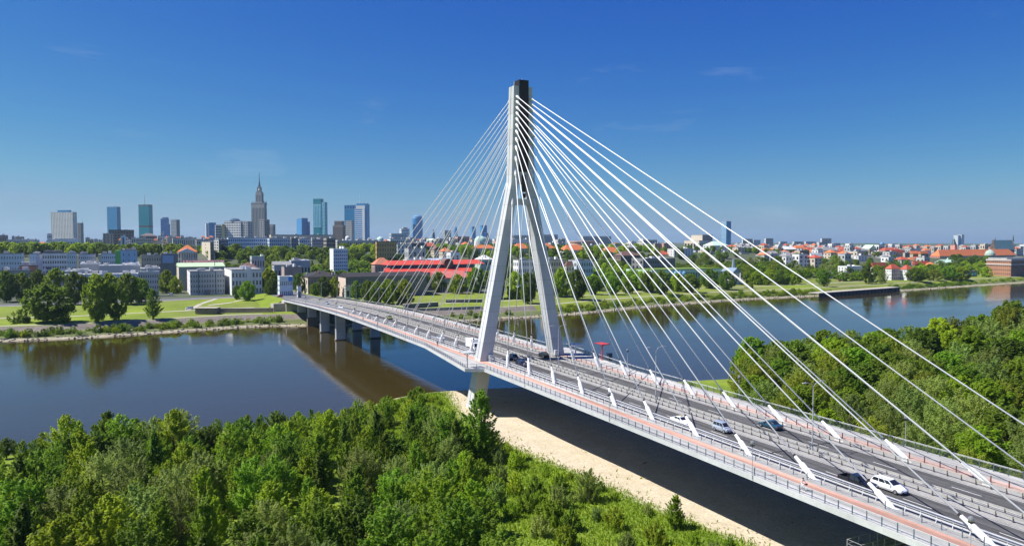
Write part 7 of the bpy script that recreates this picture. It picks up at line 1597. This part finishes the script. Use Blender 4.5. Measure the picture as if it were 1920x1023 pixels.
# ================================================================== MAINTENANCE PLATFORM under the deck, bottom right
gz = 9.6; gy = -118.6; gp = empty("inspection_platform", (-12, gy, gz), "grey railed inspection platform hanging under the deck at the bottom edge", "platform"); gm_ = M("platform_steel", (.30, .30, .30), .6, .2, 1.5)
mb = MB(); mb.box(-15.2, 6, gy - 1.0, gy + 1.0, gz - .12, gz); mb.build("floor_grating", gm_, gp)
for yy in (gy - 1.0, gy + 1.0):
    mb = MB(); mb.tube([(-15.2, yy, gz + 1.1), (6, yy, gz + 1.1)], .035, 6); mb.tube([(-15.2, yy, gz + .55), (6, yy, gz + .55)], .025, 6); rl = mb.build("handrail", gm_, gp)
    for i in range(11): xx = -15.2 + i * 2.12; mb = MB(); mb.box(xx - .04, xx + .04, yy - .04, yy + .04, gz, gz + 1.12); mb.build("rail_post", gm_, rl)
mb = MB(); mb.tube([(-15.2, gy - 1, gz + 1.1), (-15.2, gy + 1, gz + 1.1)], .035, 6); mb.tube([(-15.2, gy - 1, gz + .55), (-15.2, gy + 1, gz + .55)], .025, 6); mb.build("end_rail", gm_, gp)
for i in range(7):
    xx = -12 + i * 3; mb = MB(); mb.tube([(xx, gy + .9, gz - .1), (xx + 1.5, gy + .9, gz - 1.6)], .06, 6); mb.tube([(xx + 1.5, gy + .9, gz - 1.6), (xx + 3, gy + .9, gz - .1)], .06, 6); mb.build("truss_brace", M("rust_brown", (.12, .07, .045), .8), gp)
mb = MB(); mb.tube([(-11, gy + .9, gz - 1.6), (8, gy + .9, gz - 1.6)], .08, 6); mb.build("truss_chord", MATS["rust_brown"], gp)
for xx in (-10.9, -7.2, 5.0): mb = MB(); mb.tube([(xx, gy, gz), (xx, gy, deck_z(gy) - 2.25)], .08, 6); mb.build("hanger", gm_, gp)
# ================================================================== PEOPLE AND BICYCLE
def person_mat(name, bands):
    """bands: (height fraction, colour) from the feet up"""
    m, N, L = new_mat(name); out = N.new("ShaderNodeOutputMaterial"); p_ = N.new("ShaderNodeBsdfPrincipled"); L.new(p_.outputs[0], out.inputs[0]); p_.inputs['Roughness'].default_value = .8
    tc = N.new("ShaderNodeTexCoord"); sx = N.new("ShaderNodeSeparateXYZ"); L.new(tc.outputs['Object'], sx.inputs[0]); mr = N.new("ShaderNodeMapRange"); mr.inputs[2].default_value = 1.8; L.new(sx.outputs[2], mr.inputs[0])
    cr = N.new("ShaderNodeValToRGB"); cr.color_ramp.interpolation = 'CONSTANT'; L.new(mr.outputs[0], cr.inputs[0]); el = cr.color_ramp.elements
    el[0].position = 0; el[0].color = (*bands[0][1], 1); el[1].position = bands[1][0]; el[1].color = (*bands[1][1], 1)
    for h, c in bands[2:]: q = el.new(h); q.color = (*c, 1)
    L.new(cr.outputs[0], p_.inputs['Base Color']); return m
def person(name_label, loc, rz, joints, edges, rad, mat, hair_m, head, group=None):
    me = bpy.data.meshes.new("person_body"); ks = list(joints); me.from_pydata([joints[k] for k in ks], [(ks.index(a), ks.index(b)) for a, b in edges], []); me.materials.append(mat)
    e = empty("person", loc, name_label, "person", group, rz); o = inst("body", me, e)
    sk = o.modifiers.new("skin", 'SKIN'); sk.use_smooth_shade = True; sv = me.skin_vertices[0].data
    for i, k in enumerate(ks): sv[i].radius = rad[k] if isinstance(rad[k], tuple) else (rad[k], rad[k])
    sv[ks.index('pelvis')].use_root = True
    ss = o.modifiers.new("sub", 'SUBSURF'); ss.levels = 1; ss.render_levels = 2
    mb = MB(); h = head; mb.lathe((h[0], h[1] - .015, h[2]), [(.03, -.10), (.098, -.02), (.106, .05), (.085, .11), (.02, .135)], 10); inst("hair", mb.mesh("hair", hair_m), e)
    return e
STAND = dict(pelvis=(0, 0, .95), chest=(0, 0, 1.3), neck=(0, .0, 1.5), head=(0, .01, 1.64), headtop=(0, .02, 1.76), lsh=(-.19, 0, 1.42), lel=(-.26, .02, 1.15), lwr=(-.25, .14, .93), lhd=(-.24, .18, .84), rsh=(.19, 0, 1.42), rel=(.26, -.03, 1.15), rwr=(.26, .03, .91), rhd=(.26, .05, .82), lhip=(-.1, 0, .9), lkn=(-.11, .12, .5), lan=(-.11, -.02, .09), lto=(-.12, .14, .05), rhip=(.1, 0, .9), rkn=(.11, .02, .5), ran=(.11, -.22, .12), rto=(.12, -.07, .05))
SE = [('pelvis', 'chest'), ('chest', 'neck'), ('neck', 'head'), ('head', 'headtop'), ('chest', 'lsh'), ('lsh', 'lel'), ('lel', 'lwr'), ('lwr', 'lhd'), ('chest', 'rsh'), ('rsh', 'rel'), ('rel', 'rwr'), ('rwr', 'rhd'), ('pelvis', 'lhip'), ('lhip', 'lkn'), ('lkn', 'lan'), ('lan', 'lto'), ('pelvis', 'rhip'), ('rhip', 'rkn'), ('rkn', 'ran'), ('ran', 'rto')]
SR = dict(pelvis=(.15, .11), chest=(.16, .11), neck=.055, head=.085, headtop=.07, lsh=.065, lel=.045, lwr=.033, lhd=.035, rsh=.065, rel=.045, rwr=.033, rhd=.035, lhip=.085, lkn=.06, lan=.042, lto=.04, rhip=.085, rkn=.06, ran=.042, rto=.04)
skin_c = (.45, .26, .18); hair_d = M("hair_dark", (.03, .02, .015), .6); hair_f = M("hair_fair", (.30, .20, .09), .6)
def walker(u, v, x, rz, cols, hair_m, label):
    P = on_road(u, v); y = P[1]; person(label, (x, y, deck_z(y) + .165), rz, STAND, SE, SR, person_mat("clothes_" + label.split()[2], [(0, (.03, .03, .03)), (.05, cols[0]), (.53, cols[1]), (.83, skin_c)]), hair_m, STAND['head'], "people on the bridge walkway")
walker(819, 650, -13.5, math.pi, ((.03, .04, .07), (.04, .04, .05)), hair_d, "pedestrian in dark clothes walking left of the pylon on the red path")
walker(650, 593, -15.0, math.pi, ((.10, .10, .12), (.70, .25, .20)), hair_d, "pedestrian in coral shirt far along the near walkway by the piers"); walker(676, 603, -15.2, 0, ((.05, .07, .15), (.75, .50, .08)), hair_f, "pedestrian in yellow top on the near walkway beyond the river piers"); walker(700, 613, -15.3, 0, ((.25, .22, .2), (.75, .72, .70)), hair_d, "pedestrian in white top on the near walkway left of the silver saloon")
# cyclist
P = on_road(1500, 922); cy_ = P[1]; cx_ = -15.0; cz_ = deck_z(cy_) + .155; CR = math.pi     # rides towards the camera side (-Y)
bk = empty("bicycle", (cx_, cy_, cz_), "white bicycle ridden on the near walkway", "bicycle", rz=CR); bm_ = M("bike_white", (.75, .75, .76), .35)
def bp(nm, fn, m_, par=None): mb = MB(); fn(mb); return inst(nm, mb.mesh(nm, m_), par or bk)
def ring(mb, y, r, t): 
    pts = [(0, y + r * math.cos(a), .34 + r * math.sin(a)) for a in np.linspace(0, 2 * math.pi, 21)]; mb.tube(pts, t, 5, caps=False)
for y in (-.53, .53):
    w_ = bp("wheel", lambda mb, y=y: ring(mb, y, .32, .022), tyre_m); bp("spokes", lambda mb, y=y: [mb.tube([(0, y, .34), (0, y + .31 * math.cos(a), .34 + .31 * math.sin(a))], .004, 3) for a in np.linspace(0, 6.28, 13)], rim_m, w_)
bp("frame", lambda mb: [mb.tube(q, .02, 6) for q in ([(0, -.53, .34), (0, -.08, .30)], [(0, -.08, .30), (0, -.2, .85)], [(0, -.2, .78), (0, .36, .80)], [(0, -.08, .30), (0, .38, .74)], [(0, -.53, .34), (0, -.2, .78)], [(0, .53, .34), (0, .36, .92)])], bm_)
bp("handlebar", lambda mb: mb.tube([(-.28, .24, 1.02), (-.1, .36, .98), (.1, .36, .98), (.28, .24, 1.02)], .016, 6), trim_m); bp("saddle", lambda mb: mb.hexa([(-.08, -.34, .86), (.08, -.34, .86), (.03, -.06, .87), (-.03, -.06, .87)], [(-.08, -.34, .92), (.08, -.34, .92), (.03, -.06, .91), (-.03, -.06, .91)]), trim_m); bp("crank", lambda mb: [mb.tube([(-.12, -.08, .30), (-.12, .06, .22)], .014, 5), mb.tube([(.12, -.08, .30), (.12, -.22, .38)], .014, 5), mb.tube([(-.03, -.08, .3), (.03, -.08, .3)], .09, 10)], rim_m); bp("basket", lambda mb: mb.box(-.16, .16, .42, .66, .9, 1.1), M("basket_brown", (.10, .05, .04), .8))
RIDE = dict(pelvis=(0, -.2, 1.0), chest=(0, -.08, 1.33), neck=(0, 0, 1.5), head=(0, .04, 1.63), headtop=(0, .05, 1.74), lsh=(-.18, -.03, 1.42), lel=(-.26, .12, 1.2), lwr=(-.27, .24, 1.07), lhd=(-.27, .27, 1.03), rsh=(.18, -.03, 1.42), rel=(.26, .12, 1.2), rwr=(.27, .24, 1.07), rhd=(.27, .27, 1.03), lhip=(-.1, -.18, .95), lkn=(-.12, .16, .72), lan=(-.13, .05, .29), lto=(-.13, .18, .24), rhip=(.1, -.18, .95), rkn=(.12, .12, .80), ran=(.13, -.22, .46), rto=(.13, -.09, .40))
person("person in white trousers and pale top riding the white bicycle", (cx_, cy_, cz_), CR, RIDE, SE, SR, person_mat("clothes_cyclist", [(0, (.35, .2, .15)), (.15, (.72, .70, .72)), (.58, (.62, .50, .48)), (.83, skin_c)]), hair_d, RIDE['head'])
# ================================================================== AIR
m, N, L = new_mat("haze"); out = N.new("ShaderNodeOutputMaterial"); pv_ = N.new("ShaderNodeVolumePrincipled"); L.new(pv_.outputs[0], out.inputs['Volume'])
pv_.inputs['Color'].default_value = (.62, .86, 1.0, 1); pv_.inputs['Density'].default_value = 0.000042; pv_.inputs['Anisotropy'].default_value = 0.2
mb = MB(); mb.box(-16000, 16000, -7000, 18000, -6, 330); tag(mb.build("haze", m), "thin pale summer haze over river and city", "haze", kind='stuff')
